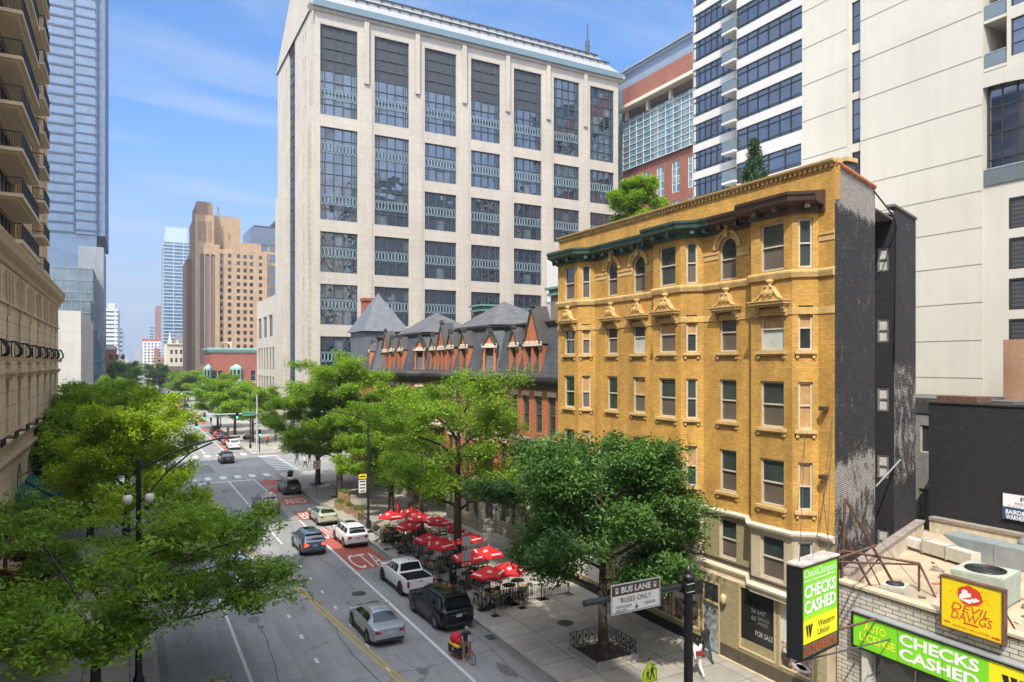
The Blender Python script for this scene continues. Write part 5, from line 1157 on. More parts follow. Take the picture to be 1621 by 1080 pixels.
# green awnings and lanterns over the side entrance
aw=mat('green_awning_cloth',(0.012,0.075,0.055),rough=0.75,var=0.2,vscale=2)
for (a,lb) in ((56.0,'nearest dark green awning with lantern on the tan stone building'),(60.6,'middle dark green awning between its two neighbours on the tan stone building'),(65.2,'farthest dark green awning, half behind the yellow green tree')):
    s=hs(a); F=HF
    t=thing('awning',lb,'awning',tuple(F.P(s,4.0,0)),0,'green awnings on the left building')
    b=MB(); w=3.6; prof=[(0.02,6.4),(1.9,5.0),(1.9,4.55),(1.86,4.55),(1.86,4.96),(0.02,6.32)]
    b.extr(prof,F,s-w/2,s+w/2,aw)
    for sd in (s-w/2,s+w/2): b.add([F.P(sd,6.38,0.02),F.P(sd,4.98,1.88),F.P(sd,4.55,1.88),F.P(sd,4.55,0.02)],[(0,1,2,3)],aw)
    b.build('awning_cloth',t); b=MB(); b.tube([F.P(s-w/2+0.05,4.56,1.84),F.P(s+w/2-0.05,4.56,1.84)],0.03,steel,n=6); b.build('awning_bar',t)
for (y,lb) in ((57.9,'black wall lantern over the nearest green awning'),(62.9,'black wall lantern over the gap of the farther awnings')):
    t=thing('wall_lantern',lb,'wall lantern',tuple(HF.P(hs(y),6.4,0.0)),0,'lanterns over the awnings'); p=HF.P(hs(y),6.3,1.3)
    b=MB(); b.tube([HF.P(hs(y),6.9,0.0),HF.P(hs(y),7.15,0.6),HF.P(hs(y),7.1,1.2),HF.P(hs(y),6.95,1.3)],0.04,black_metal,n=6); b.build('bracket',t)
    b=MB(); b.lathe([(0.06,0.72),(0.05,0.62),(0.30,0.42),(0.24,0.38),(0.26,0.36),(0.16,-0.1),(0.10,-0.2),(0.0,-0.3)][::-1],black_metal,c=p,n=6,smooth=False); b.build('lantern_body',t)
# ================================================================ building that stands south of the hotel, beyond the left edge: it shades the road
sb=thing('brick_office_south','tall plain brick building out of frame on the left that shades the near road','building',(-20,0,0))
SX=-6.4; SFc=Face(SX,-55,SX,25.0); sh=54.0; o_=[]
for k in range(15):
    for j in range(20): o_.append((2+4*j,3.6+4*j,2+3.5*k,4+3.5*k))
mb=MB(); wall(mb,SFc,0,SFc.len,0.1,sh,o_,0.25,hotel_st); mb.box(-34,SX-0.3,-55,24.99,0.1,sh-0.2,hotel_st); mb.build('stone_wall',sb)
mb=MB()
for a,b,c,d in o_: mb.quad(SFc.P(a,c,-0.2),SFc.P(b,c,-0.2),SFc.P(b,d,-0.2),SFc.P(a,d,-0.2),glass_d)
w_=mb.build('window',sb); w_['kind']='stuff'
# ================================================================ glass skyscraper
gt=thing('glass_skyscraper','very tall blue glass skyscraper with thin horizontal floor lines on the left','building',(-30,305,0))
gx=onY(153,0,290).x; gxl=gx-75; GFc=Face(gxl,290,gx,290); GT=230
gx2=onY(163,0,290.0+26).x
mb=MB(); mb.box(gxl,gx,290,340,22.0,GT,glass_b); mb.box(gx-6.3,gx-0.4,289.0,290,60,GT,glass_b); mb.build('glass_body',gt)
fin=mat('dark_blue_fin',(0.035,0.055,0.10),rough=0.4,var=0.1); z=60.0; mb=MB()
while z<GT-1: 
    mb.fbox(GFc,0,GFc.len-7,z,z+0.75,0,0.25,fin); mb.fbox(GFc,GFc.len-6.3,GFc.len-0.1,z+1.0,z+1.6,1.0,1.2,fin); z+=3.42
mb.fbox(GFc,GFc.len-7,GFc.len-6.4,60,GT,0,0.9,fin)
mb.build('floor_line',gt)
mb=MB(); k=0
while k<GFc.len-7: mb.fbox(GFc,k,k+0.12,60,GT,0.0,0.09,mat('pale_blue_mullion',(0.09,0.14,0.23),var=0)); k+=1.55
mb.build('mullion',gt)
mb=MB(); mb.box(gx-0.3,gx+2.6,290.5,338,60,GT,panel_mat('blue_grey_panel',(0.13,0.18,0.27),2,3.42,joint=0.7,msize=0.1)); mb.build('side_wall',gt)
# its podium: stepped grey glass volumes
pd=thing('grey_glass_podium','lower grey glass block with pale mullions at the foot of the skyscraper','building',(-30,240,0))
grg=glass('grey_podium_glass',(0.12,0.16,0.18),rough=0.1,spec=0.8,var=0.25); pm_=mat('podium_mullion',(0.22,0.25,0.27),var=0.1)
def gbox(parent,x0,x1,y0,y1,z0,z1,gm,mm_,dx=2.0,dz=3.5,name='glass_box'):
    b=MB(); b.box(x0,x1,y0,y1,z0,z1,gm); o=b.build(name,parent); F=Face(x0,y0,x1,y0); b=MB(); k=0
    while k<=F.len: b.fbox(F,k,min(k+0.15,F.len),z0,z1,0.0,0.12,mm_); k+=dx
    z=z0
    while z<z1: b.fbox(F,0,F.len,z,z+0.18,0.0,0.15,mm_); z+=dz
    F=Face(x1,y1,x1,y0) if False else Face(x1,y0,x1,y1); k=0
    while k<=F.len: b.fbox(F,k,min(k+0.15,F.len),z0,z1,0.0,0.12,mm_); k+=dx*1.5
    z=z0
    while z<z1: b.fbox(F,0,F.len,z,z+0.18,0.0,0.15,mm_); z+=dz
    b.build('mullion_grid',o)
p1=onY(147,425,240); gbox(pd,p1.x-50,p1.x,240,262,0.1,p1.z,grg,pm_)
p2=onY(143,475,205); gbox(pd,p2.x-30,p2.x,205,225,0.1,p2.z,grg,pm_,2.0,3.0)
p3=onY(160,523,222); gbox(pd,p3.x-18,p3.x,226,262,0.1,p3.z,glass_t,pm_,3.0,3.0)
p4=onY(164,480,262); 
mb=MB(); mb.box(p4.x-7,p4.x,262.5,289,0.1,52,panel_mat('grey_fin_wall',(0.23,0.24,0.26),3,4)); mb.build('side_fin',pd)
# ================================================================ pale stone block beyond the crossing on the left
ls=thing('pale_stone_block','windowless pale grey stone block with tall slots on its street side, left beyond the crossing','building',(-15,140,0))
lx=onY(128,0,124).x; lz=onY(110,492,124).z; pst=panel_mat('pale_grey_stone',(0.47,0.455,0.40),3.0,1.6,joint=0.86,msize=0.04,var=0.08)
LF=Face(lx-26,124,lx,124); LE=Face(lx,124,lx,165); o_=[(2+3.6*k,3.0+3.6*k,11.0,21.5) for k in range(11)]
mb=MB(); wall(mb,LF,0,26,9.0,lz,[],0,pst); wall(mb,LE,0,41,9.0,lz,o_,0.5,pst); mb.box(lx-26,lx-0.01,124.01,165,lz-0.4,lz-0.3,tar); mb.fbox(LF,19,20.5,16.5,25.5,0,0.6,pst)
mb.build('stone_wall',ls); mb=MB(); wall(mb,LF,0,26,0.1,9.0,[(16,25,0.3,5.0)],0.6,rough_st); wall(mb,LE,0,41,0.1,9.0,[],0,rough_st); mb.fbox(LF,12,24,5.2,6.6,0,3.0,rough_st); mb.build('ashlar_base',ls)
for a,b,c,d in o_: unit(ls,LE,a,c,b-a,d-c,0.35,win_dk,glass_d,1,3,0.08)
# ================================================================ beyond the second crossing, right
rv=thing('red_victorian_corner','small red brick corner building with green cornice and pale green bay windows','building',(34,275,0))
VY=262.0; vl=onY(332,0,VY).x; vr=onY(410,0,VY).x; vt=onY(370,556,VY).z
VF=Face(vl,VY,vr,VY); VW=Face(vl,VY+22,vl,VY)
o_=[]
for u in (340,349,401): 
    s=onY(u,0,VY).x-vl; o_+= [(s-0.9,s+0.9,8.2,12.0,True),(s-0.8,s+0.8,3.2,6.4)]
mb=MB(); wall(mb,VF,0,VF.len,0.1,vt,o_,0.3,redbrick_far); wall(mb,VW,0,22,0.1,vt,[],0,redbrick_far); mb.box(vl,vr,VY,VY+22,vt-0.3,vt-0.2,tar)
mb.build('brick_wall',rv)
for o in o_: unit(rv,VF,o[0],o[2],o[1]-o[0],o[3]-o[2],0.2,frame_c,dk_pane,1,2,0.12)
mb=MB(); run_path(mb,[(vl,VY+20),(vl,VY),(vr,VY)],[(0,vt-0.6),(0.3,vt-0.5),(0.6,vt-0.1),(0.9,vt+0.5),(0.95,vt+1.0),(0,vt+1.1)],verdigris); mb.build('green_cornice',rv)
mb=MB(); run_path(mb,[(vl,VY+20),(vl,VY),(vr,VY)],[(0,2.3),(0.1,2.3),(0.1,2.7),(0,2.7)],cream_st); run_path(mb,[(vl,VY+20),(vl,VY),(vr,VY)],[(0,7.4),(0.1,7.4),(0.1,7.7),(0,7.7)],cream_st); mb.build('stone_band',rv)
for uc,w in ((329.5,2.6),(374,4.2)):
    cxx=onY(uc,0,VY).x; b=MB(); pl=[(cxx-w/2,VY),(cxx-w/2+0.8,VY-1.4),(cxx+w/2-0.8,VY-1.4),(cxx+w/2,VY)]
    b.prism(pl,1.0,13.0,verdigris); 
    mid=(cxx,VY-0.6); b.add([(x,y,13.0) for x,y in pl]+[(mid[0],mid[1],14.3)],[(0,1,4),(1,2,4),(2,3,4)],verdigris)
    o=b.build('bay_window',rv); b=MB()
    for i in range(3):
        F=Face(*pl[i],*pl[i+1]); n=max(1,round(F.len/1.2))
        for k in range(n):
            for z0,z1 in ((9.0,12.2),(3.0,6.4)): b.fbox(F,F.len*(k+0.15)/n,F.len*(k+0.85)/n,z0,z1,-0.05,0.03,dk_pane)
    b.build('pane',o)
# restaurant sign: yellow arch on a post
# ---- tan and brown deco tower
dt=thing('tan_deco_tower','tall tan and brown brick deco tower with stepped top and rows of small square windows','building',(50,345,0))
DY=330.0
def dX(u): return onY(u,0,DY).x
def dZ(v,u=320): return onY(u,v,DY).z
xl,xm,xr=dX(309),dX(348),dX(424)
zt1,zt0=dZ(395,380),dZ(318,325)
FW=Face(xm,DY+2,xr,DY+2)
wins=[]; rows=14
for r_ in range(rows):
    zc=dZ(405+11.05*r_,380)
    for u in (350,363.5,377.5,388,398,412.5):
        s=onY(u,0,DY+2).x-xm; wins.append((s-0.72,s+0.72,zc-0.85,zc+0.85))
mb=MB(); wall(mb,FW,0,FW.len,0.1,zt1,[],0,deco_brick) if False else wall(mb,FW,0,FW.len,0.1,zt1,wins,0.3,deco_brick)
mb.box(xm,xr,DY+2.01,DY+30,zt1-0.4,zt1-0.3,tar); mb.box(xm+2,xm+18,DY+6,DY+20,zt1,zt1+4,deco_brick); mb.build('tan_wing',dt)
for (a,b,c,d) in wins: simple(dt,FW,a,c,b-a,d-c,0.15,dk_pane)
FL=Face(xl,DY,xm,DY); FWst=Face(xl,DY+42,xl,DY)
sl=[]
for u in (320,328.5,337): s=dX(u)-xl; sl.append((s-0.9,s+0.9,14,dZ(402,330),True))
uw=[]
for v in (356,367,378):
    for u in (317,325,333): s=dX(u)-xl; uw.append((s-0.8,s+0.8,dZ(v,325)-1.3,dZ(v,325)+1.5))
mb=MB(); z2=dZ(386,325)
wall(mb,FL,0,FL.len,0.1,z2,sl,0.6,deco_brick); wall(mb,FWst,0,42,0.1,z2,[],0,deco_brown); wall(mb,Face(xl,DY+0.8,xm-2.2,DY+0.8),0,xm-2.2-xl,z2,dZ(340,325),[(a,b,c,d) for a,b,c,d in uw],0.4,deco_brick); mb.box(xl,xm-2.2,DY+0.81,DY+34,z2,dZ(340,325)-0.01,deco_brown)
mb.box(xl+0.8,xm-3.0,DY+2.2,DY+28,dZ(340,325),zt0,deco_brown); mb.box(xm-2.2,xm+9.5,DY+8,DY+24,z2,dZ(338,350),deco_brick)
mb.box(xl-2.0,xl-0.01,DY+20,DY+48,0.1,dZ(400,300),deco_brown)
for k in range(3): F=Face(xl+0.8,DY+2.2,xm-3,DY+2.2); mb.fbox(F,3+k*2.6,3.8+k*2.6,dZ(336,325),zt0-1.4,0,0.06,deco_brown)
mb.build('main_shaft',dt)
recess=mat('purple_brown_recess',(0.19,0.125,0.11),rough=0.9,var=0.1)
mb=MB()
for a,b,c,d,_ in sl: mb.quad(FL.P(a,c,-0.5),FL.P(b,c,-0.5),FL.P(b,d,-0.5),FL.P(a,d,-0.5),recess)
mb.build('recess_strip',dt)
for a,b,c,d in uw: simple(dt,Face(xl,DY+0.8,xm-2.2,DY+0.8),a,c,b-a,d-c,0.3,dk_pane)
mb=MB(); mb.box(xm-1,dX(374)+3,DY+26,DY+40,z2,dZ(324,360),panel_mat('pale_metal_panel',(0.50,0.50,0.47),3,6)); mb.build('pale_rear_shaft',dt)
mb=MB(); cxm=(dX(350)+dX(366))/2; FA=Face(dX(349),DY+1.8,dX(368),DY+1.8); n=12; a_=FA.len/2
wall(mb,FA,0,FA.len,dZ(565,358),dZ(541,358),[(0.8,FA.len-0.8,dZ(565,358),dZ(543,358),True)],0.5,cream_st); mb.quad(FA.P(0,0.1,-0.4),FA.P(FA.len,0.1,-0.4),FA.P(FA.len,dZ(544,358),-0.4),FA.P(0,dZ(544,358),-0.4),dk_pane); mb.build('arched_porch',dt)
# ---- blue condo tower
def grid_tower(name,label,x0,x1,y0,y1,z0,z1,gm,fm,dx,dz,side='right',fw=0.35,cap=None,sideg=None):
    t=thing(name,label,'building',((x0+x1)/2,(y0+y1)/2,0)); b=MB(); b.box(x0,x1,y0,y1,z0,z1,gm); b.build('glass_body',t)
    b=MB(); faces=[Face(x0,y0,x1,y0)]+([Face(x1,y0,x1,y1)] if side=='right' else [Face(x0,y1,x0,y0)])
    for F in faces:
        k=0.0
        while k<=F.len+0.01: b.fbox(F,max(0,k-fw/2),min(F.len,k+fw/2),z0,z1,0.0,0.35,fm); k+=dx
        z=z0
        while z<=z1: b.fbox(F,0,F.len,z,z+fw*1.6,0.0,0.5,fm); z+=dz
    b.build('floor_grid',t)
    if cap:
        b=MB(); b.box(x0+2,x1-2,y0+3,y1-3,z1,z1+cap,fm); b.build('roof_plant',t)
    return t
blue_c=mat('pale_blue_concrete',(0.38,0.45,0.50),var=0.05); bgl=glass('blue_condo_glass',(0.06,0.12,0.19),rough=0.15,var=0.5)
Y_=700.0; a=onY(259,0,Y_).x; b=onY(297,0,Y_).x+2
grid_tower('blue_condo_tower','slim pale blue condominium tower with fine balcony grid left of the deco tower',a,b,Y_,Y_+45,0,onY(280,384,Y_).z,bgl,blue_c,8.0,3.1,'left',0.5,14)
Y_=900.0; a=onY(243,0,Y_).x; b=onY(256,0,Y_).x+6
t=thing('narrow_brown_tower','narrow hazy brown tower left of the blue condominium','building',((a+b)/2,Y_,0)); mb=MB(); brn=panel_mat('hazy_brown_panel',(0.24,0.12,0.10),4,3); mb.box(a+3,b,Y_,Y_+60,0,onY(250,484,Y_).z,brn); mb.box(a,a+4,Y_-30,Y_+20,0,onY(250,552,Y_).z,redbrick_far); mb.box(b-6,b,Y_,Y_+30,onY(250,484,Y_).z,onY(250,474,Y_).z,brn); mb.build('brick_shaft',t)
Y_=1500.0; a=onY(236,0,Y_).x; b=onY(246,0,Y_).x+5
grid_tower('distant_blue_tower','small distant blue tower over the far end of the road',a,b,Y_,Y_+60,0,onY(240,517,Y_).z,bgl,blue_c,9,6,'left',1.0)
# dark blue tower peeping over the tan wing
Y_=420.0; a=onY(399,0,Y_).x; b=onY(444,0,Y_).x
t=grid_tower('navy_balcony_tower','dark blue and tan tower rising behind the tan wing of the deco tower',a,b,Y_,Y_+30,0,onY(420,362,Y_).z,glass_n,deco_brick,4.5,6.4,'left',1.0)
mb=MB(); mb.box(a-0.8,b,Y_-0.8,Y_+30,onY(420,388,Y_).z,onY(420,362,Y_).z+0.1,glass_n); mb.box(a+1,b,Y_,Y_+28,onY(420,362,Y_).z,onY(420,358,Y_).z,dark_metal); mb.box(onY(436,0,Y_).x,b+8,Y_-4,Y_+20,onY(430,352,Y_).z,onY(430,348,Y_).z,dark_metal); mb.build('glass_crown',t)
# ---- chateau roofed cream building
Y_=470.0; a=onY(264,0,Y_).x; b=onY(300,0,Y_).x+8; zt=onY(280,545,Y_).z
ch=thing('chateau_building','cream stone chateau style building with steep grey roof below the blue tower','building',((a+b)/2,Y_,0))
CF=Face(a,Y_,b,Y_); CW=Face(a,Y_+40,a,Y_); o_=[(2+2.6*k,3.2+2.6*k,z,z+2.6) for k in range(8) for z in (5,10,15,20,24.5) if z+2.6<zt]
mb=MB(); wall(mb,CF,0,CF.len,0.1,zt,o_,0.3,cream_st); wall(mb,CW,0,40,0.1,zt,[],0,cream_st); mb.extr([(0,zt-0.6),(0.8,zt-0.2),(0.8,zt+0.4),(0,zt+0.5)],CF,0,CF.len,cream_st); mb.build('stone_wall',ch)
for a_,b_,c_,d_ in o_: simple(ch,CF,a_,c_,b_-a_,d_-c_,0.2,dk_pane)
mb=MB(); zr=onY(285,527,Y_).z; p=onY(286,0,Y_).x; mb.add([(a+3,Y_+0.5,zt),(b,Y_+0.5,zt),(b,Y_+20,zt),(a+3,Y_+20,zt),(a+5,Y_+8,zr-3),(b,Y_+8,zr-3)],[(0,1,5,4),(3,4,5,2),(0,4,3)],slate_b)
mb.add([(p-5,Y_+1,zt),(p+6,Y_+1,zt),(p+6,Y_+13,zt),(p-5,Y_+13,zt),(p-1.5,Y_+6,zr),(p+2,Y_+6,zr)],[(0,1,5,4),(1,2,5),(2,3,4,5),(3,0,4)],slate_b)
for k in range(4): mb.box(a+5+5*k,a+6.6+5*k,Y_+0.2,Y_+2,zt,zt+2.4,cream_st)
mb.add([(a+0.3,Y_-0.2,zt),(a+3,Y_-0.2,zt),(a+3,Y_+2.5,zt),(a+0.3,Y_+2.5,zt),(a+1.65,Y_+1,zt+8)],[(0,1,4),(1,2,4),(2,3,4),(3,0,4)],cream_st); mb.build('steep_roof',ch)
# ---- left side, far
Y_=620.0; a=onY(166,0,Y_).x; b=onY(187,0,Y_).x
grid_tower('white_balcony_tower','white tower with stacked balconies beyond the skyscraper foot on the left',a,b,Y_,Y_+60,0,onY(178,492,Y_).z,bgl,white_band,7.0,3.2,'right',1.3,6)
Y_=900.0; a=onY(184,0,Y_).x; b=onY(194,0,Y_).x
grid_tower('pale_blue_far_tower','very pale distant tower right behind the white balcony tower',a,b,Y_,Y_+60,0,onY(190,520,Y_).z,bgl,blue_c,8,5,'right',0.9)
Y_=330.0; a=onY(170,0,Y_).x-8; b=onY(183,0,Y_).x; t=thing('red_shop_building','small red brick and white building beyond the left far trees','building',((a+b)/2,Y_,0)); zt=onY(176,548,Y_).z
F=Face(a,Y_,b,Y_); mb=MB(); o_=[(2+2.2*k,3.2+2.2*k,z,z+2) for k in range(6) for z in (4,8,12,16) if z+2<zt-1]; wall(mb,F,0,F.len,0.1,zt,o_,0.3,redbrick_far); wall(mb,Face(b,Y_,b,Y_+30),0,30,0.1,zt,[],0,redbrick_far); mb.extr([(0,zt-1.4),(0.3,zt-1.4),(0.3,zt),(0,zt)],F,0,F.len,white_band); mb.box(a,b,Y_-2,Y_,0.1,6,white_band); mb.build('brick_wall',t)
for q in o_: simple(t,F,q[0],q[2],q[1]-q[0],q[3]-q[2],0.2,dk_pane)
# ---- the closing view down the road: low blocks both sides, each its own building
rf=random.Random(11)
cols_=[('cream',(0.48,0.42,0.32)),('grey',(0.33,0.33,0.33)),('tan',(0.40,0.28,0.18)),('white',(0.6,0.58,0.54)),('brown',(0.25,0.15,0.1))]
specs=[('right',226,540,880,'white block with a thin red stripe on top beside the far road','white'),('right',231,546,1010,'squat grey block behind the red striped white one','grey'),('right',246,566,560,'low brown shop row on the right of the far road','brown'),('right',222,541,1250,'grey office slab far down the right side of the road','grey'),
 ('left',196,562,700,'low tan block on the left of the far road','tan'),('left',200,566,1000,'small cream block farther left along the road','cream'),('right',214,553,1900,'tiny pale block at the right of the vanishing road','cream'),('left',203,566,1900,'tiny pale block at the left of the vanishing road','white'),('left',188,556,480,'cream corner building behind the far left tree','cream'),('right',262,580,420,'low tan shop under the chateau building','tan')]
for i,(sd,u,v,Y_,lb,cn) in enumerate(specs):
    p=onY(u,v,Y_); z=max(5,p.z); w=30
    x0,x1=(p.x,p.x+w) if sd=='right' else (p.x-w,p.x)
    m_=panel_mat('far_%s_wall'%cn,dict(cols_)[cn],3,3.3,joint=0.8,msize=0.1); t=thing('far_block',lb,'building',((x0+x1)/2,Y_,0),0,'low blocks along the far road')
    F=Face(x0,Y_,x1,Y_); S_=Face(x1,Y_,x1,Y_+50) if sd=='left' else Face(x0,Y_+50,x0,Y_); b=MB(); o_=[]
    for zz in np.arange(2.2,z-2.2,3.3):
        for s in np.arange(1.5,min(F.len,S_.len)-2,3.6): o_.append((s,s+1.7,zz,zz+1.6))
    wall(b,F,0,F.len,0,z,o_,0.3,m_); wall(b,S_,0,S_.len,0,z,o_,0.3,m_); b.box(x0,x1,Y_+0.35,Y_+49,z-0.5,z-0.4,tar)
    if i==0: b.box(x0-0.1,x1,Y_-0.1,Y_+49,z,z+2.5,mat('red_parapet',(0.45,0.05,0.04),var=0.05))
    b.build('wall',t); b=MB()
    for F_ in (F,S_):
        b.quad(F_.P(0,0,-0.3),F_.P(F_.len,0,-0.3),F_.P(F_.len,z-0.6,-0.3),F_.P(0,z-0.6,-0.3),dk_pane)
    b.build('window_glass',t)
# ================================================================ buildings outside the frame on the right rear, mirrored in the office windows
for i,(x0,x1,y0,y1,h,cn,lb) in enumerate(((96,128,-30,10,75,(0.36,0.24,0.15),'brown slab tower out of frame at the right, mirrored in the office windows'),(100,130,28,58,64,(0.30,0.28,0.26),'grey slab tower out of frame behind the white tower'),(40,66,-95,-60,80,(0.5,0.45,0.38),'pale tower out of frame behind the viewpoint'),(0,26,-140,-110,110,(0.2,0.22,0.25),'dark glass tower out of frame down the road behind the viewpoint'))):
    t=thing('slab_tower',lb,'building',((x0+x1)/2,(y0+y1)/2,0),0); m_=mat('slab_%d'%i,cn,rough=0.8,var=0.05); b=MB()
    for F in (Face(x1,y1,x0,y1),Face(x0,y1,x0,y0)):
        o_=[(s,s+2.6,z,z+1.9) for z in np.arange(3,h-3,3.3) for s in np.arange(1.2,F.len-3,3.6)]
        wall(b,F,0,F.len,0,h,o_,0.2,m_); b.quad(F.P(0,0,-0.2),F.P(F.len,0,-0.2),F.P(F.len,h-0.5,-0.2),F.P(0,h-0.5,-0.2),glass_n)
    b.box(x0,x1,y0,y1-0.3,h-0.4,h-0.3,tar); b.build('wall',t)
# ================================================================ check cashing shop: low stone-faced building on the right
shp=thing('corner_shop','low shop with pale ledgestone front and cluttered gravel roof beside the yellow building','building',(33,12,0))
ledge=brick('ledgestone',(0.56,0.52,0.44),(0.46,0.42,0.35),(0.14,0.12,0.10),bw=0.55,bh=0.17,msize=0.018,var=0.25,bump=0.9)
gravel=mat('tan_gravel_roof',(0.42,0.33,0.225),rough=0.95,var=0.3,vscale=0.7,bump=0.4,bscale=25,detail=10)
SF=Face(26.0,19.2,26.0,1.0)
RZ=4.75; PZ=5.35
mb=MB(); so_=[(1.55,8.4,0.5,3.1),(9.0,15,0.5,3.1)]
wall(mb,SF,0,SF.len,0.1,PZ,so_,0.2,ledge); mb.build('ledgestone_wall',shp)
mb=MB(); mb.fbox(SF,1.3,1.55,0.1,3.2,0,0.25,white_band); mb.fbox(SF,1.3,15,3.1,3.25,0,0.25,white_band); mb.build('door_surround',shp)
for a,b,c,d in so_: unit(shp,SF,a,c,b-a,d-c,0.15,steel,glass_d,4,1,0.08)
mb=MB(); mb.fbox(SF,0,SF.len,PZ,PZ+0.10,-0.42,0.10,stone_b); mb.build('coping',shp)
mb=MB(); mb.prism([(26.35,1),(40.99,1),(40.99,24.4),(39.2,23.9),(26.35,19.4)],RZ-0.2,RZ,gravel); mb.build('roof',shp)
plaster=mat('flaking_cream_plaster',(0.52,0.45,0.34),rough=0.95,var=0.3,vscale=2.2,bump=0.3,bscale=10); rubble=mat('grey_rubble_coping',(0.27,0.22,0.19),rough=0.95,var=0.45,vscale=5,bump=0.6,bscale=18)
PF=Face(*sk(0.2,-0.02),*sk(13.7,-0.02))
mb=MB(); mb.fbox(PF,0.2,13.4,RZ-0.1,PZ+0.25,0.02,0.40,plaster); mb.fbox(PF,0.15,13.45,PZ+0.25,PZ+0.36,0.0,0.46,rubble); mb.build('party_parapet',shp)
mb=MB(); mb.box(40.5,40.98,6,23.9,RZ-0.1,PZ+0.15,plaster); mb.box(40.42,40.98,5.9,23.9,PZ+0.15,PZ+0.3,rubble); mb.build('rear_parapet',shp)
# rooftop plant
def rp3(u,v,z=RZ): return G(u,v,z)
def ac_unit(name,label,c,s,h,rz=0.0,fan=True,col=steel):
    t=thing(name,label,'air conditioner',(c.x,c.y,RZ),rz); b=MB(); a=s/2
    b.box(-a,a,-a,a,0.08,h,col)
    for k in range(int((h-0.2)/0.07)): 
        z=0.16+k*0.07
        b.box(-a-0.01,a+0.01,-a-0.01,a+0.01,z,z+0.03,col)
    o=addobj('casing',b.mesh('casing'),t); b=MB(); b.lathe([(a*0.78,h),(a*0.78,h+0.05),(a*0.7,h+0.06),(a*0.7,h+0.01),(0,h+0.01)],black_metal,n=20)
    for k in range(5): b.lathe([(a*0.14*(k+0.5),h+0.055),(a*0.14*(k+0.5)+0.012,h+0.065),(a*0.14*(k+0.5)+0.024,h+0.055)],dark_metal,n=16,cap=False)
    addobj('fan_grille',b.mesh('fan_grille'),t); b=MB(); b.box(-a,-a+0.12,-a,a,0,0.08,dark_metal); b.box(a-0.12,a,-a,a,0,0.08,dark_metal); addobj('foot_rail',b.mesh('foot_rail'),t); return t
acw=mat('beige_ac_metal',(0.48,0.45,0.38),rough=0.6,var=0.15,vscale=4); acg=mat('pale_green_grey_metal',(0.36,0.40,0.33),rough=0.6,var=0.15,vscale=2)
ac_unit('air_conditioner','small beige air conditioner on the shop roof behind the rusty truss',rp3(1417,958),0.85,0.85,R(18),col=acw)
ac_unit('air_conditioner','large pale green grey air conditioner on the shop roof behind the yellow billboard',rp3(1560,950),1.9,1.25,R(10),col=acg)
# condensers on the warehouse
for u,v,lb in ((1541,625,'grey condenser standing on the black warehouse roof, left of the tan bulkhead'),(1615,632,'pale condenser at the right end of the black warehouse roof')):
    p=G(u,v+8,11.8); t=thing('condenser',lb,'air conditioner',(p.x,p.y,11.8)); b=MB(); b.box(-.5,.5,-.5,.5,0,1.1,dark_metal if u<1600 else acw)
    for k in range(12): b.box(-.52,.52,-.52,.52,0.1+k*0.08,0.13+k*0.08,steel)
    addobj('casing',b.mesh('casing'),t)
# big galvanised duct with flared hood
t=thing('roof_duct','large galvanised duct with flared end on the shop roof at the right edge','duct',(38,14,RZ))
duct=mat('dull_galvanised_duct',(0.30,0.33,0.34),rough=0.5,metal=0.3,var=0.15,vscale=1.5)
mb=MB(); D=Face(*onX(1572,0,36.5).to_2d()[:],*onX(1680,0,36.5).to_2d()[:])
zt=onX(1572,862,36.5).z; zb_=onX(1572,905,36.5).z
mb.fbox(D,0,D.len,zb_,zt,-1.1,0,duct); mb.fbox(D,0.05,0.12,zb_-0.04,zt+0.04,-1.13,0.03,duct); mb.fbox(D,2.3,2.37,zb_-0.04,zt+0.04,-1.13,0.03,duct)
v0=D.P(0,zb_,0);v1=D.P(0,zt,0);v2=D.P(0,zt,-1.1);v3=D.P(0,zb_,-1.1)
q=[D.P(-2.3,zt-0.05,0.1),D.P(-2.3,zt+0.02,0.1),D.P(-2.3,zt+0.02,-1.3),D.P(-2.3,zt-0.05,-1.3)]
mb.add([v0,v1,v2,v3]+q,[(0,1,5,4),(1,2,6,5),(2,3,7,6),(3,0,4,7),(4,5,6,7)],duct)
mb.build('duct_body',t); mb=MB()
for s in (0.5,3.0,5.0): mb.fbox(D,s,s+0.1,RZ,zb_,-0.2,-0.1,rust); mb.fbox(D,s,s+0.1,RZ,zb_,-1.0,-0.9,rust)
mb.build('duct_leg',t)
t=thing('duct_run','low cream box duct lying across the shop roof towards the parapet','duct',(34,17,RZ))
a=rp3(1462,878); b=rp3(1540,902); mb=MB(); DD=Face(a.x,a.y,b.x,b.y); mb.fbox(DD,0,DD.len,RZ+0.15,RZ+0.75,-0.5,0.1,acw); mb.fbox(DD,0.0,0.06,RZ+0.1,RZ+0.8,-0.55,0.15,steel); mb.fbox(DD,DD.len*0.5,DD.len*0.5+0.05,RZ+0.1,RZ+0.8,-0.55,0.15,steel); mb.fbox(DD,-1.2,0,RZ+0.2,RZ+0.62,-0.42,0.02,mat('white_wrap',(0.62,0.60,0.56),rough=0.6,var=0.3,vscale=3)); mb.build('duct_body',t)
p=rp3(1555,872,RZ); t=thing('round_roof_vent','round rusty steel roof vent beside the big galvanised duct','roof vent',(38.8,17.6,RZ)); mb=MB(); mb.lathe([(0.5,0),(0.5,0.7),(0.85,0.75),(0.85,1.0),(0.6,1.15),(0,1.2)],duct,c=(38.8,17.6,RZ),n=20); mb.build('vent_body',t)
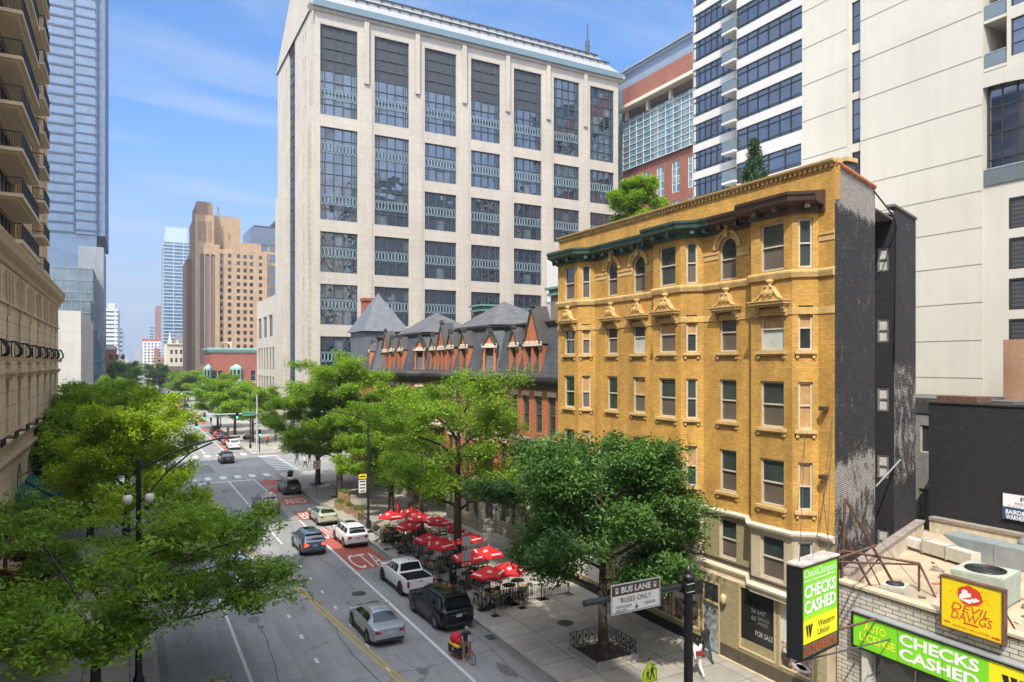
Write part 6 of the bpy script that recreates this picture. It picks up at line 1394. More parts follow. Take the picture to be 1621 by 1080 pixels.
# brick rubble on the roof (loose, uncountable)
mb=MB(); r5=random.Random(9)
for k in range(260):
    x=r5.uniform(27,39.5); y=r5.uniform(6,18+(x-26)*0.3); s=r5.uniform(0.03,0.11)*(1 if r5.random()<.85 else 1.8)
    m_=[rubble,mat('brick_shard',(0.38,0.15,0.08),rough=0.9,var=0.3),plaster,tar][r5.choice((0,0,1,1,2,3))]
    mb.M=Matrix.Translation((x,y,RZ+s*0.3))@Matrix.Rotation(r5.uniform(0,6),4,'Z'); mb.box(-s*1.3,s*1.3,-s*0.7,s*0.7,-s*0.4,s*0.4,m_)
mb.M=None; o=mb.build('roof_rubble'); tag(o,'scattered broken brick and grit on the shop roof','rubble',kind='stuff')
t=thing('roof_timber','weathered timber lying across the shop roof in front of the condenser','timber',(32,13,RZ)); mb=MB(); mb.M=Matrix.Translation((32.3,12.6,RZ+0.08))@Matrix.Rotation(R(-62),4,'Z'); mb.box(-2.4,2.4,-0.12,0.12,-0.08,0.08,mat('old_timber',(0.20,0.16,0.09),rough=0.9,var=0.3)); mb.M=None; mb.build('plank',t)
# ---- signs ------------------------------------------------------
lime=mat('lime_sign_face',(0.22,0.68,0.02),rough=0.35,var=0.10,streak=True,emit=((0.22,0.72,0.02),0.12)); yel=mat('yellow_sign_face',(0.82,0.74,0.015),rough=0.35,var=0.08,streak=True,emit=((0.86,0.78,0.01),0.08)); wht=mat('sign_white',(0.82,0.80,0.84),rough=0.4,var=0); lemon=mat('sign_lemon',(0.80,0.86,0.05),rough=0.4,var=0); blk_s=mat('sign_black',(0.015,0.015,0.015),rough=0.4,var=0)
for m_ in (lime,yel):
    m_.node_tree.nodes['Principled BSDF'].inputs['Emission Strength'].default_value=0.0
cx_,cy_=20.2,16.3; ca,sa=math.cos(R(9)),math.sin(R(9)); PWd=2.5
CF_=Face(cx_,cy_,cx_+ca*PWd,cy_+sa*PWd); Zb,Zt=4.25,7.5
cs=thing('pylon_sign','tall box sign with lime green CHECKS CASHED face above a red OPEN panel','sign',tuple(CF_.P(1.2,4.2,-0.3)))
mb=MB(); mb.fbox(CF_,0,PWd,Zb,Zt,-0.55,-0.04,black_metal)
for (a,b,c,d) in ((0,0.09,Zb,Zt),(PWd-0.07,PWd,Zb,Zt),(0.09,PWd-0.07,Zt-0.08,Zt),(0.09,PWd-0.07,Zb,Zb+0.08)): mb.fbox(CF_,a,b,c,d,-0.04,0.03,black_metal)
mb.build('sign_box',cs)
mb=MB(); mb.fbox(CF_,-0.05,PWd+0.02,Zt,Zt+0.05,-0.6,0.06,mat('worn_sign_top',(0.42,0.36,0.33),rough=0.8,var=0.6,vscale=3)); mb.build('sign_top',cs)
mb=MB(); y0,y1,ysplit,yopen=Zb+0.08,Zt-0.08,5.62,4.78; sx0,sx1=0.09,PWd-0.07
mb.quad(CF_.P(sx0,ysplit,0),CF_.P(sx1,ysplit,0),CF_.P(sx1,y1,0),CF_.P(sx0,y1,0),lime); mb.quad(CF_.P(sx0,yopen,0),CF_.P(sx1,yopen,0),CF_.P(sx1,ysplit,0),CF_.P(sx0,ysplit,0),yel)
textfit(mb,CF_,'CheckChangers',0.18,2.32,7.16,0.36,wht,0.01,shear=0.2); mb.fbox(CF_,0.2,2.25,6.93,6.96,0.006,0.012,wht)
textfit(mb,CF_,'CHECKS',0.2,2.3,6.58,0.46,wht,0.012,bold=0.035); textfit(mb,CF_,'CASHED',0.2,2.3,6.04,0.46,wht,0.012,bold=0.035)
textfit(mb,CF_,'AUTO LICENSE',0.2,1.65,5.70,0.15,lemon,0.012)
def wlogo(b,F,s,z,h,m,o=0.012):
    w=h*1.05
    for (a,c) in ((0,0.0),(0.33,0.0)):
        b.add([F.P(s+w*(a+0.0),z+h,o),F.P(s+w*(a+0.26),z,o),F.P(s+w*(a+0.36),z+h*0.22,o),F.P(s+w*(a+0.26),z+h,o)][::1],[(0,1,2,3)],m)
    b.add([F.P(s+w*0.55,z,o),F.P(s+w*0.66,z,o),F.P(s+w*1.0,z+h,o),F.P(s+w*0.7,z+h,o)],[(0,1,2,3)],m)
wlogo(mb,CF_,0.28,4.98,0.44,blk_s); textfit(mb,CF_,'Western',1.08,2.2,5.33,0.22,blk_s,0.012); textfit(mb,CF_,'Union',1.08,1.85,5.04,0.22,blk_s,0.012)
mb.build('printed_face',cs)
mb=MB(); mb.quad(CF_.P(sx0,y0,0),CF_.P(sx1,y0,0),CF_.P(sx1,yopen-0.03,0),CF_.P(sx0,yopen-0.03,0),mat('dim_glass_panel',(0.14,0.12,0.08),rough=0.3,var=0.4,vscale=6)); textfit(mb,CF_,'OPEN',0.22,2.3,4.55,0.32,mat('dim_red_neon',(0.42,0.06,0.02),rough=0.4,var=0.2),0.02,bold=0.02); mb.build('open_panel',cs)
for P_,r_,m_ in (([CF_.P(PWd,4.6,-0.3),(26.0,17.2,4.5)],0.05,rust),([CF_.P(0.1,4.1,-0.3),(25.95,16.6,3.9),(26,14,3.9)],0.03,dark_metal),([CF_.P(PWd,7.2,-0.3),(26.2,17.6,7.2)],0.05,rust),([CF_.P(PWd*0.5,7.5,-0.3),(25.7,19.2,10.8)],0.012,dark_metal),([CF_.P(0.4,7.5,-0.3),(25.4,20.3,11.4)],0.012,dark_metal),([CF_.P(2.3,7.5,-0.3),(25.9,19.35,12.2)],0.012,dark_metal)):
    mb=MB(); mb.tube(P_,r_,m_,n=6); mb.build('stay',cs)
# rusty truss that carries the box sign, standing on the shop roof
tr=thing('rusty_truss','rusty steel truss on the shop roof holding the CHECKS CASHED box sign','truss',(28,15,RZ))
TA=Vector(CF_.P(PWd,7.35,-0.3)); 
def U(u,v,X): return onX(u,v,X)
A1=U(1335,872,26.4); A2=U(1455,892,29.6); A3=U(1455,972,29.6); 
pts=[(TA,A1,0.05),(A1,U(1330,940,26.6),0.06),(A1,A2,0.055),(CF_.P(PWd,7.2,-0.3),A2+Vector((0,0,-0.05)),0.045),(A2,Vector((A2.x,A2.y,RZ)),0.05),(A2,U(1490,965,29.4),0.05),(U(1338,790,26.2),U(1442,972,29.3),0.06),(U(1330,835,26.2),U(1392,955,28.3),0.055),(U(1338,790,26.2),U(1332,935,26.4),0.06),(U(1390,955,28.2),U(1464,978,29.6),0.045),(U(1395,880,28),U(1345,940,26.9),0.035),(U(1370,880,27.4),U(1400,940,28.0),0.03)]
mb=MB()
for p,q,r_ in pts: mb.tube([p,q],r_,rust,n=5,smooth=False)
for p,q in ((U(1338,790,26.2),U(1450,925,30)),(U(1338,790,26.2),U(1300,900,24.5)),(U(1300,760,26.0),TA)): mb.tube([p,q],0.012,dark_metal,n=4)
mb.build('truss_bar',tr)
# long fascia sign over the shop window
ls_=thing('fascia_sign','long lime green and yellow AUTO LICENSE CHECKS CASHED fascia sign on the shop front','sign',(25.8,14,3.2))
NF=Face(25.62,18.25,25.62,8.6); z0,z1=3.1,4.5
mb=MB(); mb.fbox(NF,0,NF.len,z0,z1,-0.34,0,black_metal); mb.fbox(NF,0,NF.len,z1,z1+0.06,-0.36,0.05,steel)
for a,b,c,d in ((0,0.08,z0,z1),(0.08,NF.len,z0,z0+0.07),(0.08,NF.len,z1-0.07,z1)): mb.fbox(NF,a,b,c,d,0,0.05,black_metal)
mb.build('sign_box',ls_); mb=MB(); ys_=5.15
mb.quad(NF.P(0.08,z0+0.07,0.004),NF.P(ys_,z0+0.07,0.004),NF.P(ys_,z1-0.07,0.004),NF.P(0.08,z1-0.07,0.004),lime); mb.quad(NF.P(ys_,z0+0.07,0.004),NF.P(NF.len,z0+0.07,0.004),NF.P(NF.len,z1-0.07,0.004),NF.P(ys_,z1-0.07,0.004),yel)
[mb.fbox(NF,q,q+0.012,z0+0.07,z1-0.07,0.005,0.009,MATS['dark_grey_metal']) for q in (1.92,3.6,6.9)]; textfit(mb,NF,'AUTO',0.55,1.45,4.05,0.32,lemon,0.014,bold=0.02); textfit(mb,NF,'LICENSE',0.35,1.85,3.62,0.32,lemon,0.014,bold=0.02)
textfit(mb,NF,'CHECKS',2.0,4.85,4.06,0.44,wht,0.014,bold=0.035); textfit(mb,NF,'CASHED',2.0,4.85,3.52,0.44,wht,0.014,bold=0.035)
wlogo(mb,NF,5.55,3.35,0.75,blk_s,0.014); textfit(mb,NF,'Western',6.5,8.1,4.0,0.34,blk_s,0.014); textfit(mb,NF,'Union',6.5,7.6,3.55,0.34,blk_s,0.014)
mb.build('printed_face',ls_)
# yellow billboard
bb=thing('yellow_billboard','yellow roof billboard with red DEVIL DAWGS lettering on the shop parapet','sign',(26.4,14,5.3))
BF=Face(25.72,14.78,25.72,12.68); z0,z1=5.02,6.88
mb=MB(); mb.fbox(BF,0,BF.len,z0,z1,-0.22,0,rust)
for a,b,c,d in ((0,0.05,z0,z1),(BF.len-0.05,BF.len,z0,z1),(0.05,BF.len-0.05,z0,z0+0.05),(0.05,BF.len-0.05,z1-0.05,z1)): mb.fbox(BF,a,b,c,d,0,0.04,rust)
mb.build('sign_frame',bb); 
BL=Face(25.72,14.78,25.72,12.68); BL.o=BL.o+Vector((0,0,0.17))
ds=mat('devil_red',(0.62,0.05,0.02),rough=0.5,var=0); gy=mat('golden_sign_face',(0.80,0.60,0.01),rough=0.4,var=0.05)
mb=MB(); mb.quad(BF.P(0.05,z0+0.05,0.004),BF.P(2.1,z0+0.05,0.004),BF.P(2.1,z1-0.05,0.004),BF.P(0.05,z1-0.05,0.004),gy)
def blob(F,s,z,rx,rz_,m,o,n=24,jit=0.0,seed=1):
    r=random.Random(seed); mb.add([F.P(s+rx*(1+jit*r.uniform(-1,1))*math.cos(2*PI*k/n),z+rz_*(1+jit*r.uniform(-1,1))*math.sin(2*PI*k/n),o) for k in range(n)],[tuple(range(n))],m)
blob(BL,1.02,6.2,0.42,0.34,ds,0.010,28,0.09,4); 
r7=random.Random(8)
for k in range(26):
    q=r7.uniform(0,6.28); d=r7.uniform(0.45,0.75); s_=r7.uniform(0.008,0.022); blob(BL,1.02+d*math.cos(q),6.2+d*0.7*math.sin(q),s_,s_,ds,0.010,6)
blob(BL,0.9,6.12,0.22,0.2,wht,0.016,14,0.25,2); blob(BL,0.86,6.3,0.11,0.09,wht,0.018,10,0.15,3); mb.add([BL.P(0.7,6.02,0.019),BL.P(1.1,6.2,0.019),BL.P(1.06,6.1,0.019)],[(0,1,2)],ds); mb.add([BL.P(1.1,5.98,0.019),BL.P(1.35,6.12,0.019),BL.P(1.2,6.2,0.019)],[(0,1,2)],wht)
textfit(mb,BL,'DEVIL',0.38,1.66,5.72,0.26,ds,0.014,bold=0.0,shear=0.25); textfit(mb,BL,'DAWGS',0.38,1.75,5.42,0.30,ds,0.014,bold=0.0,shear=0.2)
mb.fbox(BL,0.8,1.3,5.19,5.24,0.006,0.014,ds);
mb.fbox(BL,0.14,0.34,5.06,5.11,0.006,0.014,ds); textfit(mb,BL,'AROUND THE CORNER',0.42,1.66,5.03,0.07,ds,0.014)
mb.fbox(BL,1.72,1.88,4.98,5.03,0.006,0.014,ds); mb.add([BL.P(1.88,4.95,0.012),BL.P(2.02,5.005,0.012),BL.P(1.88,5.06,0.012)],[(0,1,2)],ds)
mb.build('printed_face',bb); mb=MB(); 
for s in (0.3,1.9): mb.tube([BF.P(s,4.9,-0.25),BF.P(s,RZ,-0.9)],0.035,rust,n=5); mb.tube([BF.P(s,6.3,-0.22),BF.P(s,RZ,-1.6)],0.03,rust,n=5)
mb.build('prop',bb)
# for sale board on the black wall
fs=thing('for_sale_board','white and blue FOR SALE board on the black brick warehouse wall','sign',(40.9,17,7)); 
a=onX(1588,780,40.92); FF=Face(40.92,a.y,40.92,a.y-3.0); zt=onX(1588,780,40.92).z; zb2=onX(1588,820,40.92).z; zm=zt-(zt-zb2)*0.52
mb=MB(); mb.fbox(FF,0,3.0,zb2,zt,0,0.05,steel); navy=mat('navy_board',(0.01,0.06,0.14),rough=0.5,var=0.05)
mb.quad(FF.P(0.02,zm,0.056),FF.P(2.98,zm,0.056),FF.P(2.98,zt-0.02,0.056),FF.P(0.02,zt-0.02,0.056),wht); mb.quad(FF.P(0.02,zb2+0.02,0.056),FF.P(2.98,zb2+0.02,0.056),FF.P(2.98,zm,0.056),FF.P(0.02,zm,0.056),navy)
textfit(mb,FF,'FOR SALE',0.85,2.7,zt-0.24,0.24,blk_s,0.062,bold=0.02); textfit(mb,FF,'REDEVELOPMENT',0.6,2.7,zt-0.48,0.12,blk_s,0.062); textfit(mb,FF,'5,912 SF BUILDING',0.25,2.7,zt-0.64,0.09,ds,0.062)
textfit(mb,FF,'BAIRD&',0.15,1.1,zm-0.25,0.24,wht,0.062,bold=0.03); textfit(mb,FF,'WARNER',0.15,1.1,zm-0.52,0.24,wht,0.062,bold=0.03); mb.build('board_face',fs)
# ---------------------------------------------------------------- trees
def leafmat(name,c1,c2,trans=0.35,rough=0.55):
    m,N,L,p=_new(name); g=N.new('ShaderNodeNewGeometry')
    n=N.new('ShaderNodeTexNoise'); n.inputs['Scale'].default_value=0.55; n.inputs['Detail'].default_value=3; L.new(g.outputs['Position'],n.inputs['Vector'])
    a=N.new('ShaderNodeMath'); a.operation='MULTIPLY_ADD'; L.new(g.outputs['Random Per Island'],a.inputs[0]); a.inputs[1].default_value=0.55; 
    b=N.new('ShaderNodeMath'); b.operation='MULTIPLY_ADD'; L.new(n.outputs[0],b.inputs[0]); b.inputs[1].default_value=1.6; b.inputs[2].default_value=-0.58; L.new(b.outputs[0],a.inputs[2])
    x=N.new('ShaderNodeMix'); x.data_type='RGBA'; L.new(a.outputs[0],x.inputs['Factor']); x.clamp_factor=True; x.inputs['A'].default_value=(*c1,1); x.inputs['B'].default_value=(*c2,1)
    L.new(x.outputs['Result'],p.inputs['Base Color']); p.inputs['Roughness'].default_value=rough; p.inputs['Specular IOR Level'].default_value=0.3
    tr=N.new('ShaderNodeBsdfTranslucent'); v=N.new('ShaderNodeVectorMath'); v.operation='MULTIPLY'; L.new(x.outputs['Result'],v.inputs[0]); v.inputs[1].default_value=(1.5,1.5,0.6); L.new(v.outputs[0],tr.inputs['Color'])
    ms=N.new('ShaderNodeMixShader'); ms.inputs[0].default_value=trans; L.new(p.outputs[0],ms.inputs[1]); L.new(tr.outputs[0],ms.inputs[2]); L.new(ms.outputs[0],N['Material Output'].inputs['Surface'])
    MATS[name]=m; return m
leaf_mid=leafmat('honey_locust_leaf',(0.075,0.165,0.014),(0.25,0.38,0.03),0.42)
leaf_yel=leafmat('yellow_green_leaf',(0.19,0.30,0.014),(0.36,0.45,0.03),0.45)
leaf_lit=leafmat('fresh_green_leaf',(0.09,0.20,0.015),(0.27,0.39,0.03),0.42)
leaf_dark=leafmat('dark_elm_leaf',(0.025,0.08,0.018),(0.11,0.21,0.04),0.3,0.4)
leaf_fir=leafmat('conifer_needle',(0.02,0.05,0.015),(0.05,0.10,0.03),0.15)
leaf_red=leafmat('dark_red_leaf',(0.12,0.012,0.01),(0.25,0.03,0.02),0.3)
bark=mat('dark_bark',(0.055,0.042,0.032),rough=0.95,var=0.35,vscale=6,bump=0.6,bscale=30)
def leaves_mesh(name,cent,nper,spread,size,m,rg,flat=0.45,up=0.55):
    """many small leaf faces, a spray of them around each twig end"""
    cent=np.asarray(cent); K=len(cent); n=K*nper
    c=np.repeat(cent,nper,axis=0)
    d=rg.normal(size=(n,3)); d/=np.linalg.norm(d,axis=1)[:,None]; r=rg.random(n)**0.5
    sp=np.repeat(spread if hasattr(spread,'__len__') else np.full(K,spread),nper)
    p=c+d*(r*sp)[:,None]*np.array([1,1,flat])
    nr=rg.normal(size=(n,3)); nr/=np.linalg.norm(nr,axis=1)[:,None]; nr=nr*(1-up)+np.array([0,0,1.0])*up; nr/=np.linalg.norm(nr,axis=1)[:,None]
    t=rg.normal(size=(n,3)); t-=nr*(t*nr).sum(1)[:,None]; t/=np.linalg.norm(t,axis=1)[:,None]; b=np.cross(nr,t)
    s=size*rg.uniform(0.45,1.6,n); L_=t*s[:,None]; W_=b*(s*0.42)[:,None]
    # a leaf is a pointed, slightly folded lozenge of two triangles
    fold=nr*(s*0.12)[:,None]
    V=np.stack([p-L_*0.5,p+W_*0.5+fold,p+L_*0.5,p-W_*0.5+fold],axis=1).reshape(-1,3)
    me=bpy.data.meshes.new(name); me.vertices.add(len(V)); me.vertices.foreach_set('co',V.astype(np.float32).ravel())
    me.loops.add(n*4); me.loops.foreach_set('vertex_index',np.arange(n*4,dtype=np.int32))
    me.polygons.add(n); me.polygons.foreach_set('loop_start',np.arange(0,n*4,4,dtype=np.int32)); me.polygons.foreach_set('loop_total',np.full(n,4,dtype=np.int32))
    me.materials.append(m); me.update(calc_edges=True); return me
def skeleton(rg,H,th,Rad,flat=0.6,limbs=6,sub_=5,low=0.15,lean=0.0,droop=0.0,upright=False):
    """limbs as (polyline, radius list); returns limbs and twig ends within an uneven crown"""
    segs=[]; ends=[]; tr=0.03*H*0.55+0.05
    top=Vector((lean*0.5,0,th)); segs.append(([Vector((0,0,-0.1)),Vector((0.03,0.02,th*0.5)),top],[tr*1.25,tr,tr*0.9]))
    ch=(H-th); 
    if upright: segs.append(([top,Vector((0.1,0.05,th+(H-th)*0.45)),Vector((0,0.1,H*0.9))],[tr*0.85,tr*0.5,0.03]))
    for i in range(limbs):
        az=2*PI*(i+rg.uniform(-.3,.3))/limbs; el=(0.02 if (droop and i%3==0) else rg.uniform(0.1,1.15)) if i<limbs-1 else 1.4; reach=Rad*rg.uniform(0.75,1.0)*math.cos(el*0.75)
        z0=top.z-rg.uniform(0,0.25)*th*0.5; hz=ch*rg.uniform(0.45,0.85)*(0.35+0.65*math.sin(el))
        if upright:
            f_=(i+0.3)/limbs; z0=th*0.85+(H-th)*0.72*f_; az=i*2.4+rg.uniform(-.3,.3); reach=Rad*(1-0.55*f_**1.6)*rg.uniform(0.8,1.05)*(0.8 if f_<0.12 else 1); hz=reach*rg.uniform(0.35,0.75)*(0.5+0.7*f_)
        P=[Vector((top.x*0.6,0,z0))]; 
        for t in (0.3,0.62,1.0):
            P.append(Vector((math.cos(az+rg.uniform(-.15,.15))*reach*t,math.sin(az+rg.uniform(-.15,.15))*reach*t,z0+hz*(t**0.75)+rg.uniform(-.2,.2))))
        r0=tr*rg.uniform(0.45,0.6)*(0.75 if upright else 1); segs.append((P,[r0,r0*0.75,r0*0.5,r0*0.25]))
        for j in range(sub_):
            t=rg.uniform(0.3,1.0); k=min(2,int(t*3)); f=t*3-k; b=P[k].lerp(P[k+1],min(1,f)) 
            a2=az+rg.choice((-1,1))*rg.uniform(0.3,1.3); l=Rad*rg.uniform(0.25,0.5); e2=rg.uniform(-0.05,0.8)
            q1=b+Vector((math.cos(a2)*math.cos(e2),math.sin(a2)*math.cos(e2),math.sin(e2)))*l*0.5; q2=b+Vector((math.cos(a2+.2)*math.cos(e2),math.sin(a2+.2)*math.cos(e2),math.sin(e2)*0.8))*l
            segs.append(([b,q1,q2],[r0*0.4,r0*0.25,r0*0.1])); 
            for _ in range(5):
                t2=rg.uniform(0.35,1.1); s=b.lerp(q2,t2); e=s+Vector((rg.uniform(-1,1),rg.uniform(-1,1),rg.uniform(-0.25,0.6)))*Rad*0.17
                segs.append(([s,s.lerp(e,0.6)+Vector((0,0,0.05)),e],[0.022,0.016,0.008])); ends.append(e); ends.append(s.lerp(e,0.45))
        ends.append(P[-1])
    return segs,ends
PROTO={}
def tree(name,label,loc,H,th,Rad,lm,seed,nper=60,size=0.16,flat=0.45,limbs=7,sub_=6,spread=0.10,droop=0.0,upright=False,group=None,key=None,rz=0.0,sc=1.0,cat='tree',keep=None):
    t=thing(name,label,cat,loc,rz,group)
    if key and key in PROTO: me_t,me_c=PROTO[key]
    else:
        rg_=random.Random(seed); rg=np.random.default_rng(seed)
        segs,ends=skeleton(rg_,H,th,Rad,limbs=limbs,sub_=sub_,droop=droop,upright=upright)
        b=MB()
        for P,r in segs: b.tube(P,r,bark,n=9 if r[0]>0.1 else 5 if r[0]>0.03 else 3,cap=False)
        me_t=b.mesh('trunk'); sp=np.array([Rad*spread*rg_.uniform(0.7,1.5)+0.12 for _ in ends])
        me_c=leaves_mesh('crown',[tuple(e) for e in ends],nper,sp,size,lm,rg,flat=flat)
        if key: PROTO[key]=(me_t,me_c)
    a=addobj('trunk',me_t,t); c=addobj('crown',me_c,t); 
    if sc!=1.0: t.scale=(sc,sc,sc)
    return t
# near left: the wide tree that fills the lower left corner
tree('street_tree','huge spreading green tree filling the lower left corner of the view',(-1.3,34.8,0.13),9.3,2.2,7.3,leaf_mid,21,nper=62,size=0.21,flat=0.38,limbs=12,sub_=8,spread=0.09,droop=0.5)
tree('street_tree','bright yellow green tree behind the curved street lamp on the left',(-0.2,53.5,0.13),13.6,3.4,5.2,leaf_yel,22,nper=85,size=0.20,flat=0.7,limbs=17,sub_=5,spread=0.10,upright=True)
tree('street_tree','deep green tree against the stone building left of the yellow green one',(-2.8,66.0,0.13),12.6,3.4,5.2,leaf_mid,23,nper=80,size=0.22,flat=0.7,limbs=17,sub_=5,spread=0.11,upright=True)
tree('street_tree','mid green tree rising behind the yellow green tree on the left',(-2.4,78.0,0.13),14.0,3.6,5.4,leaf_lit,24,nper=80,size=0.24,flat=0.7,limbs=17,sub_=5,spread=0.12,upright=True)
tree('street_tree','fresh green tree top just before the first crossing on the left',(-1.6,88.0,0.13),12.6,3.6,4.8,leaf_lit,25,nper=70,size=0.24,flat=0.7,limbs=17,sub_=5,spread=0.12,upright=True)
# right pavement
tree('street_tree','dark green round tree in a black fenced pit before the yellow building',(20.5,28.2,0.13),11.0,3.3,5.3,leaf_dark,31,nper=120,size=0.20,flat=0.7,limbs=17,sub_=5,spread=0.13,upright=True)
tree('street_tree','open crowned green tree standing among the red umbrellas',(20.3,45.2,0.13),14.4,4.4,6.0,leaf_mid,32,nper=60,size=0.19,flat=0.7,limbs=17,sub_=5,spread=0.10,upright=True)
tree('street_tree','slim young tree with sparse leaves between the two rows of red umbrellas',(21.4,55.0,0.13),9.2,3.0,3.4,leaf_mid,33,nper=30,size=0.17,flat=0.7,limbs=9,sub_=3,spread=0.12,upright=True)
tree('street_tree','light green tree beside the wooden planters before the umbrellas',(21.5,63.0,0.13),13.4,3.4,4.6,leaf_lit,34,nper=70,size=0.22,flat=0.7,limbs=17,sub_=5,spread=0.11,upright=True)
tree('street_tree','tallest bright green tree on the right pavement, in front of the slate spire',(19.7,74.6,0.13),17.4,4.0,5.6,leaf_lit,35,nper=85,size=0.24,flat=0.7,limbs=17,sub_=5,spread=0.12,upright=True)
tree('street_tree','mid green tree at the right hand corner of the first crossing',(19.5,83.5,0.13),14.6,3.6,5.2,leaf_mid,36,nper=75,size=0.24,flat=0.7,limbs=17,sub_=5,spread=0.12,upright=True)
# beyond the first crossing, right
for i,(u,Y_,H,Rd,lm,sd,lb,key) in enumerate(((400,134,11.0,5.0,leaf_lit,41,'green tree in front of the low stone annexe','A'),(372,150,11.5,5.2,leaf_lit,42,'green tree hiding the foot of the red corner building, near the traffic signals','B'),(345,168,12,5.4,leaf_mid,43,'green tree left of the red corner building, before its black fence','A'),
    (293,238,12.5,8.5,leaf_lit,44,'round light green tree by the second crossing, left of the red corner building','B'),(253,330,14,10,leaf_mid,45,'dark rounded tree below the chateau building','A'),(298,290,12.5,8,leaf_mid,49,'small tree tucked behind the round light green one','B'))):
    x=onY(u,0,Y_).x; key2='far'+key+lm.name
    if key2 not in PROTO:
        tree('street_tree',lb,(x,Y_,0.13),12.0,4.0,5.2,lm,sd,nper=60,size=0.30,flat=0.7,limbs=15,sub_=5,spread=0.14,upright=True,key=key2,rz=i*1.3,sc=H/12.0)
    else: tree('street_tree',lb,(x,Y_,0.13),12.0,4.0,5.2,lm,sd,key=key2,rz=i*1.3,sc=H/12.0)
for i,(u,Y_,H,lm,lb) in enumerate(((195,300,15.5,leaf_mid,'big dark round tree at the far left kerb beyond the second crossing'),(150,128,10,leaf_mid,'tree at the left corner just past the first crossing'),(212,560,14,leaf_mid,'hazy tree far down the left side of the road'),(236,640,14,leaf_mid,'hazy tree far down the right side of the road'),(170,200,11,leaf_mid,'small tree before the grey podium on the left'),(222,900,15,leaf_mid,'faint tree in the gap at the end of the road'))):
    x=onY(u,0,Y_).x; tree('street_tree',lb,(x,Y_,0.13),12.0,4.0,5.2,lm,50,key='farA'+leaf_mid.name,rz=i*1.9+0.5,sc=H/12.0)
# roof garden behind the yellow parapet
rt=thing('roof_garden_deck','raised roof terrace behind the yellow parapet carrying two trees','roof terrace',(44,50,0)); mb=MB(); mb.box(41,52,35,62,0.1,26.3,white_band); mb.build('deck',rt)
p=onX(1005,330,43); tree('roof_tree','round fresh green tree on the roof terrace above the green cornice',(43,p.y,26.3),6.9,1.2,2.6,leaf_lit,61,nper=70,size=0.26,flat=0.8,limbs=14,sub_=4,spread=0.16,cat='tree',upright=True)
p=onX(1195,280,43); t=thing('conifer','dark green cone shaped conifer on the roof terrace before the striped tower','tree',(43,p.y,26.3)); rg=np.random.default_rng(5); r8=random.Random(5)
b=MB(); b.tube([(0,0,0),(0,0,4.9)],[0.14,0.03],bark,n=6); ce=[]
for k in range(230):
    z=0.5+5.2*(k/230)**1.15; rr_=(1.62*(1-(z-0.5)/5.4))*r8.uniform(0.35,1.0)+0.05; q=r8.uniform(0,6.28); e=(rr_*math.cos(q),rr_*math.sin(q),z); ce.append(e)
    if k%3==0: b.tube([(0,0,z-0.1),e],[0.03,0.01],bark,n=3,cap=False)
addobj('trunk',b.mesh('trunk'),t); addobj('crown',leaves_mesh('crown',ce,60,0.34,0.15,leaf_fir,rg,flat=0.8,up=0.2),t)
# small red leaved tree by the left building
tree('red_leaved_tree','small dark red leaved tree at the left edge by the stone building',(-4.9,43.5,0.13),6.6,1.8,1.6,leaf_red,71,nper=60,size=0.16,limbs=6,sub_=5,spread=0.2)
# ---------------------------------------------------------------- vehicles
tyre_m=mat('tyre_rubber',(0.018,0.018,0.018),rough=0.85,var=0.1); rim_m=mat('alloy_rim',(0.35,0.35,0.36),rough=0.35,metal=0.7,var=0.05); rim_k=mat('black_rim',(0.03,0.03,0.03),rough=0.35,metal=0.3,var=0)
carglass=glass('car_glass',(0.012,0.014,0.016),rough=0.03,spec=1.0,var=0.1); trim=mat('black_plastic_trim',(0.025,0.025,0.027),rough=0.6,var=0.1); chrome=mat('chrome',(0.55,0.55,0.56),rough=0.15,metal=0.95,var=0)
tail_red=mat('tail_lamp_red',(0.30,0.008,0.008),rough=0.15,var=0.1,coat=0.5); brake_on=mat('lit_brake_lamp',(0.5,0.02,0.01),rough=0.2,var=0,emit=((1.0,0.04,0.02),2.2)); head_m=mat('head_lamp',(0.6,0.62,0.64),rough=0.1,var=0,coat=1.0); plate_m=mat('licence_plate',(0.45,0.52,0.62),rough=0.5,var=0.2,vscale=12)
def cpaint(name,c,met=0.0,rough=0.32): return mat('paint_'+name,c,rough=rough,metal=met,var=0.02,coat=1.0,spec=0.5)
def lerp(a,b,t): return a+(b-a)*t
def pl(tab,x):
    for (xa,ya),(xb,yb_) in zip(tab[:-1],tab[1:]):
        if x<=xb: return lerp(ya,yb_,0 if xb==xa else max(0,(x-xa)/(xb-xa)))
    return tab[-1][1]
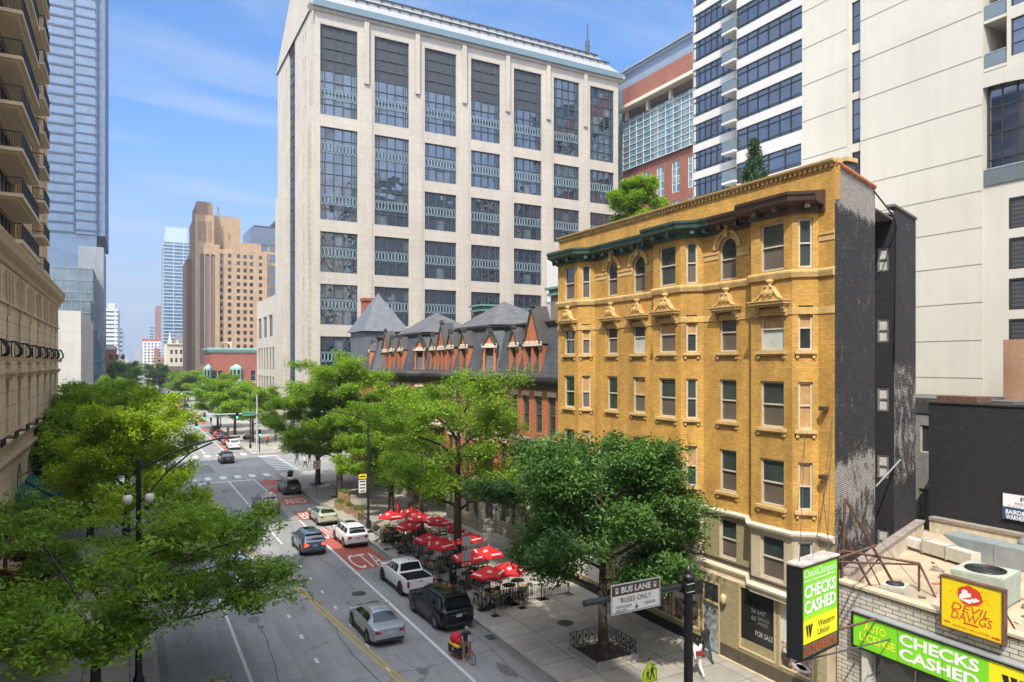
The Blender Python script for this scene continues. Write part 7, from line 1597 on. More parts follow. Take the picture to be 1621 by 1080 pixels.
KINDS={
 # L, W, wheel r, belt line table, cabin (rear base, roof rear, roof front, cowl), roof height, roof inset
 'sedan':dict(L=4.85,W=1.83,r=.33,belt=[(0,.92),(.35,1.02),(1.2,1.02),(3.2,.98),(3.9,.9),(4.6,.78),(4.85,.62)],cab=(.62,1.45,2.95,3.75),H=1.45,top=.56,wb=(.98,3.8)),
 'suv':dict(L=4.6,W=1.86,r=.36,belt=[(0,1.02),(.2,1.12),(3.2,1.1),(3.5,1.08),(4.3,.98),(4.6,.78)],cab=(.08,.52,2.75,3.5),H=1.68,top=.60,wb=(.9,3.6)),
 'luxsuv':dict(L=5.05,W=2.02,r=.40,belt=[(0,1.08),(.2,1.18),(3.6,1.18),(3.9,1.14),(4.8,1.08),(5.05,.9)],cab=(.1,.55,2.95,3.75),H=1.86,top=.66,wb=(1.0,4.0)),
 'minivan':dict(L=5.15,W=1.98,r=.36,belt=[(0,1.02),(.2,1.12),(3.6,1.08),(4.1,1.02),(4.9,.86),(5.15,.7)],cab=(.1,.5,3.1,4.2),H=1.75,top=.66,wb=(1.05,4.05)),
 'hatch':dict(L=4.45,W=1.75,r=.31,belt=[(0,.95),(.2,1.08),(1.2,1.03),(3.3,.96),(4.1,.82),(4.45,.62)],cab=(.12,1.15,2.45,3.65),H=1.48,top=.52,wb=(.85,3.55)),
 'pickup':dict(L=5.4,W=1.92,r=.40,belt=[(0,1.16),(1.75,1.16),(3.9,1.18),(4.2,1.14),(5.1,1.08),(5.4,.88)],cab=(1.78,2.0,3.3,4.05),H=1.80,top=.62,wb=(1.15,4.45)),
}
def make_car(kind,name,label,paint,loc,rz,group=None,rim=rim_m,lit=False,extras=(),cat='car'):
    K=KINDS[kind]; L_,W_,H,r=K['L'],K['W'],K['H'],K['r']; cr0,cr1,cf1,cf0=K['cab']; hw=W_/2
    def width(x):
        e=0.0
        if x<0.35: e=(0.35-x)/0.35
        if x>L_-0.6: e=(x-(L_-0.6))/0.6
        return hw*(1-0.16*e*e)
    def zb(x): return 0.24+(0.10 if x<0.15 else 0)+(0.06 if x>L_-0.2 else 0)
    def roof(x):
        b=pl(K['belt'],x)
        if x<=cr0 or x>=cf0: return b+0.015
        if x<cr1: t=(x-cr0)/(cr1-cr0); return lerp(b,H-0.05,t**0.85)
        if x>cf1: t=(cf0-x)/(cf0-cf1); return lerp(b,H-0.03,t**0.9)
        t=(x-cr1)/(cf1-cr1); return H-0.05+0.05*math.sin(PI*min(1,0.25+t*0.75))
    def sec(x):
        w=width(x); b=pl(K['belt'],x); rf=roof(x); z0=zb(x); cab=rf-b>0.03; k=min(1,(rf-b)/(H-1.05)) if cab else 0
        wt=lerp(w*0.86,K['top']+ (hw-0.93)*0.8 +0.0,k)
        return [(0,z0),(w*0.86,z0),(w*0.965,z0+0.07),(w,z0+0.24),(w*1.0,lerp(z0,b,0.62)),(w*0.98,b-0.07),(w*0.945,b-0.005),(w*0.915 if cab else w*0.88,b+0.012),(wt,rf-0.10*k),(wt*0.86,rf-0.02*k),(0,rf+0.02*k)]
    xs=sorted(set([0,0.04,0.14,0.35,cr0,lerp(cr0,cr1,.5),cr1,(cr1+cf1)/2,cf1,lerp(cf1,cf0,.35),lerp(cf1,cf0,.7),cf0,L_-0.9,L_-0.6,L_-0.3,L_-0.1,L_]+([1.3] if kind=='sedan' else [])))
    if kind=='pickup': xs=sorted(set(xs+[0.07,0.08,1.66,1.67]))
    S=[sec(x) for x in xs]
    if kind=='pickup':
        for i,x in enumerate(xs):
            if 0.075<x<1.665:
                w=width(x); b=pl(K['belt'],x); S[i]=S[i][:7]+[(w*0.86,b),(w*0.84,b-0.5),(w*0.5,b-0.5),(0,b-0.5)]
    n=len(S[0]); b=MB(); vs=[]; 
    for x,s in zip(xs,S):
        vs+=[(x-L_/2,-y,z) for y,z in s]+[(x-L_/2,y,z) for y,z in s[::-1][1:-1]]
    m_=2*n-2; fs=[];fm=[]
    for i in range(len(xs)-1):
        for j in range(m_): fs.append((i*m_+j,i*m_+(j+1)%m_,(i+1)*m_+(j+1)%m_,(i+1)*m_+j))
    fs.append(tuple(reversed(range(m_)))); fs.append(tuple(range((len(xs)-1)*m_,len(xs)*m_)))
    b.add(vs,fs,paint,True); me=b.mesh('body')
    if kind=='pickup':
        me.materials.append(trim)
        for p in me.polygons:
            c=p.center
            if 0.08<c.x+L_/2<1.67 and abs(c.y)<hw*0.88 and c.z>0.6: p.material_index=1
    bm=bmesh.new(); bm.from_mesh(me); bmesh.ops.recalc_face_normals(bm,faces=bm.faces)
    for e in bm.edges: 
        if len(e.link_faces)==2 and e.calc_face_angle()>R(38): e.smooth=False
    bm.to_mesh(me); bm.free()
    t=thing(name,label,cat,loc,rz,group); addobj('body',me,t)
    def side(x,tt,sg,off=0.012):
        s=sec(x); (y7,z7),(y8,z8)=s[7],s[8]; y=lerp(y7,y8,tt)+off; return (x-L_/2,sg*y,lerp(z7,z8,tt)+0.004)
    # side windows
    g=[]; inner0=lerp(cr0,cr1,0.55); inner1=lerp(cf1,cf0,0.72); post=[cr1+0.1,(cr1+cf1)/2+0.12,cf1-0.05]
    if kind in('suv','luxsuv','minivan'): cuts=[(inner0+0.05,cr1+0.72),(cr1+0.8,cr1+1.62),(cr1+1.70,inner1)]
    elif kind=='pickup': cuts=[(cr1-0.02,2.62),(2.70,inner1)]
    else: cuts=[(inner0+0.05,(cr1+cf1)/2+0.02),((cr1+cf1)/2+0.1,inner1)]
    for sg in (1,-1):
        for (xa,xb) in cuts:
            q=MB(); N_=5; bot=[side(lerp(xa,xb,i/N_),0.06,sg) for i in range(N_+1)]; top=[]
            for i in range(N_+1):
                x=lerp(xa,xb,i/N_); x2=min(max(x,lerp(cr0,cr1,0.8)),lerp(cf0,cf1,0.78)) ; top.append(side(lerp(x,x2,0.9),0.84,sg))
            vs=bot+top; q.add(vs,[(i,i+1,N_+2+i,N_+1+i) if sg>0 else (i+1,i,N_+1+i,N_+2+i) for i in range(N_)],carglass,True); addobj('side_window',q.mesh('side_window'),t)
    def topgl(x0,x1,nm,fw=0.93):
        q=MB(); vs=[]; NX=4; NY=6
        for i in range(NX+1):
            x=lerp(x0,x1,i/NX); s=sec(x); (y8,z8),(y9,z9),(y10,z10)=s[8],s[9],s[10]
            for j in range(NY+1):
                v=(j/NY*2-1)*fw; y=v*y8; a=abs(y); z=lerp(z10,z9,a/y9) if a<y9 else lerp(z9,z8,(a-y9)/(y8-y9)); sl_=(roof(min(L_,x+.02))-roof(max(0,x-.02)))/0.04; nn=math.hypot(1,sl_)
                vs.append((x-L_/2-sl_/nn*0.014,y,z+0.014/nn+0.002))
        q.add(vs,[(i*(NY+1)+j,(i+1)*(NY+1)+j,(i+1)*(NY+1)+j+1,i*(NY+1)+j+1) for i in range(NX) for j in range(NY)],carglass,True); addobj(nm,q.mesh(nm),t)
    topgl(lerp(cf1,cf0,0.06),lerp(cf1,cf0,0.93),'windscreen')
    topgl(lerp(cr0,cr1,0.12),lerp(cr0,cr1,0.90),'rear_window',0.88)
    if 'glassroof' in extras: topgl(cr1+0.25,cf1-0.1,'glass_roof',0.8)
    elif 'sunroof' in extras: topgl(cf1-0.95,cf1-0.15,'sunroof',0.62)
    # wheels
    wk=('wheel',round(r,2),rim.name)
    def wfn(q):
        q.lathe([(r*0.62,-0.105),(r*0.93,-0.11),(r,-0.08),(r,0.08),(r*0.93,0.11),(r*0.62,0.105)],tyre_m,n=22,ax='y',cap=False)
    def rfn(q):
        q.lathe([(0.0,0.085),(r*0.12,0.09),(r*0.14,0.07),(r*0.60,0.045),(r*0.64,0.105),(r*0.60,0.11)],rim if rim is rim_k else trim,n=22,ax='y',cap=False)
        for k in range(5):
            a=2*PI*k/5
            for da in (-0.13,0.13):
                p=(math.cos(a+da*0.4)*r*0.1,0.095,math.sin(a+da*0.4)*r*0.1); p2=(math.cos(a+da)*r*0.62,0.09,math.sin(a+da)*r*0.62); q.tube([p,p2],0.02,rim,n=4)
        q.lathe([(r*0.60,0.095),(r*0.66,0.108),(r*0.68,0.095)],rim,n=22,ax='y',cap=False)
    mw=wmesh(wk,wfn); mr_=wmesh(wk+('rim',),rfn)
    # arches
    q=MB()
    for x in K['wb']:
        for sg in (1,-1): 
            prof=[(r+0.075,0),(r+0.075,0.02),(0,0.02)] if sg>0 else [(0,-0.02),(r+0.075,-0.02),(r+0.075,0)]
            q.lathe(prof,trim,c=(x-L_/2,sg*(hw-0.004),r+0.03),n=20,ax='y',smooth=False)
    q.box(K['wb'][0]-L_/2+r+.05,K['wb'][1]-L_/2-r-.05,-hw-0.004,-hw+0.03,0.2,0.36,trim); q.box(K['wb'][0]-L_/2+r+.05,K['wb'][1]-L_/2-r-.05,hw-0.03,hw+0.004,0.2,0.36,trim)
    addobj('wheel_arch_trim',q.mesh('wheel_arch_trim'),t)
    for x in K['wb']:
        for sg in (1,-1):
            w_=addobj('wheel',mw,t,(x-L_/2,sg*(hw-0.075),r),0 if sg>0 else PI); addobj('rim',mr_,w_)
    # door seams and handles
    q=MB(); bz=1.0 if kind!='sedan' else .92
    xs2=[cuts[-1][0]-0.04,cuts[-1][1]-0.05]+([cuts[-2][0]+0.05] if len(cuts)>1 else [])
    for sg in (1,-1):
        for x in xs2:
            y=sg*(hw+0.001); q.box(x-L_/2-0.006,x-L_/2+0.006,y-0.004,y+0.004,0.42,bz-0.1,trim)
        for x in xs2[:1]+xs2[2:]: q.box(x-L_/2+ (0.08 if x!=xs2[0] else -0.28),x-L_/2+(0.28 if x!=xs2[0] else -0.08),sg*(hw-0.01)-0.02,sg*(hw-0.01)+0.03,bz-0.22,bz-0.18,paint)
    addobj('door_seam',q.mesh('door_seam'),t)
    for sg in (1,-1):
        q=MB(); x=lerp(cf1,cf0,0.75)-L_/2; y=sg*(hw+0.09); z=pl(K['belt'],cf0)+0.1
        q.lathe([(0.01,-0.11),(0.07,-0.09),(0.085,0.0),(0.07,0.09),(0.01,0.11)],paint,c=(x,y,z),n=8,ax='y'); q.box(x-0.03,x+0.03,min(y,sg*(hw-0.08)),max(y,sg*(hw-0.08)),z-0.06,z-0.02,trim); addobj('wing_mirror',q.mesh('wing_mirror'),t)
    # rear lamps, plate, bumper trim
    zt=pl(K['belt'],0.1)
    tall=kind in('suv','minivan','luxsuv','pickup'); lm=brake_on if lit else tail_red
    for sg in (1,-1):
        q=MB()
        if kind=='pickup': q.box(-L_/2-0.012,-L_/2+0.14,sg*hw*0.80,sg*(hw*0.93),0.72,1.10,lm)
        elif kind=='luxsuv': q.box(-L_/2-0.012,-L_/2+0.05,sg*hw*0.66,sg*hw*0.70,0.72,1.02,tail_red); q.box(-L_/2-0.012,-L_/2+0.2,sg*hw*0.80,sg*hw*0.86,0.72,1.02,trim)
        elif tall: q.add([(-L_/2-0.012,sg*hw*0.52,zt-0.26),(-L_/2-0.012,sg*hw*0.80,zt-0.34),(-L_/2+0.02,sg*hw*0.87,zt-0.32),(-L_/2+0.34,sg*(hw*0.985+0.004),zt-0.16),(-L_/2+0.34,sg*(hw*0.975),zt-0.03),(-L_/2+0.03,sg*hw*0.84,zt-0.02),(-L_/2-0.012,sg*hw*0.80,zt-0.08),(-L_/2-0.012,sg*hw*0.52,zt-0.14)],[(0,1,6,7),(1,2,5,6),(2,3,4,5)],lm)
        else: q.add([(-L_/2-0.012,sg*hw*0.50,zt-0.20),(-L_/2-0.012,sg*hw*0.80,zt-0.24),(-L_/2+0.02,sg*hw*0.865,zt-0.22),(-L_/2+0.36,sg*(hw*0.99+0.006),zt-0.10),(-L_/2+0.36,sg*(hw*0.985),zt-0.02),(-L_/2+0.03,sg*hw*0.85,zt-0.06),(-L_/2-0.012,sg*hw*0.80,zt-0.08),(-L_/2-0.012,sg*hw*0.55,zt-0.12)],[(0,1,6,7),(1,2,5,6),(2,3,4,5)],lm)
        addobj('tail_lamp',q.mesh('tail_lamp'),t)
        q=MB(); zf=pl(K['belt'],L_-0.15)-0.08; q.add([(L_/2+0.012,sg*hw*0.42,zf-0.12),(L_/2-0.02,sg*hw*0.80,zf-0.12),(L_/2-0.42,sg*(hw*0.97+0.01),zf-0.06),(L_/2-0.42,sg*(hw*0.95+0.01),zf+0.08),(L_/2-0.06,sg*hw*0.80,zf+0.04),(L_/2+0.012,sg*hw*0.42,zf+0.0)],[(0,1,4,5),(1,2,3,4)],head_m); addobj('headlight',q.mesh('headlight'),t)
    q=MB(); zp={'sedan':0.72,'hatch':0.66,'suv':0.80,'minivan':0.80,'luxsuv':0.86,'pickup':0.55}[kind]; q.box(-L_/2-0.02,-L_/2-0.005,-0.16,0.16,zp-0.075,zp+0.085,plate_m); addobj('licence_plate',q.mesh('licence_plate'),t)
    q=MB(); bmx=chrome if kind=='pickup' else trim
    q.box(-L_/2-0.03,-L_/2+0.1,-hw*0.80,hw*0.80,0.30,0.44 if kind!='pickup' else 0.52,bmx); q.box(L_/2-0.1,L_/2+0.025,-hw*0.6,hw*0.6,0.3,0.52,trim); q.box(L_/2-0.05,L_/2+0.015,-hw*0.38,hw*0.38,0.6,0.74,trim)
    if kind in('suv','minivan','luxsuv'): q.box(-L_/2-0.022,-L_/2+0.05,-hw*0.45,hw*0.45,zt-0.24,zt-0.20,chrome)
    if kind=='sedan': q.box(-L_/2-0.018,-L_/2+0.02,-hw*0.3,hw*0.3,0.82,0.845,chrome)
    addobj('bumper_trim',q.mesh('bumper_trim'),t)
    if 'rails' in extras:
        q=MB()
        for sg in (1,-1): q.tube([(cr1+0.25-L_/2,sg*0.60,H+0.0),(cr1+0.35-L_/2,sg*0.60,H+0.05),(cf1-0.1-L_/2,sg*0.60,H+0.06),(cf1-L_/2,sg*0.60,H+0.01)],0.022,chrome if paint.name!='paint_black' else trim,n=5); 
        addobj('roof_rail',q.mesh('roof_rail'),t)
    if kind in('suv','minivan','luxsuv','hatch'):
        q=MB(); q.box(cr1-L_/2-0.22,cr1-L_/2+0.02,-0.60,0.60,H-0.085,H-0.045,paint); addobj('rear_spoiler',q.mesh('rear_spoiler'),t)
    if kind=='pickup':
        q=MB(); q.box(-L_/2-0.006,-L_/2+0.0,-0.10,0.10,1.0,1.06,trim); q.box(-L_/2-0.008,-L_/2,-0.7,-0.35,0.78,0.84,chrome); addobj('tailgate_badge',q.mesh('tailgate_badge'),t)
    q=MB(); q.lathe([(0.03,0),(0.045,0.015),(0.0,0.13)],trim,c=(cr1+0.15-L_/2,0,H-0.03),n=6); addobj('roof_aerial',q.mesh('roof_aerial'),t)
    return t
def car_rear(u,v,L_,yaw=0.0,z=0.25):
    g=G(u,v,z); h=PI/2+yaw; return (g.x+math.cos(h)*L_/2,g.y+math.sin(h)*L_/2,0.0),h
silver=cpaint('silver',(0.42,0.43,0.45),0.5,0.3); slateb=cpaint('slate_blue',(0.10,0.15,0.21),0.45,0.3); whitep=cpaint('white',(0.72,0.73,0.74)); sage=cpaint('sage',(0.42,0.46,0.35),0.3); blackp=cpaint('black',(0.005,0.005,0.006),0.0,0.25); blackp.node_tree.nodes['Principled BSDF'].inputs['Coat Weight'].default_value=0.35; blackp.node_tree.nodes['Principled BSDF'].inputs['Specular IOR Level'].default_value=0.3; darkg=cpaint('charcoal',(0.05,0.055,0.06),0.4,0.3); brownish=cpaint('warm_grey',(0.10,0.09,0.095),0.4,0.3); redp=cpaint('red',(0.35,0.02,0.015)); bluep=cpaint('pale_blue',(0.35,0.45,0.55),0.3)
l,h=car_rear(617.7,1016,4.85,R(0)); make_car('sedan','parked_car','silver four door saloon driving past beside the double yellow line',silver,l,h)
l,h=car_rear(499,875,4.6,R(0)); make_car('suv','parked_car','slate blue SUV with lit brake lamps left of the red bus lane',slateb,l,h,lit=True,extras=('sunroof',))
l,h=car_rear(566.8,863,4.6); make_car('suv','parked_car','white SUV with sunroof and roof rails parked by the wooden planters',whitep,l,h,extras=('sunroof','rails'))
l,h=car_rear(520.6,828.5,4.45); make_car('hatch','parked_car','sage green hatchback parked ahead of the white SUV',sage,l,h)
l,h=car_rear(464.6,780.5,4.6); make_car('suv','parked_car','charcoal SUV at the kerb just before the first crossing',darkg,l,h,extras=('rails',))
l,h=car_rear(428.5,812,5.15); make_car('minivan','parked_car','warm grey minivan driving beside the turn lane line',brownish,l,h)
l,h=car_rear(667,940,5.4,R(1)); make_car('pickup','parked_car','white crew cab pickup truck with black bed parked by the cafe',whitep,l,h,rim=rim_k,cat='pickup truck')
l,h=car_rear(727,992,5.05,R(2)); make_car('luxsuv','parked_car','glossy black luxury SUV parked behind the white pickup',blackp,l,h,extras=('glassroof',))
l,h=car_rear(361,732,4.6); make_car('suv','parked_car','dark SUV in the middle of the first crossing',darkg,l,h)
for (Y_,kd,pt,lb) in ((127,'suv',whitep,'white SUV at the kerb just past the first crossing'),(134.5,'sedan',redp,'red saloon parked directly ahead of the white SUV past the crossing'),(141.5,'suv',darkg,'charcoal SUV parked between two red cars past the crossing'),(148.5,'hatch',redp,'red hatchback parked ahead of the charcoal SUV past the crossing'),(155.5,'suv',blackp,'black SUV at the head of the parked line past the crossing')):
    make_car(kd,'parked_car',lb,pt,(15.4,Y_,0),PI/2,'cars parked along the kerb past the crossing')
make_car('suv','parked_car','pale blue white car half hidden under the near left tree',bluep,(6.4,49,0),-PI/2)
make_car('sedan','parked_car','black saloon at the bottom left kerb, only its roof in view',blackp,(3.0,30.4,0),-PI/2)
make_car('suv','parked_car','black SUV at the left kerb before the first crossing',blackp,(2.4,80,0),-PI/2)
# far traffic
rt_=random.Random(17); protos={}
fl_=[('white',whitep),('black',blackp),('silver',silver),('red',redp),('dark grey',darkg),('pale blue',bluep)]
ordn=['first','second','third','fourth','fifth','sixth','seventh','eighth','ninth','tenth','eleventh','twelfth']
for lane,(X_,hd,y0,dy,nn,ln) in {'a':(3.0,-PI/2,182,-8.5,5,'in the oncoming kerb lane between the two crossings'),'b':(6.4,-PI/2,222,9.5,11,'in the oncoming middle lane beyond the second crossing'),'c':(3.2,-PI/2,226,11,9,'at the left kerb beyond the second crossing'),'d':(11.9,PI/2,220,16,9,'driving away beyond the second crossing'),'e':(15.5,PI/2,232,9.0,11,'parked on the right beyond the second crossing')}.items():
    for k in range(nn):
        cn,pt=fl_[rt_.randrange(6)]; kd=rt_.choice(('suv','sedan','suv','hatch','minivan')); key=(cn,kd); Y_=y0+dy*k+rt_.uniform(-1.5,1.5)
        lb='%s %s, %s %s'%(cn,{'suv':'SUV','sedan':'saloon','hatch':'hatchback','minivan':'minivan'}[kd],ordn[k],ln)
        if key in protos: copy_tree(protos[key],(X_,Y_,0),hd,lb)['group']='distant traffic'
        else: protos[key]=make_car(kd,'distant_car',lb,pt,(X_,Y_,0),hd,'distant traffic')
# cross traffic in the second crossing
for k,(x,cn,pt,lb) in enumerate(((-2,'black',blackp,'black SUV crossing from the left at the second crossing'),(5.5,'white',whitep,'white SUV crossing in the middle of the second crossing'),(12,'dark',darkg,'dark SUV crossing near the right of the second crossing'),(22,'silver',silver,'silver SUV waiting on the right arm of the second crossing'))):
    make_car('suv','distant_car',lb,pt,(x,202.0+(k%2)*3.6,0),0 if k%2 else PI,'distant traffic')
# school bus and white van
def box_vehicle(name,label,cat,loc,rz,L_,W_,H,col,hood,stripe=None):
    t=thing(name,label,cat,loc,rz); b=MB(); hw=W_/2
    prof=[(-L_/2,0.5),(-L_/2,H-0.25),(-L_/2+0.2,H),(L_/2-hood-0.35,H),(L_/2-hood,H*0.52),(L_/2-0.1,H*0.46),(L_/2,H*0.38),(L_/2,0.45)]
    n=len(prof); b.add([(x,-hw,z) for x,z in prof]+[(x,hw,z) for x,z in prof],[tuple(range(n)),tuple(reversed(range(n,2*n)))]+[(i,i+n,(i+1)%n+n,(i+1)%n) for i in range(n)],col); addobj('body',b.mesh('body'),t)
    b=MB(); k=0
    for sg in (1,-1):
        x=-L_/2+0.5
        while x<L_/2-hood-1.2: b.box(x,x+0.75,sg*hw-0.01,sg*hw+0.01,H*0.55,H*0.82,carglass); x+=0.95
    addobj('side_window',b.mesh('side_window'),t); b=MB(); b.add([(L_/2-hood-0.30,-hw*0.9,H*0.93),(L_/2-hood-0.30,hw*0.9,H*0.93),(L_/2-hood+0.03,hw*0.9,H*0.54),(L_/2-hood+0.03,-hw*0.9,H*0.54)],[(0,3,2,1)],carglass); b.box(-L_/2-0.01,-L_/2+0.01,-hw*0.7,hw*0.7,H*0.5,H*0.8,carglass); addobj('windscreen',b.mesh('windscreen'),t)
    if stripe: b=MB(); b.box(-L_/2+0.1,L_/2-hood,-hw-0.012,hw+0.012,H*0.42,H*0.45,stripe); addobj('stripe',b.mesh('stripe'),t)
    for x in (-L_/2+1.2,L_/2-0.9):
        for sg in (1,-1): b=MB(); b.lathe([(0,-0.14),(0.42,-0.14),(0.42,0.14),(0,0.14)],tyre_m,n=16,ax='y'); addobj('wheel',b.mesh('wheel'),t,(x,sg*(hw-0.1),0.42))
box_vehicle('school_bus','yellow orange school bus beyond the second crossing','bus',(9.6,296,0),-PI/2,9.5,2.5,3.0,mat('bus_yellow',(0.62,0.30,0.02),rough=0.4,var=0.03),1.2,trim)
box_vehicle('delivery_van','white delivery van waiting at the left just before the second crossing','van',(5.9,186,0),-PI/2,5.8,2.1,2.7,whitep,0.9)
box_vehicle('delivery_van','orange and yellow van in the second crossing','van',(11.6,228,0),PI/2,5.6,2.1,2.5,mat('van_orange',(0.55,0.22,0.03),rough=0.4,var=0.03),0.9)
# ---------------------------------------------------------------- street furniture
def tag_mesh(mb,name,label,cat,group=None,kind=None): return tag(mb.build(name),label,cat,group,kind)
# curved lamp on the left
t=thing('street_lamp','tall black street lamp with long curved arm over the road on the left','street lamp',(0.35,34.9,0.13)); x0,y0=0.35,34.9
mb=MB(); mb.lathe([(0.24,0),(0.24,0.5),(0.15,0.7),(0.13,2.2),(0.10,10.0),(0.12,10.05),(0.04,10.2)],black_metal,c=(x0,y0,0.13),n=12); mb.build('pole',t)
def armpts(x0,y0,z,ln,up,sg=1): return [(x0,y0,z),(x0+sg*ln*0.25,y0,z+up*0.45),(x0+sg*ln*0.5,y0,z+up*0.78),(x0+sg*ln*0.78,y0,z+up*0.97),(x0+sg*ln,y0,z+up)]
mb=MB(); mb.tube(armpts(x0,y0,9.8,4.2,1.25),0.045,black_metal,n=6); mb.tube([(x0,y0,8.3),(x0+1.1,y0,9.6),(x0+2.1,y0,10.45),(x0+3.0,y0,10.85)],0.04,black_metal,n=6); mb.tube([(x0+1.1,y0,9.6),(x0+1.15,y0,10.38)],0.03,black_metal,n=5); mb.build('curved_arm',t)
mb=MB(); mb.lathe([(0.02,-0.12),(0.16,-0.10),(0.22,0.0),(0.12,0.09),(0.03,0.12)],dark_metal,c=(x0+4.5,y0,11.02),n=10); mb.M=None; mb.build('lamp_head',t)
globe=mat('frosted_globe',(0.62,0.58,0.50),rough=0.3,var=0.05)
for sx_ in (-0.42,0.42):
    mb=MB(); mb.tube([(x0,y0,8.6),(x0+sx_*0.5,y0,8.7),(x0+sx_,y0,8.75)],0.03,black_metal,n=5); mb.lathe([(0.02,0.34),(0.1,0.3),(0.13,0.2)],black_metal,c=(x0+sx_,y0,8.55),n=10); mb.build('globe_bracket',t)
    mb=MB(); mb.lathe([(0.0,-0.26),(0.12,-0.22),(0.2,-0.08),(0.2,0.06),(0.13,0.2),(0.05,0.24)],globe,c=(x0+sx_,y0,8.55),n=14); mb.build('globe',t)
# second lamp in the right hand trees
def lamp2(x,y,lb,sg=-1):
    t=thing('street_lamp',lb,'street lamp',(x,y,0.13)); mb=MB(); mb.lathe([(0.2,0),(0.2,0.5),(0.12,0.7),(0.09,9.6),(0.03,9.8)],black_metal,c=(x,y,0.13),n=10); mb.build('pole',t)
    mb=MB(); mb.tube(armpts(x,y,9.4,3.8,1.0,sg),0.04,black_metal,n=5); mb.lathe([(0.02,-0.1),(0.16,-0.08),(0.2,0.0),(0.03,0.1)],dark_metal,c=(x+sg*4.0,y,10.4),n=8); mb.build('curved_arm',t)
g=G(583,836,0.13); lamp2(g.x,g.y,'black street lamp rising through the light green tree by the planters')
g=G(375.5,693,0.13); lamp2(17.9,125,'street lamp at the far kerb by the traffic signal past the crossing')
lamp2(18.0,170,'street lamp on the right pavement before the second crossing'); lamp2(0.3,150,'street lamp on the left pavement between the crossings',1)
# bus lane mast sign close to the camera
px_,py_=17.5,18.9; t=thing('bus_lane_sign','white and brown BUS LANE sign on a thick black mast arm','sign',(px_,py_,0.13))
fl_b=mat('fluted_black_post',(0.012,0.012,0.013),rough=0.35,var=0.0,spec=0.6)
mb=MB(); n=16; prof=[(0.26,0),(0.26,0.9),(0.17,1.1),(0.155,6.3)]
vs=[];
for z,r_ in ((0.13,0.26),(1.0,0.26),(1.25,0.17),(6.95,0.15)):
    for k in range(32): q=2*PI*k/32; rr_=r_*(1.0 if k%2 else 0.90); vs.append((px_+rr_*math.cos(q),py_+rr_*math.sin(q),z))
mb.add(vs,[(i*32+j,i*32+(j+1)%32,(i+1)*32+(j+1)%32,(i+1)*32+j) for i in range(3) for j in range(32)],fl_b); mb.build('mast',t)
mb=MB(); mb.lathe([(0.19,6.78),(0.22,6.85),(0.22,6.95),(0.1,7.0),(0.13,7.05),(0.14,7.14),(0.07,7.22),(0.02,7.34)],fl_b,c=(px_,py_,0),n=14); mb.build('finial',t)
mb=MB(); mb.box(px_-0.24,px_+0.24,py_-0.22,py_+0.22,6.38,6.74,fl_b); mb.box(px_+0.05,px_+0.45,py_-0.26,py_+0.22,6.3,6.78,fl_b); mb.box(px_-0.34,px_-0.24,py_-0.2,py_+0.2,6.36,6.76,fl_b)
for zz in (6.42,6.7):
    for yy in (-0.24,0.22): mb.tube([(px_-0.3,py_+yy,zz),(px_+0.4,py_+yy,zz)],0.02,steel,n=5)
mb.build('clamp',t)
mb=MB(); mb.tube([(px_-0.2,py_,6.58),(13.0,py_,6.66)],[0.12,0.105],fl_b,n=12); mb.lathe([(0.075,0),(0.075,0.01),(0.105,0.01)],rust,c=(12.99,py_,6.66),n=12,ax='x'); mb.build('arm',t)
BFc=Face(13.98,py_-0.14,16.08,py_-0.14); bz0,bz1=6.13,7.13; brown_s=mat('brown_sign',(0.075,0.045,0.035),rough=0.4,var=0.05); wsg=mat('white_sign_sheet',(0.70,0.67,0.62),rough=0.4,var=0.04)
mb=MB(); mb.fbox(BFc,0,2.1,bz0,bz1,-0.02,0,steel); mb.quad(BFc.P(0.0,bz0,0.004),BFc.P(2.1,bz0,0.004),BFc.P(2.1,bz1,0.004),BFc.P(0,bz1,0.004),wsg)
mb.quad(BFc.P(0.03,6.74,0.008),BFc.P(2.07,6.74,0.008),BFc.P(2.07,bz1-0.03,0.008),BFc.P(0.03,bz1-0.03,0.008),brown_s)
for (a,b,c,d) in ((0.03,0.05,bz0+0.03,6.74),(2.05,2.07,bz0+0.03,6.74),(0.03,2.07,bz0+0.03,bz0+0.05)): mb.fbox(BFc,a,b,c,d,0.004,0.009,brown_s)
textfit(mb,BFc,'BUS LANE',0.42,1.68,6.92,0.21,wsg,0.013,bold=0.03); textfit(mb,BFc,'BUSES ONLY',0.40,1.70,6.58,0.17,brown_s,0.013,bold=0.005)
textfit(mb,BFc,'MON-FRI',1.42,1.86,6.34,0.10,brown_s,0.013); textfit(mb,BFc,'7AM-9:30AM',0.18,0.84,6.36,0.10,brown_s,0.013); textfit(mb,BFc,'4PM-6PM',0.18,0.64,6.22,0.10,brown_s,0.013)
mb.add([BFc.P(0.98,6.30,0.013),BFc.P(1.07,6.20,0.013),BFc.P(1.16,6.30,0.013)],[(0,1,2)],brown_s); mb.fbox(BFc,1.055,1.085,6.26,6.40,0.008,0.013,brown_s)
for s in (0.24,1.86):
    mb.fbox(BFc,s-0.055,s+0.055,6.84,7.0,0.008,0.013,wsg); mb.fbox(BFc,s-0.035,s+0.035,6.91,6.97,0.013,0.015,brown_s); mb.fbox(BFc,s-0.05,s-0.025,6.81,6.84,0.008,0.013,wsg); mb.fbox(BFc,s+0.025,s+0.05,6.81,6.84,0.008,0.013,wsg)
mb.build('sign_board',t)
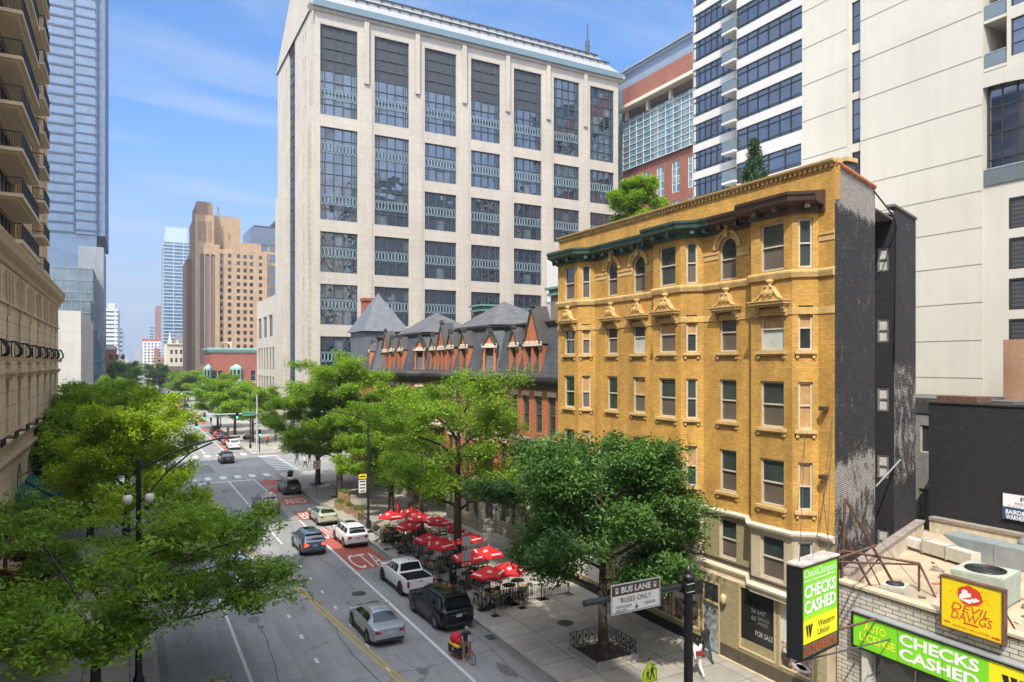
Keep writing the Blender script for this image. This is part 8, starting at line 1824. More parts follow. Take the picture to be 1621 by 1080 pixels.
# school crossing sign
g=G(1028,1070,2.4); t=thing('crossing_sign','fluorescent yellow pentagon school crossing sign at the kerb','sign',(g.x,g.y,0.13)); SFc=Face(g.x-0.38,g.y-0.03,g.x+0.38,g.y-0.03)
mb=MB(); mb.tube([(g.x,g.y,0.13),(g.x,g.y,3.1)],0.03,dark_metal,n=6); mb.build('post',t); flu=mat('fluorescent_yellow_green',(0.62,0.80,0.02),rough=0.4,var=0)
def penta(w,z0,z1,zt): return [(-w,z0),(w,z0),(w,z1),(0,zt),(-w,z1)]
mb=MB(); P=penta(0.37,2.15,2.62,3.0); vs=[SFc.P(0.38+x,z,0) for x,z in P]+[SFc.P(0.38+x,z,-0.015) for x,z in P]; mb.add(vs,[(0,1,2,3,4),(9,8,7,6,5)]+[(i+5,(i+1)%5+5,(i+1)%5,i) for i in range(5)],flu)
B_=penta(0.335,2.185,2.60,2.955); A_=penta(0.315,2.205,2.59,2.93)
mb.add([SFc.P(0.38+x,z,0.005) for x,z in B_+A_],[(i,(i+1)%5,(i+1)%5+5,i+5) for i in range(5)],blk_s)
def walker(b,F,s,z,k,m_,o=0.008):
    b.add([F.P(s+0.03*k*math.cos(q),z+0.40*k+0.035*k*math.sin(q),o) for q in [2*PI*j/8 for j in range(8)]],[tuple(range(8))],m_)
    for pts in (((-.03,.34),(-.05,.2),(.03,.2),(.03,.35)),((-.05,.2),(-.10,.0),(-.06,.0),(0.0,.2)),((0,.2),(.05,.0),(.09,.01),(.04,.2)),((-.03,.34),(-.09,.24),(-.07,.22),(-.01,.3)),((.02,.34),(.09,.27),(.08,.24),(.02,.3))): b.add([F.P(s+x*k,z+y*k,o) for x,y in pts],[tuple(range(len(pts)))],m_)
walker(mb,SFc,0.28,2.26,1.0,blk_s); walker(mb,SFc,0.50,2.26,1.35,blk_s); mb.build('sign_board',t)
# parking and traffic signs
def plate_sign(u,v,zt,lb,boards,post_m=dark_metal,name='sign_post',yaw=0):
    g=G(u,v,0.13); t=thing(name,lb,'sign post',(g.x,g.y,0.13)); b=MB(); b.tube([(g.x,g.y,0.13),(g.x,g.y,zt)],0.032,post_m,n=6); b.build('post',t); F=Face(g.x-0.5,g.y-0.05,g.x+0.5,g.y-0.05)
    for (s0,s1,z0,z1,m_,tx,tm) in boards:
        b=MB(); b.fbox(F,s0,s1,z0,z1,-0.012,0,m_)
        for k,tt in enumerate(tx): zc=z1-(k+0.5)*(z1-z0)/len(tx); b.fbox(F,s0+0.07+0.05*(k%2),s1-0.07,zc-0.05,zc+0.05,0.0,0.006,tm)
        b.build('sign_board',t)
    return t
grey_sn=mat('grey_sign_back',(0.30,0.32,0.34),rough=0.5,var=0.05); green_sn=mat('parking_green',(0.02,0.20,0.12),rough=0.5,var=0.05); amber=mat('yellow_sign',(0.75,0.62,0.03),rough=0.5,var=0)
plate_sign(737.8,941,3.9,'thin sign post with two grey plates between the cafe and black SUV',[(0.2,0.8,3.15,3.75,grey_sn,(),None),(0.2,0.8,2.2,2.85,grey_sn,(),None),(0.2,0.8,1.95,2.1,wsg,('TOW ZONE',),ds)])
plate_sign(701,899,3.1,'sign post with a green and white parking plate behind the white pickup',[(0.15,0.85,2.2,2.95,wsg,(),None),(0.18,0.82,2.23,2.92,green_sn,('PARK','2 HR','PAY'),wsg)])
plate_sign(573,838,5.4,'post with yellow and white plates beside the street lamp at the planters',[(0.2,0.9,4.5,4.9,amber,('NO TURNS',),blk_s),(0.2,0.85,3.3,4.4,wsg,('BUS','ONLY','7AM','9AM'),blk_s)])
plate_sign(501.5,788,4.2,'no left turn sign on a thin post near the first crossing',[(0.1,0.9,3.2,4.1,wsg,(),None)])
g=G(501.5,788,0.13); F=Face(g.x-0.5,g.y-0.06,g.x+0.5,g.y-0.06); mb=MB(); 
ring=[2*PI*k/20 for k in range(21)]
for a,b_ in zip(ring[:-1],ring[1:]): mb.add([F.P(0.5+r_*math.cos(q),3.65+r_*math.sin(q),0.012) for r_,q in ((0.30,a),(0.36,a),(0.36,b_),(0.30,b_))],[(0,1,2,3)],ds)
mb.fbox(F,0.52,0.60,3.45,3.8,0.006,0.010,blk_s); mb.fbox(F,0.36,0.60,3.74,3.82,0.006,0.010,blk_s); o=mb.build('sign_symbol',None); tt=[x for x in C.objects if x.get('label','').startswith('no left turn')][0]; o.data.transform(Matrix.Translation(-Vector(tt.location))); o.parent=tt
plate_sign(735,1010,2.6,'thin dark sign post standing behind the cyclist near the kerb',[(0.3,0.7,2.1,2.5,grey_sn,(),None)]) if False else None
# pay station
g=G(716.5,925,0.13); t=thing('parking_pay_box','black parking pay station with a round green badge at the kerb','pay station',(g.x,g.y,0.13)); mb=MB(); mb.box(g.x-.2,g.x+.2,g.y-.16,g.y+.16,0.13,1.55,black_metal); mb.box(g.x-.23,g.x+.23,g.y-.19,g.y+.19,1.5,1.62,dark_metal); mb.tube([(g.x,g.y,1.6),(g.x,g.y,1.9)],0.03,dark_metal,n=6); mb.build('cabinet',t)
mb=MB(); F=Face(g.x-.2,g.y-.165,g.x+.2,g.y-.165); blob(F,0.2,1.35,0.1,0.1,green_sn,0.004); blob(F,0.2,1.35,0.05,0.05,wsg,0.008); mb.fbox(F,0.1,0.3,0.95,1.12,0,0.006,grey_sn); mb.build('badge',t)
# litter bin
g=G(459.5,760,0.13); t=thing('litter_bin','round black litter bin at the near kerb corner of the first crossing','litter bin',(g.x,g.y,0.13)); mb=MB(); mb.lathe([(0.26,0),(0.32,0.9),(0.36,0.95)],black_metal,c=(g.x,g.y,0.13),n=14); 
for k in range(14): q=2*PI*k/14; mb.tube([(g.x+.30*math.cos(q),g.y+.30*math.sin(q),0.15),(g.x+.36*math.cos(q),g.y+.36*math.sin(q),1.05)],0.018,dark_metal,n=4)
mb.build('basket',t); mb=MB(); mb.lathe([(0.38,0.93),(0.36,1.02),(0.2,1.2),(0.16,1.2)],black_metal,c=(g.x,g.y,0.13),n=14); mb.build('lid',t)
# traffic signals
sig_y=mat('signal_housing',(0.02,0.022,0.02),rough=0.5,var=0); lg=mat('green_signal_lens',(0.02,0.5,0.3),rough=0.2,var=0,emit=((0.05,1.0,0.55),5.0)); loff=mat('dark_signal_lens',(0.05,0.02,0.015),rough=0.2,var=0)
def head(parent,x,y,z,k=1.0):
    b=MB(); b.box(x-.18*k,x+.18*k,y-.14*k,y+.14*k,z-.55*k,z+.55*k,sig_y); 
    for dz in (0.35,0,-0.35): b.tube([(x,y-.14*k,z+dz*k+0.0),(x,y-.34*k,z+dz*k+.02)],0.14*k,sig_y,n=10,cap=False)
    o=b.build('signal_head',parent)
    for dz,m_ in ((0.35,loff),(0,loff),(-0.35,lg)): 
        b=MB(); b.lathe([(0.0,-0.02),(0.12*k,-0.015),(0.125*k,0)],m_,c=(x,y-.15*k,z+dz*k),n=12,ax='y'); b.build('signal_lens',o)
galv=mat('pale_galvanised_arm',(0.50,0.51,0.52),rough=0.5,metal=0.3,var=0.05)
def mast(x,y,z,xe,heads,lb,board=None):
    t=thing('traffic_signal',lb,'traffic signal',(x,y,0.13)); b=MB(); b.tube([(x,y,0.13),(x,y,9.5)],[0.13,0.08],galv,n=10); b.build('pole',t); b=MB(); b.tube([(x,y,z),(xe,y,z+0.05)],[0.10,0.06],galv,n=8); b.build('mast_arm',t)
    for h_ in heads: head(t,h_,y-.12,z-0.15)
    if board:
        F=Face(board[0],y-.15,board[1],y-.15); b=MB(); b.fbox(F,0,F.len,z-.28,z+.32,0,.03,green_sn); b.fbox(F,0.04,F.len-.04,z-.25,z-.22,.03,.035,wsg); b.fbox(F,0.04,F.len-.04,z+.26,z+.29,.03,.035,wsg); b.build('name_board',t)
mast(17.8,117.3,6.5,9.7,(10.1,14.8),'green lit traffic signals on a pale mast arm over the first crossing',(15.6,17.5,'Chicago Av'))
mast(17.8,213.2,6.5,8.6,(9.4,12.6),'small green traffic signals over the second crossing',(14.5,17.3,'Superior'))
g=(0.5,117.5); t=thing('traffic_signal','black traffic signal on a post at the far left corner of the first crossing','traffic signal',(g[0],g[1],0.13)); mb=MB(); mb.tube([(g[0],g[1],0.13),(g[0],g[1],5.0)],0.09,black_metal,n=8); mb.build('pole',t); mb=MB(); mb.tube([(g[0],g[1],4.9),(9.0,g[1],5.2)],0.07,black_metal,n=6); mb.build('mast_arm',t); head(t,9.0,g[1]-.1,5.0)
t=thing('traffic_signal','traffic signal on a short post by the far right corner of the first crossing','traffic signal',(18.4,118.6,0.13)); mb=MB(); mb.tube([(18.4,118.6,0.13),(18.4,118.6,3.6)],0.09,black_metal,n=8); mb.build('pole',t); head(t,18.4,118.45,3.3)
# fence round the dark tree pit
def pit(x,y,a,lb,fence=True):
    t=thing('tree_pit',lb,'tree pit',(x,y,0.13)); b=MB()
    for (x0_,x1_,y0_,y1_) in ((x-a,x+a,y-a,y-a+.16),(x-a,x+a,y+a-.16,y+a),(x-a,x-a+.16,y-a+.16,y+a-.16),(x+a-.16,x+a,y-a+.16,y+a-.16)): b.box(x0_,x1_,y0_,y1_,0.13,0.33 if fence else 0.22,kerb_m)
    b.build('kerb_edge',t); b=MB(); b.box(x-a+.16,x+a-.16,y-a+.16,y+a-.16,0.131,0.2,mat('dark_mulch',(0.045,0.03,0.02),rough=1,var=0.5,vscale=8,bump=0.8,bscale=20)); b.build('mulch',t)
    if fence:
        b=MB()
        for F in (Face(x-a+.1,y-a+.1,x+a-.1,y-a+.1),Face(x+a-.1,y-a+.1,x+a-.1,y+a-.1),Face(x+a-.1,y+a-.1,x-a+.1,y+a-.1),Face(x-a+.1,y+a-.1,x-a+.1,y-a+.1)):
            for z in (0.45,0.98): b.fbox(F,0,F.len,z,z+.03,-.012,.012,black_metal)
            k=6
            for i in range(k+1): s=F.len*i/k; b.fbox(F,s-.012,s+.012,0.3,1.0,-.012,.012,black_metal)
            for i in range(k):
                s0=F.len*i/k; s1=F.len*(i+1)/k
                b.tube([F.P(s0,0.46),F.P(s1,0.98)],0.010,black_metal,n=4); b.tube([F.P(s1,0.46),F.P(s0,0.98)],0.010,black_metal,n=4); c=F.P((s0+s1)/2,0.72)
                b.tube([c-F.n*.015,c+F.n*.015],0.06,black_metal,n=8)
        b.build('pit_fence',t)
    return t
pit(20.5,28.2,1.25,'stone edged tree pit with decorative black iron fence round the dark tree')
for x,y,lb in ((20.3,45.2,'stone edged tree pit at the tree among the umbrellas'),(19.7,74.6,'tree pit at the foot of the tallest bright green tree'),(19.5,83.5,'tree pit nearest the first crossing on the right'),(21.4,55.0,'planted tree pit round the slim young tree')): pit(x,y,0.95,lb,False)
# wooden planters along the kerb
wood=mat('weathered_planter_wood',(0.33,0.22,0.12),rough=0.85,var=0.3,vscale=5); leafy=leafmat('planter_leaf',(0.07,0.15,0.02),(0.30,0.34,0.03),0.3); flower_r=leafmat('red_flower_leaf',(0.28,0.03,0.01),(0.5,0.10,0.02),0.3); teal_l=leafmat('blue_green_leaf',(0.05,0.12,0.09),(0.12,0.22,0.17),0.3); ylw_f=leafmat('yellow_flower_leaf',(0.5,0.36,0.02),(0.62,0.46,0.05),0.3)
rgp=np.random.default_rng(77)
def planter(x,y,w,l,h,lb,lm,grp=None):
    t=thing('wooden_planter',lb,'planter',(x,y,0.13),0,grp); b=MB(); b.box(-w/2,w/2,-l/2,l/2,0,h,wood)
    for k in range(int(h/0.14)): b.box(-w/2-.015,w/2+.015,-l/2-.015,l/2+.015,k*0.14+.01,k*0.14+.12,wood)
    for sx_ in (-1,1):
        for sy_ in (-1,1): b.box(sx_*w/2-.05,sx_*w/2+.05,sy_*l/2-.05,sy_*l/2+.05,0,h+.04,wood)
    addobj('box',b.mesh('box'),t); c=[(rgp.uniform(-w/2,w/2),rgp.uniform(-l/2,l/2),h+rgp.uniform(0,.35)) for _ in range(16)]; addobj('plant',leaves_mesh('plant',c,26,0.2,0.11,lm,rgp,flat=0.9,up=0.3),t)
for i,(u,v) in enumerate(((537,806),(552,812),(569,821),(545,800))):
    g=G(u,v,0.13); planter(g.x,g.y,0.55,1.3 if i<3 else 2.2,0.7 if i<3 else 1.2,['wooden planter with yellow plants nearest the sage green hatchback','middle wooden planter of the kerb row','orange brown wooden planter beside the white SUV','tall slatted wooden planter screen behind the kerb row'][i],leafy,'wooden planters by the kerb')
for (u,v,lb) in ((618,852,'long wooden planter with greenery between the lamp post and the umbrellas'),(658,812,'wooden planter box behind the farthest umbrellas')):
    g=G(u,v,0.13); planter(g.x,g.y,0.6,2.4,0.8,lb,leafy,'wooden planters by the kerb')
# ---------------------------------------------------------------- pavement cafe
um_red=mat('red_umbrella_cloth',(0.52,0.012,0.018),rough=0.75,var=0.08); um_w=mat('umbrella_print_white',(0.75,0.72,0.72),rough=0.7,var=0)
def make_umbrella(r=1.08,h=2.5):
    c=MB(); n=6; rise=0.52; rim=[(r*math.cos(2*PI*k/n),r*math.sin(2*PI*k/n),h-rise) for k in range(n)]
    vs=[(0,0,h)]; rows=4; fs=[]
    for i in range(1,rows+1):
        t=i/rows
        for k in range(n):
            for s in (0,0.5):
                a=Vector(rim[k]); b_=Vector(rim[(k+1)%n]); p=a.lerp(b_,s)*t; z=lerp(h,h-rise,t**0.9)-(0.05*math.sin(PI*t) if s else 0)+ (0.05*t if s else 0)
                vs.append((p.x,p.y,z))
    m_=2*n
    fs+=[(0,1+j,1+(j+1)%m_) for j in range(m_)]
    for i in range(rows-1):
        for j in range(m_): fs.append((1+i*m_+j,1+(i+1)*m_+j,1+(i+1)*m_+(j+1)%m_,1+i*m_+(j+1)%m_))
    base=1+(rows-1)*m_; vb=[(vs[base+j][0]*1.01,vs[base+j][1]*1.01,vs[base+j][2]-0.14) for j in range(m_)]; b0=len(vs); vs+=vb
    fs+=[(base+j,b0+j,b0+(j+1)%m_,base+(j+1)%m_) for j in range(m_)]
    c.add(vs,fs,um_red)
    # a white badge and a line of lettering on every panel
    p=MB(); tv,tf=text_verts('Budweiser',0.19,bold=0.008,shear=0.2)
    for k in range(n):
        a=Vector(rim[k]); b_=Vector(rim[(k+1)%n]); mid=(a+b_)/2; o=Vector((0,0,h)); down=(mid-o); ln=down.length; down.normalize(); side=(b_-a).normalized(); nn=side.cross(down); nn=nn if nn.z>0 else -nn
        cc=o+down*ln*0.58+nn*0.055
        if k%2: p.add([cc+side*0.13*math.cos(q)+down*0.13*math.sin(q) for q in [2*PI*j/16 for j in range(16)]],[tuple(range(16))],um_w); p.add([cc+nn*0.006+side*0.10*math.cos(q)+down*0.10*math.sin(q) for q in [2*PI*j/16 for j in range(16)]],[tuple(range(16))],um_red); p.add([cc+nn*0.012+side*0.06*math.cos(q)+down*0.06*math.sin(q) for q in [2*PI*j/10 for j in range(10)]],[tuple(range(10))],um_w)
        else:
            sd=side; t0=o+down*ln*0.84+nn*0.05; 
            if sd.cross(-down).dot(nn)<0: sd=-sd
            p.add([t0+sd*x-down*y for x,y in tv],tf,um_w)
    q=MB(); q.tube([(0,0,0.0),(0,0,h+0.08)],0.022,mat('pale_pole',(0.45,0.44,0.42),rough=0.5,var=0),n=6); 
    for k in range(n): q.tube([(0,0,h-0.06),(rim[k][0]*0.98,rim[k][1]*0.98,h-rise)],0.012,black_metal,n=3); q.tube([(0,0,h-0.85),(rim[k][0]*0.5,rim[k][1]*0.5,h-rise*0.52-0.04)],0.010,black_metal,n=3)
    bs=MB(); bs.lathe([(0.30,0),(0.30,0.06),(0.06,0.10),(0.04,0.25)],black_metal,n=14)
    return c.mesh('canopy'),p.mesh('canopy_print'),q.mesh('pole'),bs.mesh('base')
UM=make_umbrella()
def stool_mesh():
    b=MB(); b.lathe([(0.0,0.72),(0.15,0.72),(0.17,0.74),(0.17,0.77),(0.0,0.775)][::1],black_metal,n=10); s=b.mesh('seat'); legs=[]
    b=MB()
    for k in range(4): a=PI/4+k*PI/2; x,y=math.cos(a),math.sin(a); x2,y2=math.cos(a+PI/2),math.sin(a+PI/2); b.tube([(0.2*x,0.2*y,0.3),(0.2*x2,0.2*y2,0.3)],0.010,black_metal,n=3)
    ring=b.mesh('foot_ring'); b=MB(); b.tube([(0.24,0,0.0),(0.13,0,0.73)],[0.018,0.022],black_metal,n=4); leg=b.mesh('leg'); return s,ring,leg
ST=stool_mesh()
def table_mesh(h=1.04,r=0.40):
    b=MB(); b.lathe([(0,h-0.03),(r,h-0.03),(r,h),(0,h)],dark_metal,n=18); t_=b.mesh('tabletop'); b=MB(); b.lathe([(0.04,0),(0.04,h-0.03)],black_metal,n=8,cap=False)
    for k in range(4): a=k*PI/2; b.tube([(0.28*math.cos(a),0.28*math.sin(a),0.0),(0.03*math.cos(a),0.03*math.sin(a),0.35)],0.02,black_metal,n=4)
    return t_,b.mesh('pedestal')
TB=table_mesh()
def add_stool(x,y,rz,lb,grp):
    t=thing('bar_stool',lb,'bar stool',(x,y,0.13),rz,grp); addobj('seat',ST[0],t); addobj('foot_ring',ST[1],t)
    for k in range(4): addobj('leg',ST[2],t,(0,0,0),PI/4+k*PI/2)
def add_table(x,y,lb,grp='cafe tables'):
    t=thing('bar_table',lb,'table',(x,y,0.13),0,grp); addobj('tabletop',TB[0],t); addobj('pedestal',TB[1],t)
UMB=[(616.5,806.9,'leftmost in the picture, beside the lamp post'),(649.8,801.3,'the highest in the picture, at the back left'),(667.4,809.6,'just right of the highest one'),(647,820.7,'second in the kerb row from the lamp post'),(691.5,815.2,'third in the back row from the left'),(714.6,827.2,'fourth in the back row, left of the big trunk'),(678.5,841,'left one of the overlapping pair in the middle'),(699.8,847.6,'right one of the overlapping pair in the middle'),(746,841,'just right of the big tree trunk'),(740,868.9,'behind the two grey sign plates'),(769,861.6,'between the sign plates and the dark green tree'),(775.8,893,'nearest to the black SUV and lowest in the picture'),(806,886,'half hidden in the dark green tree')]
ru=random.Random(4); ux=[]
for i,(u,v,ds_) in enumerate(UMB):
    g=G(u,v,2.55+0.13); ux.append((g.x,g.y)); t=thing('cafe_umbrella','red umbrella %s'%ds_,'umbrella',(g.x,g.y,0.13),ru.uniform(0,1.0),'red cafe umbrellas')
    for nm,me in zip(('canopy','canopy_print','pole','base'),UM):
        q_=addobj(nm,me,t)
        if nm!='base': q_.rotation_euler=(R(3.5)*math.sin(i*2.1),R(3.5)*math.cos(i*1.3),0)
    tx,ty=g.x+0.0,g.y+0.0
    add_table(tx,ty,'round black bar table under the red umbrella %s'%ds_ if len(('round black bar table under the red umbrella %s'%ds_).split())<=16 else 'round bar table below the umbrella '+ds_)
    for k in range(4):
        a=ru.uniform(-0.2,0.2)+k*PI/2+PI/4; d=ru.uniform(0.68,0.85); add_stool(tx+d*math.cos(a),ty+d*math.sin(a),ru.uniform(0,1.5),'black stool under the umbrella '+ds_,'black bar stools')
for i,(u,v,lb) in enumerate(((621,862,'left end of the kerb railing'),(634,868,'kerb railing between two flower baskets'),(640,858,'left of the overlapping umbrellas'),(668,880,'planted pit with red leaves'),(775,944,'near corner of the railing'),(820,945,'right end of the near railing'),(750,925,'pay station'))):
    g=G(u,v,0.13); add_table(g.x,g.y,'uncovered black bar table by the '+lb)
    for k in range(4 if i!=3 else 3):
        a=ru.uniform(-0.3,0.3)+k*PI/2; add_stool(g.x+0.75*math.cos(a),g.y+0.75*math.sin(a),ru.uniform(0,1.5),'black stool at the uncovered table by the '+lb,'black bar stools')
# furled umbrella
g=G(630,836,0.13); t=thing('cafe_umbrella','furled red umbrella standing closed behind the leftmost open one','umbrella',(g.x,g.y,0.13)); b=MB(); b.lathe([(0.02,2.5),(0.12,2.2),(0.19,1.5),(0.22,1.0),(0.05,0.95)][::-1],um_red,n=10); addobj('canopy',b.mesh('canopy'),t); addobj('base',UM[3],t); b=MB(); b.tube([(0,0,0),(0,0,2.6)],0.02,black_metal,n=6); addobj('pole',b.mesh('pole'),t)
# railings
def railing(x0,y0,x1,y1,lb,bars=True):
    t=thing('cafe_railing',lb,'railing',(x0,y0,0.13),0,'cafe railings'); F=Face(x0,y0,x1,y1); b=MB()
    for z in (0.25,1.08): b.fbox(F,0,F.len,z,z+.03,-.012,.012,black_metal)
    if bars:
        n=int(F.len/0.13)
        for k in range(n+1): s=F.len*k/n; b.fbox(F,s-.008,s+.008,0.25,1.1,-.008,.008,black_metal)
    b.build('rail',t)
    for s in (0.03,F.len-0.03):
        b=MB(); p=F.P(s,0); b.tube([(p.x,p.y,0.14),(p.x,p.y,1.15)],0.024,black_metal,n=5); b.box(p.x-.24,p.x+.24,p.y-.24,p.y+.24,0.135,0.16,black_metal); b.build('post',t)
ends=[(18.0,36.6),(18.0,39.4),(18.0,43.0),(18.0,46.8),(18.0,50.6),(18.0,54.4),(18.0,58.2),(18.0,61.8)]
nmz=['nearest','second','third','fourth','fifth','sixth','farthest']
for i in range(7): railing(*ends[i],ends[i+1][0],ends[i+1][1]-0.15,'%s black railing panel along the kerb side of the cafe'%nmz[i])
for i,(a,b_) in enumerate(((18.15,20.0),(20.15,22.0),(22.15,24.0))): railing(a,36.5,b_,36.5,'%s black railing panel across the near end of the cafe'%['left','middle','right'][i])
# hanging flower baskets on the railing
gf=(((1208,893),'flower basket with blue green leaves at the near corner of the cafe railing'),((672,640),'red and yellow flower basket beside the white pickup'),((385,462),'orange flower basket left of the planted pit'),((278,366),'flower basket at the kerb railing right of the white SUV'),((190,302),'farthest flower basket on the kerb railing'),((1440,830),'flower basket at the right of the near railing'))
for i,((zx,zy),lb) in enumerate(gf):
    g=G(560+zx*.1852,780+zy*.1852,1.2); t=thing('flower_basket',lb,'flower basket',(g.x,g.y,0.13),0,'flower baskets on the railing'); b=MB(); b.tube([(0,0,0),(0,0,1.0)],0.02,black_metal,n=5); b.box(-.2,.2,-.2,.2,0,.02,black_metal); addobj('stand',b.mesh('stand'),t)
    b=MB(); b.lathe([(0.08,0.85),(0.24,1.0),(0.30,1.12),(0.0,1.12)],dark_metal,n=10); addobj('basket',b.mesh('basket'),t)
    c=[(rgp.uniform(-.35,.35),rgp.uniform(-.35,.35),1.1+rgp.uniform(-.12,.2)) for _ in range(14)]; addobj('foliage',leaves_mesh('foliage',c,16,0.13,0.11,teal_l,rgp,flat=0.9,up=0.3),t)
    for m_,nm in ((flower_r,'red_flower'),(ylw_f,'yellow_flower')): c=[(rgp.uniform(-.25,.25),rgp.uniform(-.25,.25),1.25+rgp.uniform(0,.16)) for _ in range(5)]; addobj(nm,leaves_mesh(nm,c,12,0.07,0.09,m_,rgp,flat=1,up=0.5),t)
# red leaved planting in the pits
for (x,y,lb) in ((21.4,55.0,'red leaved planting round the slim young tree'),(20.3,45.2,'red leaved planting at the trunk among the umbrellas')):
    c=[(rgp.uniform(-.75,.75),rgp.uniform(-.75,.75),0.25+rgp.uniform(0,.25)) for _ in range(26)]; t=thing('pit_planting',lb,'plant',(x,y,0.13)); addobj('foliage',leaves_mesh('foliage',c,22,0.2,0.12,flower_r,rgp,flat=0.9,up=0.3),t); c=[(a*1.1,b_*1.1,z-.05) for a,b_,z in c[:14]]; addobj('leaves',leaves_mesh('leaves',c,18,0.2,0.12,leaf_mid,rgp,flat=0.9,up=0.3),t)
# ---------------------------------------------------------------- people
skin_m=mat('skin',(0.36,0.19,0.12),rough=0.6,var=0.05); skin_d=mat('dark_skin',(0.12,0.06,0.035),rough=0.6,var=0.05)
def body_mesh(J,shirt,pants,shoe,skin,sleeve='long',pantlen='long',hand_curl=0.3):
    """one continuous skinned body. J maps joint name to a point (x sideways, y forward, z up)"""
    V=[];E=[];Rd=[];T=[]
    def add(p,r,tg,par=None):
        V.append(tuple(p)); Rd.append(r); T.append(tg); i=len(V)-1
        if par is not None: E.append((par,i))
        return i
    P={k:Vector(v) for k,v in J.items()}
    pel=add(P['pelvis'],(0.155,0.115),'pants'); wa=add(P['pelvis'].lerp(P['chest'],0.45),(0.135,0.10),'shirt',pel); ch=add(P['chest'],(0.165,0.115),'shirt',wa); nb=add(P['chest'].lerp(P['neck'],0.75),(0.10,0.085),'shirt',ch); nk=add(P['neck'],(0.055,0.055),'skin',nb)
    hd=P['head']; up=(hd-P['neck']).normalized(); h1=add(hd-up*0.05,(0.070,0.082),'skin',nk); h2=add(hd+up*0.05,(0.078,0.095),'skin',h1); add(hd+up*0.12,(0.055,0.065),'skin',h2)
    for s in ('l','r'):
        hp=add(P['hip_'+s],(0.098,0.098),'pants',pel); kn=add(P['knee_'+s],(0.062,0.062),'pants' if pantlen!='none' else 'skin',hp)
        mid=P['knee_'+s].lerp(P['ankle_'+s],0.35); cm='pants' if pantlen=='long' else 'skin'; cf=add(mid,(0.058,0.058),cm,kn); an=add(P['ankle_'+s],(0.040,0.042),cm,cf)
        to=P['toe_'+s]; d=(to-P['ankle_'+s]); add(P['ankle_'+s]+d*0.55,(0.042,0.034),'shoe',an); add(to,(0.040,0.026),'shoe',len(V)-1)
        sh=add(P['sh_'+s],(0.066,0.066),'shirt',nb if False else ch); el=add(P['elbow_'+s],(0.043,0.043),'shirt' if sleeve=='long' else 'skin',sh); wr=add(P['wrist_'+s],(0.028,0.026),'shirt' if sleeve=='long' else 'skin',el)
        fw=(P['wrist_'+s]-P['elbow_'+s]).normalized(); sx_=-1 if s=='l' else 1
        side=Vector((0,1,0)) if abs(fw.y)<0.8 else Vector((1,0,0)); side=(side-fw*side.dot(fw)).normalized(); nrm=fw.cross(side)*(1 if sx_<0 else -1)
        pm=add(P['wrist_'+s]+fw*0.06,(0.034,0.020),'skin',wr)
        for k,(o,l) in enumerate(((-0.028,0.075),(-0.010,0.085),(0.009,0.08),(0.027,0.065))):
            a=add(P['wrist_'+s]+fw*0.09+side*o,(0.010,0.010),'skin',pm); b=add(V[a] and Vector(V[a])+fw*l*0.5+nrm*l*hand_curl*0.4,(0.009,0.009),'skin',a); add(Vector(V[b])+fw*l*0.4+nrm*l*hand_curl,(0.008,0.008),'skin',b)
        a=add(P['wrist_'+s]+fw*0.045+side*0.045,(0.012,0.012),'skin',pm); add(Vector(V[a])+fw*0.04+side*0.02+nrm*0.01,(0.010,0.010),'skin',a)
    me=bpy.data.meshes.new('body'); me.from_pydata(V,E,[]); o=bpy.data.objects.new('tmp',me); C.collection.objects.link(o)
    sk=o.modifiers.new('s','SKIN'); sk.use_smooth_shade=True
    for i,r_ in enumerate(Rd): me.skin_vertices[0].data[i].radius=tuple(q*(1.22 if max(r_)>0.02 else 1.0) for q in r_)
    me.skin_vertices[0].data[0].use_root=True
    sb=o.modifiers.new('d','SUBSURF'); sb.levels=1; sb.render_levels=1
    dg=bpy.context.evaluated_depsgraph_get(); out=bpy.data.meshes.new_from_object(o.evaluated_get(dg)); bpy.data.objects.remove(o)
    out.materials.clear(); order={'shirt':0,'pants':1,'shoe':2,'skin':3}
    for m_ in (shirt,pants,shoe,skin): out.materials.append(m_)
    VV=np.array([tuple(v) for v in V]); segA=np.array([V[a] for a,b in E]); segB=np.array([V[b] for a,b in E]); tg=[T[b] for a,b in E]; ta=[T[a] for a,b in E]
    rb=np.array([max(Rd[b]) for a,b in E]); mi=[]
    for p in out.polygons:
        c=np.array(p.center); ab=segB-segA; t_=np.clip(((c-segA)*ab).sum(1)/np.maximum((ab*ab).sum(1),1e-9),0,1); d=np.linalg.norm(c-(segA+ab*t_[:,None]),axis=1)/(rb+0.02); k=int(np.argmin(d)); mi.append(order[tg[k] if t_[k]>0.35 or ta[k]=='pants' and tg[k]=='pants' else ta[k]] if not(ta[k]=='shirt' and tg[k]=='skin' and sleeve!='long') else order['shirt' if t_[k]<0.5 else 'skin'])
    out.polygons.foreach_set('material_index',mi); return out
def std(): return dict(pelvis=(0,0,.95),chest=(0,.0,1.32),neck=(0,.01,1.50),head=(0,.03,1.62),hip_l=(-.10,0,.90),hip_r=(.10,0,.90),knee_l=(-.10,.03,.50),knee_r=(.10,.03,.50),ankle_l=(-.10,0,.09),ankle_r=(.10,0,.09),toe_l=(-.11,.15,.04),toe_r=(.11,.15,.04),sh_l=(-.19,0,1.41),sh_r=(.19,0,1.41),elbow_l=(-.23,-.03,1.14),elbow_r=(.23,-.03,1.14),wrist_l=(-.24,.06,.90),wrist_r=(.24,.06,.90))
